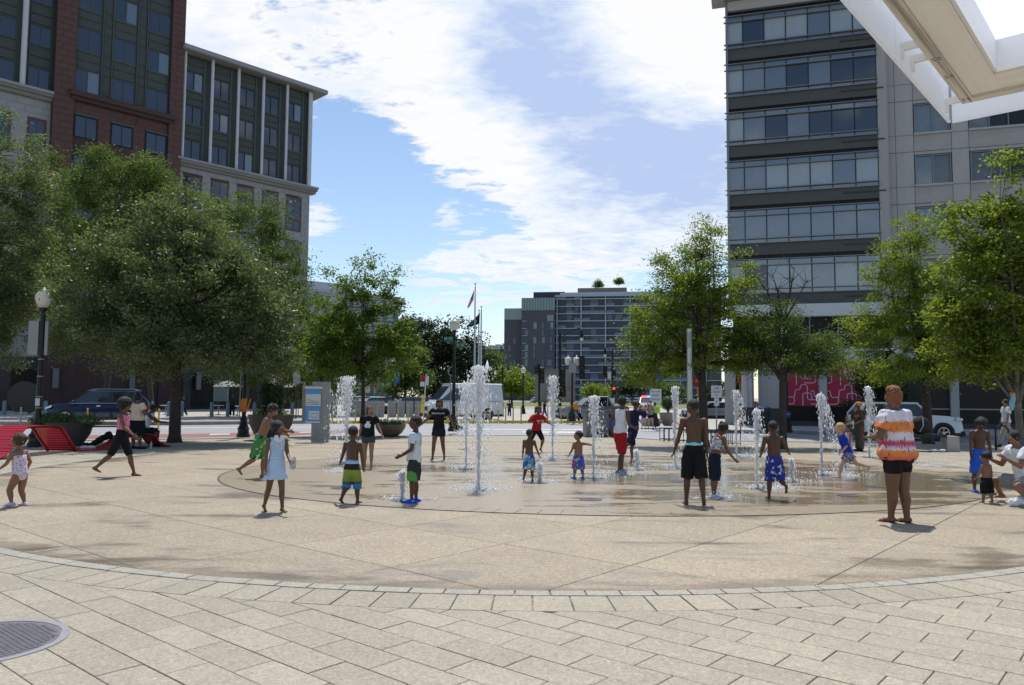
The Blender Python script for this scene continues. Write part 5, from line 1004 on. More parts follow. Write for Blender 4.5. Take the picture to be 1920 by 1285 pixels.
bush(t, (0, 0, 42*k), (13*k, 13*k, 14*k), 1900, .11, .06, lf_mid, 76); MB().cyl((0, 0, 24*k), (0, 0, 34*k), .06, n=8).build('stem', m_bark, t)
p = G(1220, 799.5, .0); k = p.y/FPX; t = thing('planter', 'low square flared stone planter behind the mother and child', 'planter', (p.x, p.y, 0)); MB().loft([[Vector((x*a_*k, y*a_*k, z*k)) for x, y in ((-1, -1), (1, -1), (1, 1), (-1, 1))] for a_, z in ((13, 0), (19, 10), (19.6, 11))]).build('pot', m_tan, t); bush(t, (0, 0, 12*k), (17*k, 17*k, 3*k), 250, .12, .06, lf_mid, 77)
# red wave benches made of slats
m_rb = mat('red_slat', (.42, .012, .03), .38, coat=.3, var=.1, scale=4); m_rb2 = mat('dark_red_frame', (.12, .008, .012), .5)
def wave(label, prof, y0, y1, o, rz, n=40):
    """prof: (x, z) line of the slatted surface; slats run across from y0 to y1"""
    t = thing('wave_bench', label, 'bench', o, rz, 'red wave benches'); cum = [0]
    P = [Vector((a, b)) for a, b in prof]
    # smooth the profile
    Q = []
    for i in range(len(P)-1):
        p0, p1, p2, p3 = P[max(i-1, 0)], P[i], P[i+1], P[min(i+2, len(P)-1)]
        for s in range(10): u = s/10; Q.append(.5*((2*p1)+(-p0+p2)*u+(2*p0-5*p1+4*p2-p3)*u*u+(-p0+3*p1-3*p2+p3)*u**3))
    Q.append(P[-1])
    for a, b in zip(Q, Q[1:]): cum.append(cum[-1]+(b-a).length)
    me = None
    for k in range(n):
        s = cum[-1]*(k+.5)/n; i = max(j for j in range(len(cum)) if cum[j] <= s); i = min(i, len(Q)-2); f = (s-cum[i])/max(1e-6, cum[i+1]-cum[i]); q = Q[i].lerp(Q[i+1], f); d = Q[i+1]-Q[i]; an = math.atan2(d.y, d.x)
        if me is None:
            o_ = MB().box((0, 0, 0), (cum[-1]/n*.80, y1-y0, .022)).build('slat', m_rb, t); me = o_.data
        else: o_ = link('slat', me, t)
        o_.location = (q.x, (y0+y1)/2, max(.012, q.y)); o_.rotation_euler = (0, -an, 0)
    for y in (y0+.08, y1-.08): MB().tube([(q.x, y, max(.03, q.y)-.035) for q in Q], .024, 6).build('side_rail', m_rb2, t)
    return t
p = G(8, 862); k = p.y/FPX; q_ = G(146, 847); dxv = (q_-p); rzb = math.atan2(dxv.y, dxv.x); Lb = dxv.length
wave('big red slatted wave bench arching at the left edge', [(-2.0, .45), (-1.0, .12), (-.5, .03), (.05, .10), (.45, .48), (.75, .76), (1.05, .80), (1.5, .80), (Lb*.74, .74), (Lb*.87, .40), (Lb*1.0, .02)], 0, 1.0, (p.x, p.y, 0), rzb, 56)
p = G(150, 846.5); q_ = G(322, 838); dxv = q_-p; Lb = dxv.length
wave('low red slatted wave bench under the large oak', [(0, .02), (.5, .025), (Lb*.28, .03), (Lb*.40, .12), (Lb*.50, .36), (Lb*.62, .42), (Lb*.78, .40), (Lb*.88, .12), (Lb, .02)], 0, .95, (p.x, p.y, 0), math.atan2(dxv.y, dxv.x), 46)
# steel light column
p = G(1294, 841); st_ = thing('light_column', 'slim brushed steel light column behind the tall boy', 'light column', (p.x, p.y, 0)); k = p.y/FPX; hc = AT(1294, 617, p.y).z
MB().lathe([(.15, 0), (.15, .03), (5.4*k, .04), (5.4*k, hc-.62)], n=20).build('shaft', mat('brushed_steel', (.42, .43, .42), .35, .8), st_, smooth=30); MB().lathe([(4.9*k, hc-.62), (4.9*k, hc-.12)], n=20).build('light_slot', mat('slot_glass', (.30, .33, .30), .3), st_, smooth=30); MB().lathe([(5.4*k, hc-.12), (5.4*k, hc), (.001, hc+.005)], n=20).build('cap', mat('brushed_steel', (.42, .43, .42), .35, .8), st_, smooth=30)
# granite bin enclosure and blue bin
p = G(1116, 818); k = p.y/FPX; gr = NT('speckled_granite'); v_ = gr.noise(26, 3, .8); gr.set(Base_Color=gr.ramp(v_, (.40, (.02, .02, .02)), (.50, (.10, .10, .10)), (.60, (.33, .33, .32))), Roughness=.4)
t = thing('granite_enclosure', 'dark speckled granite bin enclosure behind the toddler', 'bin enclosure', (p.x, p.y, 0), rad(6)); MB().b2((-20*k, -.4, 0), (22*k, .4, 45*k)).build('granite_case', gr.m, t); MB().b2((-21*k, -.42, 45*k), (23*k, .42, 47*k)).build('top', m_darkwall, t)
p = G(1146, 819); t = thing('recycling_bin', 'black bin with a blue label beside the granite enclosure', 'bin', (p.x, p.y+.3, 0)); MB().lathe([(.24, 0), (.28, .9), (.29, .95), (.16, 1.12), (.01, 1.14)], n=18).build('drum', m_blk, t, smooth=35); MB().b2((-.16, -.31, .35), (.16, -.285, .8)).build('label_plate', mat('blue_wrap2', (.03, .10, .40), .5), t)
# road signs
def sign(label, px, py, D_, parts, H_, mpost=None, name='road_sign', cat='sign'):
    p = AT(px, 740, D_); t = thing(name, label, cat, (p.x, p.y, CZ if D_ > 33 else 0)); MB().cyl((0, 0, 0), (0, 0, H_), .035, n=8).build('post', mpost or m_black, t)
    for kind, x, z, w_, h_, m, txt in parts:
        if kind == 'oct':
            o = MB().ext([(x+w_/2*math.cos(a)*1.08, z+w_/2*math.sin(a)*1.08) for a in [math.pi/8+i*math.pi/4 for i in range(8)]], 1, -.06, -.045).build('plate', m, t)
        else: o = MB().b2((x-w_/2, -.06, z-h_/2), (x+w_/2, -.045, z+h_/2)).build('plate', m, t)
        for s_, dz, sz, mm in txt: text(s_, sz, o, (x, -.064, z+dz), (math.pi/2, 0, 0), mm)
    return t
m_sred = mat('sign_red', (.35, .015, .02), .5); m_syel = mat('sign_yellow', (.75, .60, .03), .5)
sign('white lane control sign on a black post by the planters', 1229, 800, 42, [('r', 0, 1.72, .62, .74, m_signw, [('LEFT LANE', .22, .105, m_blk), ('MUST', .02, .15, m_blk), ('TURN LEFT', -.20, .105, m_blk)])], 2.2)
sign('stop sign and parking plates beside the oak trunk', 1311, 820, 31, [('oct', .0, 2.35, .5, .5, m_sred, [('STOP', 0, .14, m_signw)]), ('r', .02, 1.92, .24, .28, mat('orange_plate', (.65, .22, .01), .5), [('6', 0, .2, m_blk)]), ('r', .03, 1.5, .25, .42, m_signw, [('P', 0, .2, m_blk)])], 2.6, m_signbk)
sign('white parking notice on a thin pole right of the oak trunk', 1343, 812, 40, [('r', 0, 1.95, .55, .62, m_signw, [('ONE', .16, .12, m_blk), ('HOUR', -.02, .12, m_blk), ('8-6', -.18, .1, m_blk)]), ('r', 0, 1.42, .25, .4, m_signw, [('P', 0, .16, m_blk)])], 2.3, m_signbk)
sign('tall thin red pole with faded plates near the tower column', 1388, 818, 36, [('r', -.02, 2.75, .12, .9, m_sred, [])], 3.3, mat('rust_pole', (.20, .03, .025), .6))
sign('grey sign back on a thin pole left of the kiosk', 556, 800, 52, [('r', 0, 2.75, .46, .8, m_signbk, [])], 3.2)
t = sign('leaning white post with a yellow warning strip behind the bowl planter', 794, 793, 50, [('r', -.10, 1.1, .16, 1.15, m_syel, [('STOP', .3, .08, m_blk), ('HERE', .05, .08, m_blk)]), ('r', -.22, 2.75, .32, .34, m_sred, []), ('r', .12, 2.6, .14, .6, m_signw, []), ('r', -.2, 2.35, .28, .3, m_signw, [])], 3.0, m_signw); t.rotation_euler = (0, rad(3), 0)
sign('small do not enter sign beyond the parked cars', 702, 790, 120, [('oct', 0, 3.2, .8, .8, m_sred, [('-', 0, .6, m_signw)])], 3.5, m_signbk)
p = AT(1080, 778, 51); t = thing('warning_sign', 'orange diamond sign at the foot of the twin globe lamp', 'sign', (p.x, p.y, CZ)); MB().box((0, 0, 1.0), (.36, .02, .36), R=Matrix.Rotation(rad(45), 3, 'Y')).build('plate', mat('orange_plate', (.65, .22, .01), .5), t); MB().cyl((0, .03, 0), (0, .03, 1.1), .02).build('post', m_signbk, t)
p = AT(1040, 760, 80); t = thing('billboard', 'grey panelled notice board on posts at the edge of the lawn', 'notice board', (p.x, p.y, RZ), rad(-6)); MB().b2((-2.0, 0, 1.2), (2.1, .12, 4.6)).build('board', mat('board_grey', (.18, .185, .18), .7, var=.35, scale=.6), t)
for x in (-1.5, 1.6): MB().b2((x, .02, 0), (x+.15, .16, 1.2)).build('leg', m_black, t)
# cone, dark bin, low tree guards, bike hoop, stone bench with bags
p = G(1448, 825); k = p.y/FPX; t = thing('traffic_cone', 'orange traffic cone behind the boy in navy printed trunks', 'cone', (p.x, p.y, 0)); MB().lathe([(.13, .03), (.10, .2), (.03, .66), (.02, .68)], n=16).build('cone', mat('cone_orange', (.75, .10, .03), .5), t, smooth=True); MB().box((0, 0, .015), (.34, .34, .03)).build('foot', m_blk, t); MB().lathe([(.088, .3), (.07, .42), (.06, .42)], n=16).build('collar', m_signw, t)
p = G(1431, 812, .05); t = thing('litter_bin', 'dark litter bin with a blue top before the tower', 'bin', (p.x, p.y, .05)); MB().lathe([(.30, 0), (.34, 1.0), (.34, 1.05)], n=20).build('drum', m_blk, t, smooth=35); MB().lathe([(.35, 1.05), (.35, 1.2), (.2, 1.25), (.01, 1.25)], n=20).build('lid', mat('navy_lid', (.02, .03, .10), .5), t, smooth=35)
def guard(label, px, py, w_, d_):
    p = G(px, py); t = thing('tree_guard', label, 'fence', (p.x, p.y, 0), 0, 'low black tree guards')
    for x in np.linspace(-w_/2, w_/2, max(3, int(w_/.13))):
        for y in (-d_/2, d_/2): MB().b2((x-.012, y-.012, 0), (x+.012, y+.012, .5)).build('paling', m_black, t)
    for y in (-d_/2, d_/2):
        for z in (.08, .5): MB().b2((-w_/2, y-.015, z-.015), (w_/2, y+.015, z+.015)).build('rail', m_black, t)
    return t
guard('low black guard rail around the oak beside the steel column', 1330, 833, 1.9, 1.3); guard('low black guard rail left of the steel column', 1259, 828, .75, .8)
p = G(1880, 845); t = thing('bike_rack', 'black hoop bike rack beside the maple', 'bike rack', (p.x, p.y, 0)); MB().tube([(-.22, 0, 0), (-.22, 0, .62)]+[(.22*-math.cos(math.pi*i/10), 0, .62+.22*math.sin(math.pi*i/10)) for i in range(1, 10)]+[(.22, 0, .62), (.22, 0, 0)], .03, 8).build('hoop', m_black, t, smooth=True)
p = G(1745, 846); k = p.y/FPX; t = thing('stone_bench', 'concrete bench with dark seat in front of the white car', 'bench', (p.x, p.y, 0), rad(-6)); MB().b2((-1.2, -.25, 0), (-.75, .25, .46)).build('leg', m_conc, t); MB().b2((.42, -.25, 0), (.80, .25, .50)).build('leg', m_conc, t); MB().b2((-1.25, -.27, .46), (.42, .27, .56)).build('seat', m_black, t)
for lb, x, z, r in (('black rucksack slumped on the concrete bench', -.35, .84, (.34, .22, .30)), ('black bag on the left end of the bench', -1.0, .76, (.26, .2, .22))):
    b_ = p+Vector((x, -.05, z-r[2])); t = thing('bag', lb, 'bag', b_, .2); MB().ell((0, 0, r[2]), r, 14, 10).build('sack', mat('bag_black', (.012, .012, .014), .8, bump=.5, bscale=9), t, smooth=True); MB().tube([(-.2, -r[1], .1), (-.1, -r[1]-.05, r[2]), (0, -r[1]*.6, r[2]*1.9)], .018, 6).build('strap', m_signbk, t)
for i, (dx_, dy_) in enumerate(((-.18, -.5), (.12, -.52))):
    t = thing('shoe', ('left' if i == 0 else 'right')+' white trainer lying under the concrete bench', 'shoe', (p.x+dx_, p.y+dy_, 0), .4*i, 'white trainers'); MB().ell((0, 0, .05), (.14, .05, .05), 12, 8).build('upper', m_signw, t, smooth=True); MB().b2((-.14, -.045, 0), (.14, .045, .025)).build('sole', m_blk, t)
# parasols and cafe furniture in the shade on the left
for i, (px, lb) in enumerate(((427, 'grey cafe parasol left of the orange notice'), (560, 'grey cafe parasol behind the kiosk'))):
    p = AT(px, 740, 62); t = thing('parasol', lb, 'parasol', (p.x, p.y, CZ), .3*i, 'cafe parasols'); MB().lathe([(1.25, 2.2), (.7, 2.5), (.03, 2.72)], n=8).build('canopy', mat('parasol_grey', (.25, .26, .26), .8), t); MB().cyl((0, 0, 0), (0, 0, 2.7), .03).build('pole', m_signbk, t)
for i, (px, D_) in enumerate(((310, 60), (410, 62), (445, 59), (500, 61))):
    p = AT(px, 770, D_); t = thing('cafe_table', '%s pale cafe table from the left under the street trees' % nm[i], 'table', (p.x, p.y, CZ), 0, 'cafe tables'); MB().lathe([(.4, .70), (.4, .74), (.001, .745)], n=16).build('top', m_signw, t); MB().lathe([(.22, 0), (.04, .04), (.03, .7)], n=10).build('pedestal', m_signbk, t)
p = AT(45, 770, 58); t = thing('round_sculpture', 'large dark disc standing before the left shopfront', 'sculpture', (p.x, p.y, CZ)); MB().cyl((0, -.15, 1.25), (0, .15, 1.25), 1.2, n=32).build('disc', mat('sculpture_brown', (.055, .048, .042), .8), t, smooth=30); MB().b2((-.4, -.25, 0), (.4, .25, .2)).build('plinth', m_conc, t)
# ================================================================== people
def skin(n, c):
    m = mat('skin_'+n, c, .48, var=.10, scale=9, spec=.4); p = m.node_tree.nodes['Principled BSDF']; p.inputs['Subsurface Weight'].default_value = .06; p.inputs['Subsurface Radius'].default_value = (.02, .008, .004); return m
SK = {'deep': skin('deep', (.10, .048, .028)), 'dark': skin('dark', (.15, .075, .043)), 'brown': skin('brown', (.23, .12, .07)), 'tan': skin('tan', (.29, .165, .11)), 'fair': skin('fair', (.56, .35, .26))}
m_hairb = mat('black_hair', (.012, .010, .009), .55, var=.4, scale=60, bump=.9, bscale=90); m_hairr = mat('auburn_hair', (.10, .025, .018), .5, var=.4, scale=50, bump=.8, bscale=80); m_hairg = mat('ginger_hair', (.24, .085, .035), .6, var=.45, scale=45, bump=1.0, bscale=70); m_blond = mat('blond_hair', (.52, .32, .14), .5, var=.3, scale=60, bump=.8, bscale=90); m_hairbr = mat('brown_hair', (.05, .03, .02), .6, var=.4, scale=50, bump=.8, bscale=80)
m_eye = mat('eye_white', (.70, .68, .64), .3); m_iris = mat('eye_dark', (.02, .012, .008), .2); m_lip = mat('lip', (.14, .055, .05), .45); m_sole = mat('sole_skin', (.36, .22, .16), .6)
def cloth(n, c, **k): return mat('cloth_'+n, c, k.pop('rough', .9), spec=.15, bump=k.pop('bump', .35), bscale=k.pop('bscale', 22), var=k.pop('var', .12), scale=k.pop('scale', 12), **k)
def blotch(n, base, cols, scale=14, thr=.56):
    q = NT('cloth_'+n); c = base
    for i, cc in enumerate(cols):
        f = q.noise(scale*(1+.23*i), 2, .4, sc=(1, 1, 1), rot=(i*1.1, i*.7, i*2)); c = q.mix(q.rng(f, thr, thr+.03), c if not isinstance(c, tuple) else c, cc)
    q.set(Base_Color=c, Roughness=.85); q.bump(q.noise(25, 4), .3); return q.m
def bands(n, stops, noise_=0.0, nscale=30, rough=.85, stretch=(1, 1, .25)):
    """stops: (height in metres, colour) up the figure"""
    q = NT('cloth_'+n); s = nd(q.t, 'ShaderNodeSeparateXYZ'); q.lk(q.c.outputs['Object'], s.inputs[0]); z = s.outputs[2]
    if noise_: z = q.math('ADD', z, q.math('MULTIPLY', q.math('SUBTRACT', q.noise(nscale, 4, .7, sc=stretch), .5), noise_))
    z0, z1 = stops[0][0], stops[-1][0]; f = q.math('DIVIDE', q.math('SUBTRACT', z, z0), z1-z0, clamp=True)
    q.set(Base_Color=q.ramp(f, *[((h-z0)/(z1-z0), c) for h, c in stops]), Roughness=rough); q.bump(q.noise(24, 4), .3); return q.m
def direc(s, a, b): a, b = rad(a), rad(b); return Vector((s*math.sin(b), math.sin(a)*math.cos(b), -math.cos(a)*math.cos(b)))
def finish(fold=0.0, curl=0.0, curls=30.0, mod=None):
    def fn(me):
        n = len(me.vertices)
        if fold or curl:
            co = np.empty(n*3, np.float32); no = np.empty(n*3, np.float32); me.vertices.foreach_get('co', co); me.vertices.foreach_get('normal', no); co = co.reshape(-1, 3); no = no.reshape(-1, 3)
            if fold:
                w = np.sin(co[:, 0]*38+np.sin(co[:, 2]*17)*1.7)*np.sin(co[:, 2]*21+co[:, 1]*13+np.cos(co[:, 0]*9)*2)+.6*np.sin(co[:, 1]*45+co[:, 2]*11); co = co+no*(w*fold)[:, None]
            if curl:
                w = np.sin(co[:, 0]*curls*3.1+2*np.sin(co[:, 2]*curls*1.3))*np.sin(co[:, 1]*curls*2.7+1.3*np.cos(co[:, 0]*curls))*np.cos(co[:, 2]*curls*2.9+co[:, 1]*curls); co = co+no*(w*curl)[:, None]
            me.vertices.foreach_set('co', co.reshape(-1)); me.update()
        me.polygons.foreach_set('use_smooth', [True]*len(me.polygons))
    return fn
def remesh(mb, name, m, parent, vox, fn, smooth=2):
    o = mb.build(name, m, parent, fix=False); r = o.modifiers.new('r', 'REMESH'); r.mode = 'VOXEL'; r.voxel_size = vox; r.use_smooth_shade = True
    if smooth: s = o.modifiers.new('s', 'SMOOTH'); s.factor = .5; s.iterations = smooth
    PENDING.append((o, fn)); return o
class Fig: pass
def person(label, px, py, hpx, yaw, sk='dark', hd=.15, hr=.49, bw=1.0, lean=0, side=0, twist=0, L=(0, 3, 0, 0), R=(0, 3, 0, 0), la=(5, 8, 15, 5), ra=(5, 8, 15, 5), head=(0, 0), wear=(), hair=('short', None), pf=.985, lift=0.0, anchor='mid', belly=0.0, hips=0.0, face=True, pos=None, zg=.0, hm=None, shoe=None, cat='person', vox=None):
    p = pos if pos is not None else G(px, py, zg); h = hm or hpx*p.y/FPX/pf; f = Fig(); f.h = h; D_ = p.y
    v = vox or max(.0075, D_*.00075); hm_ = m_hairb if hair[1] is None else hair[1]
    T = 1-hd-hr-.015; sp = Vector((math.sin(rad(side)), math.sin(rad(lean)), math.cos(rad(lean)))).normalized(); kid = max(0, min(1, (hd-.135)/.07))
    th = hr*.50; sh = hr*.50-.035; al = 1-.12*kid; ua, fa = .165*al, .145*al; f.T = T
    cr_ = Vector((math.cos(rad(twist)), math.sin(rad(twist)), 0)); X = Vector((1, 0, 0)); J = {}
    J['pel'] = Vector((0, 0, 0)); J['neck'] = sp*T*.97; J['chest'] = sp*T*.84
    for s, n, lg, ar in ((-1, 'L', L, la), (1, 'R', R, ra)):
        hp = Vector((s*.050*bw, 0, -.01)); kn = hp+direc(s, lg[0], lg[1])*th; an = kn+direc(s, lg[0]-lg[2], lg[1]*.6)*sh
        fd = Vector((s*.12, math.cos(rad(lg[3])), math.sin(rad(lg[3])))).normalized(); J[n+'hip'], J[n+'kn'], J[n+'an'], J[n+'fd'] = hp, kn, an, fd
        so_ = J['chest']+cr_*s*(.100+.012*(1-kid))*bw**.8; el = so_+direc(s, ar[0], ar[1])*ua; wr = el+direc(s, ar[2], ar[3])*fa; J[n+'sh'], J[n+'el'], J[n+'wr'], J[n+'fdir'] = so_, el, wr, direc(s, ar[2]+8, ar[3])
    lows = []
    for n in 'LR':
        a, d = J[n+'an'], J[n+'fd']; lows += [(a-Vector((0, 0, .034))).z, (a+d*.085-Vector((0, 0, .030))).z, (a-d*.03-Vector((0, 0, .034))).z]
    zmin = min(lows) if anchor != 'sit' else min(min(lows), -.085)
    if anchor == 'mid': ax = (J['Lan']+J['Ran'])*.5
    elif anchor == 'sit': ax = J['pel']
    else: ax = J[anchor+'an']
    off = Vector((-ax.x, -ax.y, -zmin)); J = {k: (q+off if not k.endswith(('fd', 'fdir')) else q) for k, q in J.items()}
    S = lambda q: q*h
    t = thing('person', label, cat, (p.x, p.y, (p.z if pos is not None else zg)+lift), rad(yaw)); f.t = t; f.J = J; f.S = S
    # ---- torso rings
    prof = [(-.17, .050, .046), (-.06, .078+hips*.5, .062+hips*.4), (.06, .088+hips, .066+hips*.8), (.18, .086+hips*.8, .062+hips*.4+belly*.3), (.38, .074+belly*.55, .056+belly), (.62, .084+belly*.25, .060+belly*.5), (.80, .098, .058), (.90, .086, .048), (.97, .040, .038)]
    prof = [(a, (b+.012*kid*(.2 < a < .6))*bw, (c+.014*kid*(0 < a < .7))*bw**.9) for a, b, c in prof]
    def ringat(fr, rx, ry, n=18):
        q = J['pel']+sp*T*fr; k = max(0, min(1, fr)); r = X.lerp(cr_, k).normalized(); fw = Vector((0, 0, 1)).cross(r).normalized(); fw = (fw-sp*fw.dot(sp)).normalized() if k > .1 else fw
        return [S(q+r*rx*math.cos(2*math.pi*i/n)+fw*ry*math.sin(2*math.pi*i/n)) for i in range(n)]
    def interp(fr):
        for (a, b, c), (d, e, g) in zip(prof, prof[1:]):
            if a <= fr <= d: k = (fr-a)/(d-a); return b+(e-b)*k, c+(g-c)*k
        return prof[0][1:] if fr < prof[0][0] else prof[-1][1:]
    def tors(mb, f0, f1, e=0.0, flare=0.0, n=7):
        fs = sorted(set([f0]+[q[0] for q in prof if f0 < q[0] < f1]+[f1])); mb.loft([ringat(a, interp(a)[0]+e+flare*max(0, (f1-a)/(f1-f0))**2, interp(a)[1]+e+flare*max(0, (f1-a)/(f1-f0))**2) for a in fs])
    f.tors = tors; f.ringat = ringat; f.interp = interp
    b = MB(); tors(b, -.17, .97); b.caps(S(J['neck']-sp*.03), S(J['neck']+sp*.045), .034*h*bw**.5, .031*h)
    tk, lk = bw**.75*(1+.10*kid), bw**.6*(1+.10*kid)
    f.tr = (.050*tk, .036*tk); far = D_ > 24
    for n, s in (('L', -1), ('R', 1)):
        hp, kn, an, fd = (J[n+q] for q in ('hip', 'kn', 'an', 'fd')); so_, el, wr, hdv = (J[n+q] for q in ('sh', 'el', 'wr', 'fdir'))
        b.caps(S(hp), S(hp.lerp(kn, .35)), f.tr[0]*h, .049*h*tk); b.caps(S(hp.lerp(kn, .35)), S(kn), .049*h*tk, .034*h*tk); cf = kn.lerp(an, .32); bk = Vector((0, -1, 0)); bk = bk-(an-kn).normalized()*bk.dot((an-kn).normalized())
        b.caps(S(kn), S(cf+bk*.006), .033*h*lk, .034*h*lk); b.caps(S(cf+bk*.006), S(kn.lerp(an, .75)), .034*h*lk, .022*h*lk); b.caps(S(kn.lerp(an, .75)), S(an), .022*h*lk, .0195*h*lk)
        upf = Vector((1, 0, 0)).cross(fd).normalized(); sol = -upf*.018 if upf.z > 0 else upf*.018
        b.ell(S(an+sol*.7-fd*.012), (.022*h, .026*h, .022*h)); b.caps(S(an+sol*.8), S(an+fd*.065+sol*1.25), .021*h, .014*h); b.ell(S(an+fd*.070+sol*1.3), .021*h, 10, 6, Matrix(((1.05, 0, 0), (0, .9, 0), (0, 0, .55))))
        for i in range(5):
            b.caps(S(an+fd*.075+sol*1.4+X*s*(-.016+.008*i)), S(an+fd*(.094-.004*i)+sol*1.5+X*s*(-.018+.0095*i)), .0060*h, .0052*h, 6) if not far else None
        b.ell(S(so_), .036*h*bw**.6, 12, 8); b.caps(S(so_), S(so_.lerp(el, .45)), .032*h*bw**.7, .029*h*bw**.7); b.caps(S(so_.lerp(el, .45)), S(el), .029*h*bw**.7, .022*h*bw**.6); b.caps(S(el), S(el.lerp(wr, .3)), .022*h*bw**.6, .0225*h*bw**.5); b.caps(S(el.lerp(wr, .3)), S(wr), .0225*h*bw**.5, .0145*h)
        # hand: palm, four bent fingers, thumb
        hx = Vector((0, 1, 0)); hx = (hx-hdv*hx.dot(hdv)); hx = hx.normalized() if hx.length > .2 else Vector((s, 0, 0)); pn = hdv.cross(hx).normalized()*(-s); hs = .85+.15*(1-kid)
        R3 = Matrix((pn, hx, hdv)).transposed(); b.ell(S(wr+hdv*.030*hs), (.011*h*hs, .021*h*hs, .034*h*hs), 10, 8, R3)
        for i in range(4):
            r0 = wr+hdv*.050*hs+hx*(.0165-.011*i)*hs; ln = (.036, .041, .038, .030)[i]*hs; spd = hx*(.008-.0055*i); m0 = r0+(hdv*.62+spd*8+pn*(-.22))*ln*.75; e0 = m0+(hdv*.62+pn*(-.55)+spd*4)*ln*.62; rr_ = .0056*h*hs
            b.caps(S(r0), S(m0), rr_, rr_*.95, 7); b.caps(S(m0), S(e0), rr_*.95, rr_*.8, 7)
        r0 = wr+hdv*.020*hs+hx*.018*hs; m0 = r0+(hx*.7+hdv*.6)*.022*hs; e0 = m0+(hdv*.9+hx*.25)*.022*hs; b.caps(S(r0), S(m0), .0068*h*hs, .0062*h*hs, 7); b.caps(S(m0), S(e0), .0062*h*hs, .0052*h*hs, 7)
    # ---- head
    hy, hpch = rad(head[0]+twist*.5), rad(head[1]); Rh = Matrix.Rotation(hy, 3, 'Z') @ Matrix.Rotation(-hpch, 3, 'X'); f.Rh = Rh
    hc = J['neck']+sp*.030+(Rh @ Vector((0, .05*hd, .46*hd))); f.hc = hc; H_ = lambda x, y, z: S(hc+Rh @ (Vector((x, y, z))*hd)); f.H = H_; q = hd*h
    b.ell(H_(0, -.03, .04), (.365*q, .44*q, .42*q), 18, 14, Rh); b.ell(H_(0, .13, -.20), (.27*q, .27*q, .30*q), 14, 10, Rh); b.ell(H_(0, .22, -.36), (.13*q, .13*q, .10*q), 10, 8, Rh); b.ell(H_(0, .30, .10), (.22*q, .11*q, .10*q), 10, 8, Rh)
    b.caps(H_(0, .38, .05), H_(0, .46, -.10), .032*q, .060*q, 8); b.ell(H_(0, .43, -.11), (.085*q, .05*q, .04*q), 8, 6, Rh); b.ell(H_(0, .375, -.235), (.115*q, .06*q, .055*q), 10, 6, Rh)
    for s in (-1, 1): b.ell(H_(s*.365, -.04, -.04), (.035*q, .075*q, .115*q), 8, 6, Rh); b.ell(H_(s*.17, .30, -.08), (.11*q, .08*q, .10*q), 8, 6, Rh)
    f.body = remesh(b, 'body', SK[sk], t, v, finish())
    if face:
        for s in (-1, 1):
            e_ = MB().ell(H_(s*.155, .365, .035), (.062*q, .035*q, .034*q), 10, 6, Rh).build('eye', m_eye, t, smooth=True); MB().ell(H_(s*.155, .393, .035), (.028*q, .016*q, .028*q), 8, 6, Rh).build('iris', m_iris, e_, smooth=True); MB().tube([H_(s*.07, .405, .115), H_(s*.16, .405, .14), H_(s*.25, .345, .115)], .014*q, 5).build('eyebrow', hm_, t)
        MB().ell(H_(0, .425, -.228), (.10*q, .022*q, .020*q), 10, 6, Rh).build('lips', m_lip, t, smooth=True)
    # ---- hair
    kind = hair[0]; hb = MB(); sc_ = hair[2] if len(hair) > 2 else 1.0; cu = .0
    if kind in ('short', 'crop', 'fade', 'bun', 'long', 'braids', 'updo'):
        e = {'crop': .018, 'fade': .05, 'short': .045}.get(kind, .05)
        hb.ell(H_(0, -.075, .085), ((.365+e)*q, (.41+e)*q, (.40+e)*q), 20, 14, Rh)
    if kind == 'fade': hb.ell(H_(0, .0, .30), (.33*q, .40*q, .22*q), 14, 10, Rh); cu = .012*q*5
    if kind == 'afro': hb.ell(H_(0, -.12, .16), (.60*q*sc_, .60*q*sc_, .54*q*sc_), 20, 14, Rh); hb.ell(H_(0, -.26, -.12), (.50*q*sc_, .36*q*sc_, .40*q*sc_), 16, 10, Rh); cu = .05*q
    if kind == 'curly': hb.ell(H_(0, -.08, .14), (.46*q*sc_, .50*q*sc_, .44*q*sc_), 20, 14, Rh); cu = .05*q
    if kind == 'bun': hb.ell(H_(0, -.52, .22), (.17*q, .17*q, .16*q), 12, 8, Rh); cu = .02*q
    if kind == 'puffs': hb.ell(H_(0, -.075, .085), (.41*q, .45*q, .44*q), 20, 14, Rh); [hb.ell(H_(s*.30, -.40, .22), .15*q, 10, 8, Rh) for s in (-1, 1)]; cu = .02*q
    if kind == 'updo':
        hb.ell(H_(0, -.02, .44), (.33*q, .42*q, .24*q), 16, 10, Rh); hb.ell(H_(.08, .12, .40), (.24*q, .24*q, .24*q), 12, 8, Rh); hb.ell(H_(0, -.30, -.10), (.30*q, .20*q, .36*q), 12, 8, Rh); cu = .035*q
    if kind == 'long':
        for s in (-1, 1): hb.caps(H_(s*.30, -.10, -.05), H_(s*.34, -.06, -.62*sc_), .15*q, .10*q)
        hb.caps(H_(0, -.30, 0), H_(0, -.30, -.66*sc_), .26*q, .18*q); cu = .02*q
    if kind == 'braids':
        hb.ell(H_(.0, -.42, .26), (.2*q, .18*q, .16*q), 12, 8, Rh)
        for i in range(9): a_ = -1.9+3.8*i/8; hb.caps(H_(.36*math.sin(a_), -.1-.30*math.cos(a_)*.6, .0), H_(.44*math.sin(a_), -.06-.40*math.cos(a_)*.7, -.5-.06*(i % 3)), .05*q, .03*q, 6)
        cu = .01*q
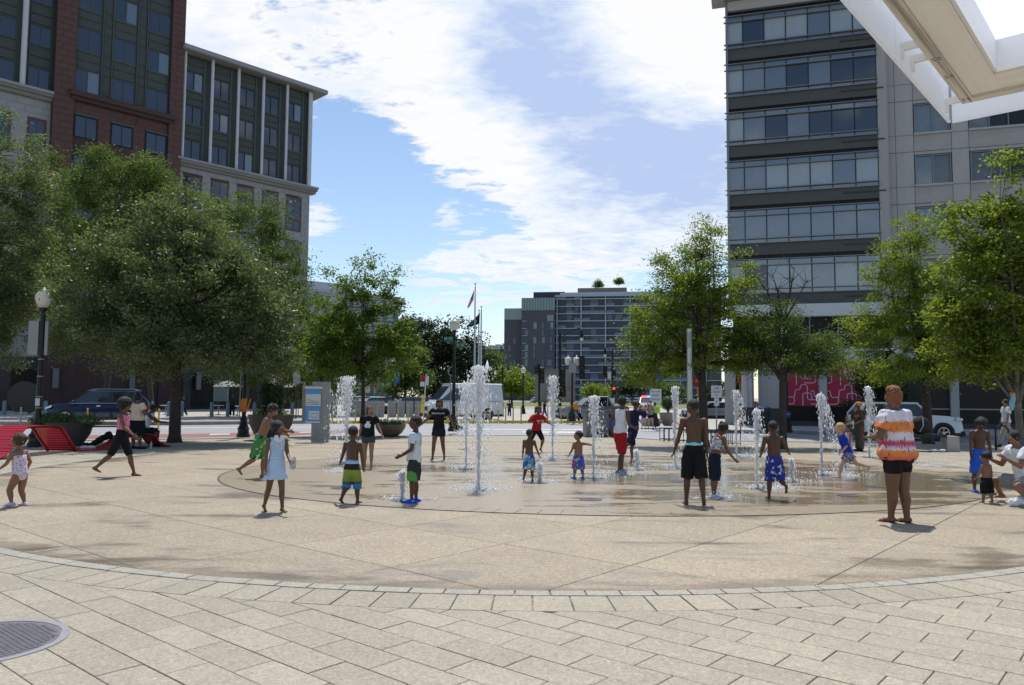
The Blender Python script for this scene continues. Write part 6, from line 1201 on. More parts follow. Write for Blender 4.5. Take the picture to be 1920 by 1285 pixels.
    if kind == 'dreads':
        hb.ell(H_(0, -.07, .12), (.42*q, .46*q, .42*q), 18, 12, Rh)
        for i in range(26): a_ = i*2.39; r_ = .30+.12*(i % 4)/3; hb.caps(H_(r_*math.sin(a_)*.8, r_*math.cos(a_)*.8, .38), H_(r_*math.sin(a_)*1.45, r_*math.cos(a_)*1.45-.02, .05-.10*(i % 3)), .06*q, .04*q, 6)
        cu = .01*q
    if hb.v:
        # the hairline stays above the brow: hair only where it is behind the face
        remesh(hb, 'hair', hm_, t, max(v*.9, .007), finish(curl=cu, curls=6.5/q), 1)
    # ---- clothes
    def limbcyl(mb, pts, rs): mb.tube([S(x) for x in pts], [r*h for r in rs], 14)
    f.parts = {}
    for w in wear:
        kind, m = w[0], w[1]; o_ = dict(w[2]) if len(w) > 2 else {}; mb = MB(); e = o_.get('e', .011); fold = o_.get('fold', .0055)*h
        if kind in ('tee', 'tank', 'top'):
            tors(mb, o_.get('f0', -.02), o_.get('f1', .93 if kind != 'top' else .72), e, o_.get('flare', .006))
            if kind == 'tank':
                for n, s in (('L', -1), ('R', 1)): q0 = J['chest']+cr_*s*.062*bw+sp*.035*T; mb.ell(S(q0), (.030*h, .058*h*bw, .030*h), 12, 8)
            if kind == 'tee':
                fr = o_.get('sleeve', .55)
                for n in 'LR':
                    a, c = J[n+'sh'], J[n+'el']; mb.ell(S(a), (.036*bw**.6+e)*h, 12, 8); limbcyl(mb, [a, a.lerp(c, fr*.5), a.lerp(c, fr)], [.036*bw**.6+e, .036*bw**.7+e*1.2, .033*bw**.7+e*1.6])
        if kind == 'straps':
            for n, s in (('L', -1), ('R', 1)):
                mb.tube([S(J['chest']+cr_*s*.05*bw+Vector((0, .062*bw, -.055))), S(J['chest']+cr_*s*.055*bw+sp*.05*T+Vector((0, .02, .01))), S(J['chest']+cr_*s*.05*bw+Vector((0, -.058*bw, -.05)))], .008*h, 6)
        if kind == 'suit': tors(mb, -.19, o_.get('f1', .74), e, 0)
        if kind in ('shorts', 'tights'):
            fr = o_.get('len', .85); wf = o_.get('waist', .20); wf = min(wf, .03) if any(x[0] in ('tee',) or (x[0] == 'tank') for x in wear) else wf; fl = o_.get('flare', .018 if kind == 'shorts' else 0.0)*.6; tors(mb, -.19, wf, e, fl*.3)
            for n in 'LR':
                a, c, d = J[n+'hip'], J[n+'kn'], J[n+'an']; pts = [a+Vector((0, 0, .02)), a.lerp(c, .3), a.lerp(c, min(fr, 1)*.7), a.lerp(c, min(fr, 1))]; r1 = f.tr[0]+(f.tr[1]-f.tr[0])*min(1, fr); rs = [f.tr[0]+e, .049*tk+e+fl*.5, (.049*tk+r1)/2+e+fl*.8, r1+e+fl]
                if fr > 1: pts.append(c.lerp(d, fr-1)); rs[-1] = .034*tk+e+fl*.9; rs.append(.034*lk+e+fl)
                limbcyl(mb, pts, rs)
        if kind == 'skirt':
            ln = o_.get('len', .8); fl = o_.get('flare', .05); wf = o_.get('waist', .25); md = ((J['Lkn']+J['Rkn'])*.5-J['pel']); q0 = J['pel']+md*ln; r0 = interp(wf)
            n_ = 24; rings = [ringat(wf, r0[0]+e, r0[1]+e, n_), ringat(.05, interp(.05)[0]+e+fl*.25, interp(.05)[1]+e+fl*.25, n_)]
            pleat = o_.get('pleat', .0)
            for k in (.5, 1.0): c0 = J['pel'].lerp(q0, k); rings.append([S(c0+Vector(((.088+hips)*bw+e+fl*k+pleat*k*(i % 2), 0, 0))*math.cos(2*math.pi*i/n_)+Vector((0, .075*bw+e+fl*k*.8+pleat*k*(i % 2)+hips*.7, 0))*math.sin(2*math.pi*i/n_)) for i in range(n_)])
            mb.loft(rings)
        if kind == 'band': tors(mb, o_['f0'], o_['f1'], e, 0)
        if kind in ('clog', 'shoe', 'sandal'):
            for n in 'LR':
                a, d = J[n+'an'], J[n+'fd']; up_ = Vector((1, 0, 0)).cross(d).normalized(); up_ = up_ if up_.z > 0 else -up_; m1 = MB()
                if kind == 'sandal': m1.loft([[S(a+d*x+X*y-up_*z) for x, y in ((-.04, -.022), (-.04, .022), (.03, .026), (.10, .022), (.112, 0), (.10, -.022), (.03, -.026))] for z in (.043, .033)]); m1.tube([S(a+d*.05+X*-.03-up_*.03), S(a+d*.055-up_*.008), S(a+d*.05+X*.03-up_*.03)], .005*h, 6); m1.build('sandal', m, t)
                else:
                    m1.ell(S(a+d*.030-up_*.020), 1, 14, 8, Matrix((X*.036*h, d*.098*h, up_*.024*h)).transposed()); m1.ell(S(a-d*.005-up_*.008), 1, 12, 8, Matrix((X*.030*h, d*.045*h, up_*.030*h)).transposed()); remesh(m1, 'shoe', m, t, v, finish(), 1)
            continue
        nm_ = {'tee': 'shirt', 'tank': 'vest', 'top': 'top', 'suit': 'swimsuit', 'tights': 'tights', 'band': 'waistband', 'straps': 'shoulder_strap'}.get(kind, kind)
        f.parts[nm_] = remesh(mb, nm_, m, t, max(v, .009), finish(fold=fold if kind not in ('tights', 'suit', 'straps') else .0012*h), 1)
    f.sp, f.cr, f.X, f.v = sp, cr_, X, v
    return f
def chest_frame(f, fr=.62, extra=.016):
    fw = Vector((0, 0, 1)).cross(f.cr).normalized(); fw = (fw-f.sp*fw.dot(f.sp)).normalized(); q = f.J['pel']+f.sp*f.T*fr; ry = f.interp(fr)[1]
    M = Matrix((-f.cr, f.sp, fw)).transposed(); return f.S(q+fw*(ry+extra)), M
def decal_text(f, s_, size, fr, part, m, extra=.020):
    o, M = chest_frame(f, fr, extra); text(s_, size*f.h, f.parts[part], o, M.to_euler(), m, .003)
def decal_poly(f, pts, fr, part, m, name, extra=.018, th=.012):
    o, M = chest_frame(f, fr, extra); mb = MB(); mb.prism([(x*f.h, y*f.h) for x, y in pts], -th, .0); ob = mb.build(name, m, f.parts[part], loc=o, rot=M.to_euler()); return ob
c_black = cloth('black', (.014, .014, .016)); c_white = cloth('white', (.68, .70, .72), var=.05); c_navy = cloth('navy', (.018, .02, .055)); c_red = cloth('red', (.34, .018, .025)); c_royal = cloth('royal', (.02, .045, .38)); c_char = cloth('charcoal', (.03, .032, .038)); c_ltblue = cloth('pale_blue', (.40, .55, .72), var=.05); c_tanshirt = cloth('tan_shirt', (.62, .50, .38)); c_pink = blotch('pink_lace', (.62, .12, .26), [(.75, .35, .48)], 40); c_purple = cloth('purple', (.16, .06, .30)); c_grey = cloth('grey', (.28, .27, .26)); c_blueclog = mat('blue_clog', (.01, .06, .55), .5); c_pinkw = mat('pink_white', (.75, .45, .52), .6)
# --- left side
f = person('toddler girl in a spotted pale swimsuit at the left edge', 34, 950, 135, 78, 'brown', .20, .43, 1.08, lean=8, L=(26, 4, 44, -4), R=(10, 4, 30, 0), la=(20, 12, 55, 0), ra=(-25, 14, 30, 6), head=(8, -6), wear=[('suit', blotch('spotted_suit', (.66, .58, .62), [(.42, .10, .28), (.22, .14, .42)], 46, .60), dict(e=.007)), ('straps', blotch('spotted_strap', (.66, .58, .62), [(.42, .10, .28)], 46, .60)), ('shoe', mat('lilac_shoe', (.55, .42, .52), .6))], hair=('bun', m_hairbr))
for s_ in (-.16, .16): MB().ell(f.H(s_, -.44, -.02), .05*f.h*.2, 8, 6).build('hair_tie', mat('yellow_tie', (.7, .65, .02), .5), f.t)
t = thing('beach_toy', 'pink toy cup held by the toddler in the swimsuit', 'toy', f.t.matrix_world @ Vector((0, 0, 0)) if False else f.t.location+Matrix.Rotation(rad(78), 3, 'Z') @ f.S(f.J['Lwr']+f.J['Lfdir']*.05)); MB().lathe([(.02, -.03), (.03, .04), (.026, .04), (.018, -.02)], n=14).build('cup', mat('pink_plastic', (.75, .06, .25), .4), t, smooth=30); MB().lathe([(.031, .035), (.033, .04), (.03, .045)], n=14).build('rim', mat('pink_plastic', (.75, .06, .25), .4), t)
f = person('girl with a round afro in a pink top and black cycling shorts', 215, 893.5, 141, -88, 'dark', .15, .51, .92, lean=4, L=(21, 2, 6, 0), R=(-27, 2, 22, -22), la=(-6, 8, 40, 4), ra=(24, 10, 52, 6), head=(0, 2), wear=[('top', c_pink, dict(f0=.30, f1=.86, e=.008)), ('straps', c_pink), ('tights', c_black, dict(len=.92, waist=.3, e=.009))], hair=('afro', m_hairb, .98), shoe=None, pf=.96)
f = person('woman in a tan shirt and black skirt standing by the low red bench', 256, 842, 99, -32, 'dark', .135, .50, 1.38, L=(0, 4, 0, 0), R=(2, 4, 0, 0), la=(8, 12, 55, -10), ra=(10, 20, 95, -20), head=(-5, 0), belly=.012, hips=.016, wear=[('tee', c_tanshirt, dict(sleeve=.55)), ('skirt', c_black, dict(len=1.0, flare=.02, waist=.25)), ('shoe', c_black)], hair=('bun', m_hairb))
f = person('person in a white vest seated on the low red bench', 288, 838, 62, -75, 'deep', .135, .50, 1.05, lean=22, L=(82, 8, 85, 0), R=(74, 10, 80, 0), la=(40, 8, 80, 0), ra=(45, 8, 85, 0), head=(0, 10), hm=1.68, pos=G(286, 838)+Vector((0, .1, 0)), anchor='R', wear=[('tank', c_white), ('shorts', c_black, dict(len=.95)), ('shoe', c_black)], hair=('short', m_hairb))
f = person('boy in green trunks stepping right with his head bowed', 470, 897, 132, -82, 'brown', .155, .49, .95, lean=20, L=(12, 2, 16, 0), R=(-14, 3, 42, -46), la=(48, 6, 70, 0), ra=(38, 8, 66, -6), head=(0, 22), pf=.93, wear=[('shorts', blotch('green_trunks', (.05, .22, .06), [(.22, .42, .04), (.02, .03, .02), (.55, .62, .40)], 7, .60), dict(len=.95, flare=.026, waist=.22))], hair=('fade', m_hairb))
f = person('girl in a pale blue sleeveless dress looking right', 512, 960, 163, -140, 'dark', .16, .50, .88, L=(8, 3, 6, 0), R=(-12, 3, 14, -24), la=(12, 6, 62, -10), ra=(0, 8, 6, 4), head=(35, 0), pf=.975, wear=[('tank', c_ltblue, dict(f0=-.05, e=.012)), ('skirt', cloth('pale_blue_skirt', (.46, .60, .76), var=.04), dict(len=.56, flare=.050, waist=.30, pleat=.010)), ('band', c_white, dict(f0=.24, f1=.31, e=.015))], hair=('braids', m_hairb))
decal_text(f, 'BE', .085, .66, 'vest', c_white); decal_poly(f, [(-.062, .03), (-.05, .075), (-.02, .08), (0, .035), (.02, .08), (.05, .075), (.062, .03), (.01, -.005), (-.01, -.005)], .80, 'vest', c_white, 'collar', .012, .02)
t = thing('plastic_bag', 'clear pale plastic bag in the hand of the girl in blue', 'bag', f.t.location+Matrix.Rotation(rad(-140), 3, 'Z') @ f.S(f.J['Lwr']+f.J['Lfdir']*.06), 0); MB().ell((.03, -.02, -.03), (.045, .03, .06), 10, 8).build('film', mat('clear_film', (.75, .76, .8), .2, trans=.6), t, smooth=True); MB().ell((.05, -.03, .05), (.03, .015, .05), 8, 6).build('flap', mat('clear_film', (.75, .76, .8), .2, trans=.6), t, smooth=True)
hq = .0
f = person('small boy from behind in lime to blue trunks', 655, 946, 141, -18, 'deep', .175, .45, .98, L=(-8, 3, 30, -28), R=(6, 4, 6, 0), la=(14, 22, 28, 30), ra=(4, 10, -4, 10), head=(10, 2), pf=.975, wear=[('shorts', bands('lime_trunks', [(.22, (.02, .16, .36)), (.30, (.03, .20, .42)), (.335, (.02, .03, .03)), (.36, (.18, .22, .05)), (.50, (.24, .32, .03)), (.535, (.24, .32, .03)), (.54, (.012, .012, .012)), (.62, (.012, .012, .012))], .03, 18), dict(len=1.18, flare=.022, waist=.16)), ('band', bands('blue_band', [(.5, (.12, .36, .70)), (.60, (.55, .70, .80)), (.7, (.12, .36, .70))], .06, 9), dict(f0=.15, f1=.29, e=.008))], hair=('crop', m_hairb))
f = person('woman with auburn hair in a black printed tee laughing to the right', 690, 879, 113, 176, 'tan', .135, .50, .98, L=(10, 3, 4, 0), R=(-4, 3, 10, -12), la=(4, 22, 18, 26), ra=(0, 10, 5, 8), head=(38, 0), lean=-4, wear=[('tee', c_black, dict(f0=-.02, sleeve=.5)), ('shorts', cloth('denim_shorts', (.06, .065, .08)), dict(len=.35, flare=.014))], hair=('long', m_hairr, .8))
decal_poly(f, [(-.045, -.05), (.03, -.055), (.05, .0), (.02, .02), (.035, .06), (0, .045), (-.02, .06), (-.03, .02), (-.06, -.01)], .55, 'shirt', c_white, 'animal_print')
f = person('boy in a white tie dye tee and blue clogs facing left', 776, 943, 158, 84, 'deep', .165, .48, .95, L=(2, 3, 2, 0), R=(0, 3, 4, 0), la=(6, 6, 58, -4), ra=(6, 8, 60, -6), head=(0, 0), pf=.98, lean=-2, wear=[('tee', blotch('pale_tiedye', (.62, .65, .70), [(.25, .55, .68), (.66, .60, .36), (.30, .42, .66)], 5, .60), dict(f0=-.06, sleeve=.6, flare=.012)), ('shorts', blotch('green_black', (.02, .022, .03), [(.08, .30, .04)], 2.2, .50), dict(len=.92, flare=.022)), ('clog', c_blueclog)], hair=('crop', m_hairb, 1.0))
f = person('woman in a black BROOKLYN tee gazing upward with arms out', 822, 864, 111, 172, 'dark', .135, .51, .96, lean=-3, L=(-10, 3, 14, -20), R=(14, 4, 4, 0), la=(-14, 30, -6, 24), ra=(8, 34, 10, 46), head=(12, 12), pf=.975, wear=[('tee', c_black, dict(sleeve=.42)), ('shorts', cloth('dark_denim', (.02, .022, .03)), dict(len=.45, flare=.012))], hair=('long', m_hairb, .85))
decal_text(f, 'BROOKLYN', .040, .72, 'shirt', c_white)
# --- centre
f = person('girl in a red tee with a white swoosh leaping between the jets', 985, 847, 84, -150, 'dark', .15, .49, .98, lean=10, L=(40, 4, 70, -30), R=(-32, 4, 26, -20), la=(0, 48, 30, 52), ra=(10, 40, 96, 24), head=(-20, 6), pf=.94, anchor='R', wear=[('tee', c_red, dict(sleeve=.85, f0=-.02, flare=.012)), ('tights', c_black, dict(len=.95, e=.010))], hair=('long', m_hairb, .7))
sw = [(-.055, -.012), (-.045, -.028), (-.025, -.03), (.065, .012), (-.02, -.012), (-.036, -.010), (-.042, .004)]; decal_poly(f, [(-x, y) for x, y in sw][::-1] if False else sw, .66, 'shirt', c_white, 'swoosh'); decal_text(f, 'N I K E', .022, .50, 'shirt', c_white)
f = person('boy from behind in blue and white trunks by a small jet', 990, 904, 96, -22, 'deep', .17, .46, .95, L=(-6, 3, 22, -16), R=(4, 3, 4, 0), la=(2, 8, 4, 6), ra=(12, 16, 22, 14), head=(-12, 4), wear=[('shorts', blotch('blue_white_trunks', (.55, .58, .62), [(.02, .12, .34), (.015, .05, .12), (.10, .30, .50)], 6, .52), dict(len=1.02, flare=.022, waist=.18))], hair=('crop', m_hairb))
f = person('toddler boy in bright blue printed trunks holding one arm out', 1085, 898, 88, 28, 'brown', .21, .41, 1.06, L=(6, 6, 4, 0), R=(-4, 6, 8, 0), la=(14, 14, 26, 18), ra=(10, 82, 20, 76), head=(42, -4), wear=[('shorts', blotch('cartoon_trunks', (.03, .12, .62), [(.45, .03, .03), (.02, .02, .03), (.6, .55, .2)], 11, .60), dict(len=1.05, flare=.03, waist=.2)), ('shoe', mat('blue_shoe', (.05, .12, .40), .5))], hair=('crop', m_hairb))
f = person('runner in a white vest and red shorts heading right', 1163, 888, 139, -52, 'deep', .135, .52, .92, lean=6, L=(22, 3, 22, 6), R=(-8, 3, 8, 0), la=(-28, 12, 20, 4), ra=(-10, 16, 72, -14), head=(18, 0), pf=.97, wear=[('tank', c_white, dict(f0=0)), ('shorts', c_red, dict(len=.98, flare=.024, waist=.2)), ('shoe', mat('grey_shoe', (.10, .10, .11), .6))], hair=('fade', m_hairb, 1.0))
f = person('person in a navy tee walking with hands raised to the head', 1172, 868, 112, -60, 'dark', .135, .52, .95, lean=8, L=(6, 3, 6, 0), R=(-34, 3, 40, -40), la=(70, 20, 165, -30), ra=(80, 20, 160, -25), head=(0, 4), pf=.97, wear=[('tee', c_navy, dict(sleeve=.7)), ('shorts', c_navy, dict(len=.95, flare=.02))], hair=('dreads', m_hairbr))
# --- right
f = person('tall boy from behind in long black shorts', 1303, 949, 194, -8, 'deep', .145, .50, .90, L=(-4, 5, 0, 0), R=(-16, 4, 10, -20), la=(14, 14, 20, 14), ra=(6, 6, 8, 4), head=(48, 2), pf=.985, twist=8, wear=[('shorts', c_black, dict(len=1.0, flare=.028, waist=.17)), ('band', blotch('aqua_band', (.25, .62, .66), [(.6, .7, .7)], 10), dict(f0=.165, f1=.235, e=.009))], hair=('crop', m_hairb))
f = person('girl in a floral halter top looking down at the water', 1338, 934, 136, -72, 'dark', .155, .49, .92, lean=14, L=(4, 3, 4, 0), R=(-4, 3, 6, 0), la=(28, 8, 62, 20), ra=(14, 8, 40, 6), head=(0, 40), pf=.95, wear=[('top', blotch('floral', (.62, .58, .60), [(.10, .16, .40), (.55, .10, .14), (.12, .25, .30)], 20, .56), dict(f0=.36, f1=.82, e=.009)), ('straps', c_white), ('shorts', cloth('dark_jean', (.018, .022, .04)), dict(len=1.05, flare=.012)), ('clog', mat('pale_shoe', (.45, .50, .58), .5))], hair=('braids', m_hairb))
f = person('boy in navy printed trunks running away', 1442, 936, 139, -4, 'deep', .165, .47, .98, lean=6, L=(6, 3, 4, 0), R=(-16, 3, 62, -60), la=(-12, 18, 60, -6), ra=(-10, 24, 66, 20), head=(4, 6), pf=.96, anchor='L', wear=[('shorts', blotch('navy_palm', (.018, .03, .24), [(.45, .52, .68)], 15, .60), dict(len=1.0, flare=.02, waist=.2))], hair=('crop', m_hairb))
f = person('blond boy in a blue rash top sprinting left', 1601, 899, 100, 82, 'fair', .18, .46, .96, lean=18, L=(34, 3, 22, 4), R=(-42, 3, 34, -70), la=(-14, 12, 40, 4), ra=(-38, 30, -20, 40), head=(0, 4), pf=.92, lift=.02, wear=[('tee', c_royal, dict(sleeve=.95, f0=-.04, e=.009)), ('shorts', blotch('leaf_trunks', (.16, .22, .38), [(.42, .06, .05), (.45, .50, .60), (.03, .06, .16)], 18, .55), dict(len=.6, flare=.03))], hair=('short', m_blond))
tie = bands('tie_dye', [(.84, (.45, .05, .12)), (.90, (.60, .12, .06)), (.95, (.75, .22, .04)), (1.00, (.74, .24, .06)), (1.02, (.70, .66, .68)), (1.06, (.62, .30, .36)), (1.09, (.50, .04, .10)), (1.13, (.55, .10, .14)), (1.16, (.68, .64, .70)), (1.24, (.68, .64, .68)), (1.27, (.74, .26, .06)), (1.39, (.74, .20, .03)), (1.42, (.70, .66, .70)), (1.50, (.68, .66, .72))], .13, 42, stretch=(1, 1, .22))
q = tie.node_tree; tp = q.nodes['Principled BSDF']; src = tp.inputs['Base Color'].links[0].from_socket; tcn = nd(q, 'ShaderNodeTexCoord'); mpn = nd(q, 'ShaderNodeMapping'); mpn.inputs['Scale'].default_value = (1, 1, .12); q.links.new(tcn.outputs['Object'], mpn.inputs[0]); nn = nd(q, 'ShaderNodeTexNoise'); nn.inputs['Scale'].default_value = 55; nn.inputs['Detail'].default_value = 3; q.links.new(mpn.outputs[0], nn.inputs['Vector']); rp_ = nd(q, 'ShaderNodeValToRGB'); rp_.color_ramp.elements[0].position = .60; rp_.color_ramp.elements[1].position = .66; q.links.new(nn.outputs['Fac'], rp_.inputs[0]); mxn = nd(q, 'ShaderNodeMix', data_type='RGBA'); q.links.new(rp_.outputs[0], mxn.inputs[0]); q.links.new(src, mxn.inputs[6]); mxn.inputs[7].default_value = (.10, .05, .16, 1); q.links.new(mxn.outputs[2], tp.inputs['Base Color'])
f = person('woman from behind in an orange tie dye tee and black shorts', 1686, 980, 243, 36, 'dark', .13, .475, 1.28, lean=2, L=(5, -3, 0, 0), R=(-3, -3, 4, 0), la=(4, 20, 84, -34), ra=(2, 20, 78, -34), head=(10, 2), belly=.030, hips=.036, wear=[('tee', tie, dict(sleeve=.66, f0=-.02, e=.010, flare=.004)), ('tights', c_black, dict(len=.42, waist=.25, e=.010)), ('sandal', mat('dark_sandal', (.03, .022, .018), .6))], hair=('updo', m_hairg))
f = person('boy in bright blue trunks facing the camera with bowed head', 1838, 924, 136, 176, 'deep', .155, .50, .90, lean=6, L=(0, 4, 0, 0), R=(0, 4, 0, 0), la=(4, 6, 6, 4), ra=(2, 6, 4, 4), head=(0, 38), pf=.96, wear=[('shorts', cloth('bright_blue', (.03, .11, .55)), dict(len=1.0, flare=.024, waist=.2)), ('shoe', mat('blue_pink_shoe', (.05, .10, .50), .5))], hair=('dreads', m_hairb))
f = person('toddler from behind in black shorts at the right', 1852, 943, 92, 20, 'brown', .21, .41, 1.05, L=(2, 8, 0, 0), R=(-4, 8, 2, 0), la=(10, 14, 34, 10), ra=(6, 22, 20, 26), head=(34, 0), wear=[('shorts', c_black, dict(len=1.1, flare=.03, waist=.22))], hair=('curly', m_hairb, .95))
f = person('adult in a white tee sitting cross legged at the right edge', 1912, 946, 88, 88, 'brown', .135, .50, 1.15, lean=14, L=(78, 34, 118, 0), R=(84, 38, 124, 0), la=(26, 14, 120, -10), ra=(22, 14, 112, -8), head=(0, 6), hm=1.66, anchor='sit', pos=G(1925, 946), wear=[('tee', c_white, dict(sleeve=.6)), ('shorts', c_grey, dict(len=.8, flare=.012))], hair=('short', m_hairb))
p = G(1902, 946); t = thing('plastic_sack', 'crumpled white carrier bag on the paving by the sitting adult', 'bag', (p.x-.08, p.y-.25, 0)); mb = MB()
for i in range(7): mb.ell((random.uniform(-.12, .12), random.uniform(-.05, .05), .06+random.uniform(0, .05)), (.08, .06, .065), 10, 8)
remesh(mb, 'film', mat('white_plastic', (.72, .73, .75), .35), t, .012, finish(curl=.012, curls=22), 0)
# --- figures further off
f = person('person in an orange cap and brown clothes beside the white car', 1612, 846, 91, 105, 'dark', .135, .51, 1.12, L=(4, 4, 0, 0), R=(-4, 4, 0, 0), la=(10, 8, 60, -10), ra=(10, 10, 70, -10), head=(0, 0), pf=1.0, wear=[('tee', blotch('rust_brown', (.05, .035, .03), [(.42, .12, .02)], 3.0, .56), dict(sleeve=.95)), ('shorts', cloth('brown_trousers', (.10, .07, .055)), dict(len=1.92, flare=.01)), ('shoe', c_black)], hair=('short', mat('orange_cap', (.62, .20, .02), .8)))
f = person('small child in pale pink behind the blond boy', 1592, 868, 72, 95, 'brown', .20, .42, 1.0, L=(4, 4, 0, 0), R=(-4, 4, 0, 0), head=(0, 0), wear=[('tank', cloth('pale_pink', (.62, .42, .46))), ('shorts', cloth('pale_pink2', (.55, .36, .42)), dict(len=.6))], hair=('bun', m_hairbr))
f = person('woman in sunglasses behind the tie dye shirt', 1664, 843, 82, 165, 'tan', .135, .51, 1.0, L=(2, 4, 0, 0), R=(0, 4, 0, 0), head=(10, 0), wear=[('tank', cloth('mustard', (.40, .24, .10))), ('shorts', c_char, dict(len=1.9, flare=.01)), ('shoe', c_black)], hair=('long', m_hairbr))
f = person('child in a purple tee beside the square planter', 1207, 805, 43, 180, 'fair', .17, .47, 1.0, L=(4, 4, 0, 0), R=(-4, 4, 0, 0), ra=(10, 24, 60, -30), wear=[('tee', c_purple), ('shorts', cloth('pale_short', (.45, .42, .38)), dict(len=.9)), ('shoe', c_black)], hair=('short', m_blond))
f = person('woman in a grey vest with a green bag beside the child in purple', 1220, 805, 52, 176, 'fair', .135, .50, 1.0, L=(4, 4, 0, 0), R=(-4, 4, 0, 0), la=(20, 30, 120, -20), ra=(20, 16, 60, -10), wear=[('tank', c_grey), ('shorts', c_black, dict(len=.4)), ('shoe', c_black)], hair=('short', m_hairbr))
t = thing('tote_bag', 'lime green bag on the arm of the woman in grey', 'bag', f.t.location+Vector((.32, -.1, 1.02))); MB().ell((0, 0, 0), (.17, .10, .2), 12, 8).build('sack', mat('lime_bag', (.35, .60, .03), .6), t, smooth=True); MB().tube([(-.1, 0, .15), (0, 0, .4), (.1, 0, .15)], .015, 6).build('strap', mat('lime_bag', (.35, .60, .03), .6), t)
f = person('person in grey trousers walking behind the maple trunk', 1893, 838, 88, 80, 'tan', .135, .52, 1.0, L=(24, 3, 8, 0), R=(-24, 3, 20, -20), wear=[('tee', c_white), ('shorts', c_grey, dict(len=1.9, flare=.01)), ('shoe', c_char)], hair=('short', m_hairb), pf=.97)
for i, (px, py, hp, yw, top, bot, lb) in enumerate([(940, 783, 36, 95, c_red, c_navy, 'far pedestrian in red right of the van'), (1022, 785, 33, 60, c_navy, c_purple, 'far pedestrian in navy by the signal post'), (955, 782, 30, 180, c_char, c_navy, 'far pedestrian in charcoal among the yellow posts'), (1088, 790, 30, 90, c_white, c_black, 'far pedestrian in white near the pickup'), (345, 781, 38, 100, c_char, c_black, 'dark figure walking past the shopfront bollards'), (435, 781, 40, 200, c_char, c_black, 'dark figure standing near the cafe parasol')]):
    person(lb, px, py, hp, yw, 'dark' if i % 2 else 'tan', .135, .51, 1.0, L=(14, 3, 6, 0), R=(-14, 3, 14, -10), wear=[('tee', top), ('shorts', bot, dict(len=1.9, flare=.008))], hair=('short', m_hairb), face=False, zg=CZ, vox=.03)
# belongings on the low bench
p = G(168, 842); t = thing('clothes_pile', 'dark jacket with white trainers heaped on the low red bench', 'clothes', (p.x, p.y, 0), .3); mb = MB(); mb.caps((0, .2, .10), (.45, .3, .42), .09, .10); mb.ell((-.12, .15, .09), (.2, .14, .09)); mb.ell((.45, .3, .38), (.14, .12, .12)); remesh(mb, 'jacket', c_black, t, .018, finish(fold=.012), 1)
for x in (-.14, .05): MB().ell((x, -.02, .055), (.13, .05, .05), 10, 6).build('trainer', m_signw, t, smooth=True)
p = G(283, 842); t = thing('water_bottle', 'clear bottle standing by the feet of the seated person', 'bottle', p); MB().lathe([(.035, 0), (.036, .15), (.015, .20), (.015, .23)], n=12).build('bottle_body', mat('clear_film', (.75, .76, .8), .2, trans=.6), t, smooth=30); MB().lathe([(.017, .228), (.017, .25), (.001, .251)], n=10).build('cap', c_blueclog, t)
p = G(1896, 893); t = thing('towel', 'pale blue towel slung in the fork of the maple', 'towel', (p.x, p.y-.05, AT(1893, 742, p.y).z)); mb = MB(); mb.caps((0, -.12, .02), (-.08, -.16, -.28), .07, .05); mb.caps((.06, -.12, .03), (.05, -.16, -.42), .06, .035); mb.caps((-.02, -.1, .03), (.08, -.1, .05), .06, .06); remesh(mb, 'cloth', cloth('towel_blue', (.32, .52, .60)), t, .012, finish(fold=.008), 1); MB().ell((-.05, -.17, .06), (.07, .03, .02), 8, 6).build('orange_trim', mat('orange_cap', (.62, .20, .02), .8), t)
# ================================================================== fountain jets
wm_ = bpy.data.materials.new('foaming_water'); wm_.use_nodes = True; t_ = wm_.node_tree; p_ = t_.nodes['Principled BSDF']; p_.inputs['Base Color'].default_value = (.97, .98, .99, 1); p_.inputs['Roughness'].default_value = .12; p_.inputs['IOR'].default_value = 1.33; p_.inputs['Transmission Weight'].default_value = .0
tr_ = nd(t_, 'ShaderNodeBsdfTranslucent'); tr_.inputs[0].default_value = (.95, .97, 1, 1); mx_ = nd(t_, 'ShaderNodeMixShader'); mx_.inputs[0].default_value = .66; t_.links.new(p_.outputs[0], mx_.inputs[1]); t_.links.new(tr_.outputs[0], mx_.inputs[2]); t_.links.new(mx_.outputs[0], t_.nodes['Material Output'].inputs[0])
OV = np.array([(1, 0, 0), (-1, 0, 0), (0, 1, 0), (0, -1, 0), (0, 0, 1), (0, 0, -1)], float); OF = np.array([(0, 2, 4), (2, 1, 4), (1, 3, 4), (3, 0, 4), (2, 0, 5), (1, 2, 5), (3, 1, 5), (0, 3, 5)])
def drops(name, P, r, st, parent):
    n = len(P); v = P[:, None, :]+OV[None]*r[:, None, None]*np.stack([np.ones(n), np.ones(n), st], 1)[:, None, :]
    fcs = (OF[None]+6*np.arange(n)[:, None, None]).reshape(-1, 3); me = bpy.data.meshes.new(name); me.from_pydata(v.reshape(-1, 3).tolist(), [], fcs.tolist()); me.materials.append(wm_); me.polygons.foreach_set('use_smooth', [True]*len(me.polygons)); return stuff(link(name, me, parent))
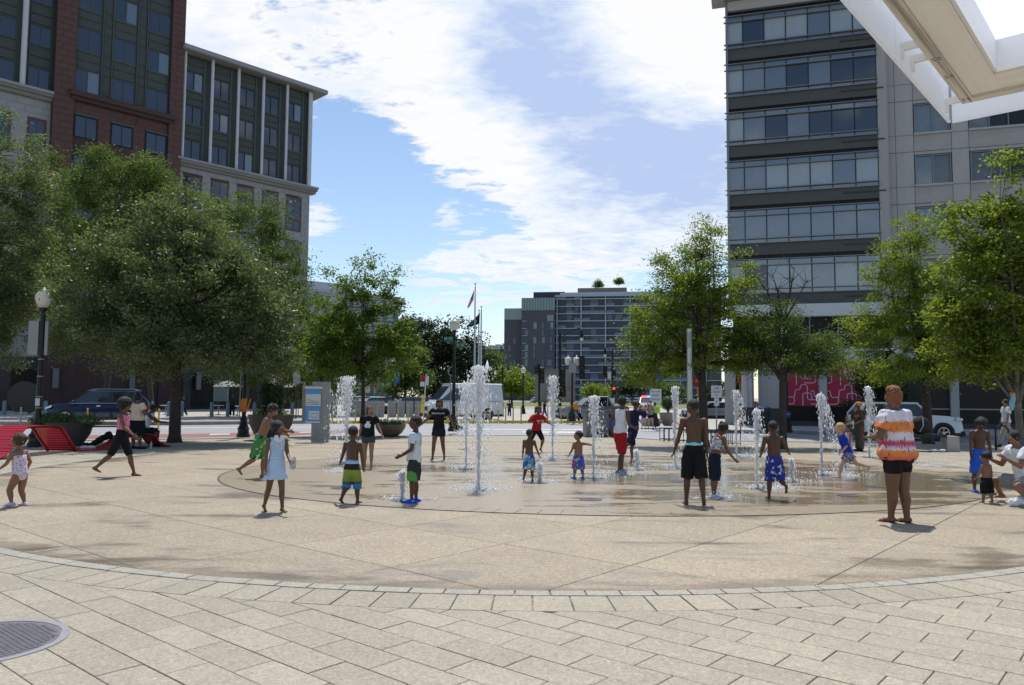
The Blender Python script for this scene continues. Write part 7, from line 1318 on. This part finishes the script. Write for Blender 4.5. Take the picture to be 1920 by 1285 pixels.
def jet(label, px, pyb, pyt, top_w=10, lean=0.0, n=700, seed=1, base_r=.022, head=.3, fall=1.0, D_=None, splash=1.0):
    """px,pyb: nozzle on the basin; pyt: crest; top_w: width of the crest in photo pixels; lean: how far the falling water drifts (m)"""
    p = G(px, pyb); k = p.y/FPX; Hh = max(.2, (pyb-pyt)*k*.985); rg = np.random.default_rng(seed); W_ = top_w*k; n = int(n*2.8); t = thing('water_jet', label, 'fountain jet', (p.x, p.y, .008), 0, 'fountain jets')
    cover(px, pyb)
    # rising column: ragged rope of water
    m = 46; pts, rs = [], []
    for i in range(m+1):
        s = i/m; z = Hh*s*.93; w = (base_r*(1+.5*s)+W_*.05*max(0, s-(1-head))/head)*(.85+.3*rg.random()); pts.append((rg.normal(0, .006+.02*W_*s), rg.normal(0, .006+.02*W_*s), z)); rs.append(max(.008, w*(1 if s < .97 else .7)))
    MB().tube(pts, rs, 7).build('water_column', wm_, t, smooth=True)
    P = []
    # ropes and clots in the crest
    mb = MB(); nb = int(30+W_*130)
    for i in range(nb):
        s = 1-head*rg.random()**1.3*1.25; wd = W_*.42*(.35+.65*np.sin(np.pi*min(1, (1.02-s)/head*.75+.15))); z = Hh*s; x = rg.normal(0, wd*.55)+lean*.3*max(0, 1-s); r = (.006+.012*rg.random()**2)*(1+W_*.6); mb.ell((x, rg.normal(0, wd*.5), z), (r, r, r*rg.uniform(1.5, 5.0)), 6, 4)
    stuff(mb.build('crest', wm_, t, smooth=True, fix=False))
    # droplets thrown up and falling back
    s = rg.random(n); up = rg.random(n) < .45; tt = rg.random(n)
    zf = Hh*(1-tt**1.35*fall*.97); sp_ = W_*.40*(.55+.8*tt); x = np.where(up, rg.normal(0, 1, n)*(.012+W_*.22*s**2), rg.normal(0, 1, n)*sp_+lean*tt); y = np.where(up, rg.normal(0, 1, n)*(.012+W_*.22*s**2), rg.normal(0, 1, n)*sp_*.8); z = np.where(up, Hh*s, zf)
    keep = rg.random(n) < np.where(up, 1, 1-.60*tt)
    P = np.stack([x, y, np.maximum(z, .02)], 1)[keep]; r = (rg.gamma(1.4, .0024, n)[keep]+.0018)*(1+.010*p.y); drops('spray', P, r, rg.uniform(1.0, 4.2, len(P)), t)
    # splash where it lands
    ns = int(260*splash); a = rg.random(ns)*6.28; q = np.abs(rg.normal(0, .22+W_*.25, ns)); P = np.stack([np.cos(a)*q+lean*.8*rg.random(ns), np.sin(a)*q, np.abs(rg.normal(0, .035, ns))+.004], 1); drops('splash', P, rg.gamma(2, .0035, ns)+.003, rg.uniform(.4, 1.6, ns), t)
    return t
J_ = [('tallest broad jet in the centre of the basin', 897, 919, 687, 36, .05, 1500, .8), ('shorter jet just left of the tallest one', 874, 880, 718, 22, -.12, 800, .45), ('thick ragged jet beside the woman with auburn hair', 649, 868, 706, 30, -.28, 1300, .75), ('tall slim jet right of the girl in red', 1036, 860, 706, 18, .05, 900, .6),
      ('jet behind the toddler with the outstretched arm', 1113, 897, 744, 20, .14, 700, .35), ('jet to the left of the tall boy', 1266, 876, 726, 14, .10, 700, .4), ('jet before the round tower column', 1381, 857, 733, 14, .32, 800, .3), ('jet just left of the running boy in navy trunks', 1420, 917, 769, 14, .20, 500, .3),
      ('arching jet in front of the magenta panels', 1541, 891, 740, 12, .42, 800, .25), ('jet rising beside the woman in tie dye', 1630, 858, 725, 14, .28, 800, .3), ('small jet in front of the boy in clogs', 754, 939, 886, 16, .02, 260, .6), ('small jet right of the boy in blue and white trunks', 1012, 906, 869, 12, .03, 220, .6), ('small pointed jet right of the runner', 1194, 882, 846, 10, .03, 200, .5), ('small jet right of the boy in navy trunks', 1484, 904, 863, 10, .06, 200, .4), ('small jet behind the blond boy', 1584, 876, 846, 10, .05, 160, .4)]
for i, (lb, px, yb, yt, tw, ln, n, hd_) in enumerate(J_): jet(lb, px, yb, yt, tw, ln, n, 100+i, head=hd_, base_r=.015 if yb-yt > 60 else .012)
for px, py in ((1275, 904), (1108, 938), (1590, 930), (1640, 913), (640, 916), (1385, 882), (870, 843)): cover(px, py)
# foam and splashes kicked up on the film of water
def puddle_splash(label, px, py, w_, n, seed):
    p = G(px, py); rg = np.random.default_rng(seed); t = thing('splash', label, 'splash', (p.x, p.y, .008), 0, 'splashes on the basin'); a = rg.random(n)*6.28; q = np.abs(rg.normal(0, 1, n))*w_*.35; P = np.stack([np.cos(a)*q*1.5, np.sin(a)*q, np.abs(rg.normal(0, .05, n))*np.exp(-q/w_)+.003], 1); drops('droplets', P, rg.gamma(2, .003, n)+.003, rg.uniform(.4, 1.5, n), t)
    mb = MB()
    for i in range(26): a_, r_ = rg.random()*6.28, abs(rg.normal(0, w_*.22)); mb.ell((math.cos(a_)*r_*1.5, math.sin(a_)*r_, .004), (.03+.05*rg.random(), .02+.03*rg.random(), .008), 8, 4)
    mb.build('foam', wm_, t, smooth=True); stuff(t.children[-1])
for i, (px, py, w_, n, lb) in enumerate([(634, 886, .5, 260, 'splash left of the boy in lime trunks'), (900, 920, .9, 420, 'wide splash at the foot of the tallest jet'), (1350, 935, .45, 220, 'splash around the feet of the girl in the halter top'), (1165, 890, .7, 300, 'splash under the runner'), (1455, 917, .6, 260, 'splash beside the boy in navy trunks'), (1590, 893, .7, 320, 'splash under the sprinting blond boy'), (1030, 862, .5, 200, 'splash below the slim jet'), (1400, 858, .6, 220, 'splash where the arching spray lands'), (1270, 877, .4, 160, 'splash at the jet by the tall boy'), (1740, 874, .6, 220, 'splash right of the woman in tie dye')]): puddle_splash(lb, px, py, w_, n, 300+i)
# ================================================================== finish: turn text and remeshed figures into plain meshes
bpy.context.view_layer.update()
dg = bpy.context.evaluated_depsgraph_get()
done = []
for o, fn in PENDING:
    me = bpy.data.meshes.new_from_object(o.evaluated_get(dg), preserve_all_data_layers=False, depsgraph=dg)
    done.append((o, fn, me))
for o, fn, me in done:
    if o.type == 'FONT':
        n = bpy.data.objects.new(o.name, me); COL.objects.link(n); n.parent = o.parent; n.location = o.location; n.rotation_euler = o.rotation_euler
        nm = o.name; bpy.data.objects.remove(o); n.name = nm
    else:
        o.modifiers.clear(); old = o.data; o.data = me; bpy.data.meshes.remove(old)
    if fn: fn(me)
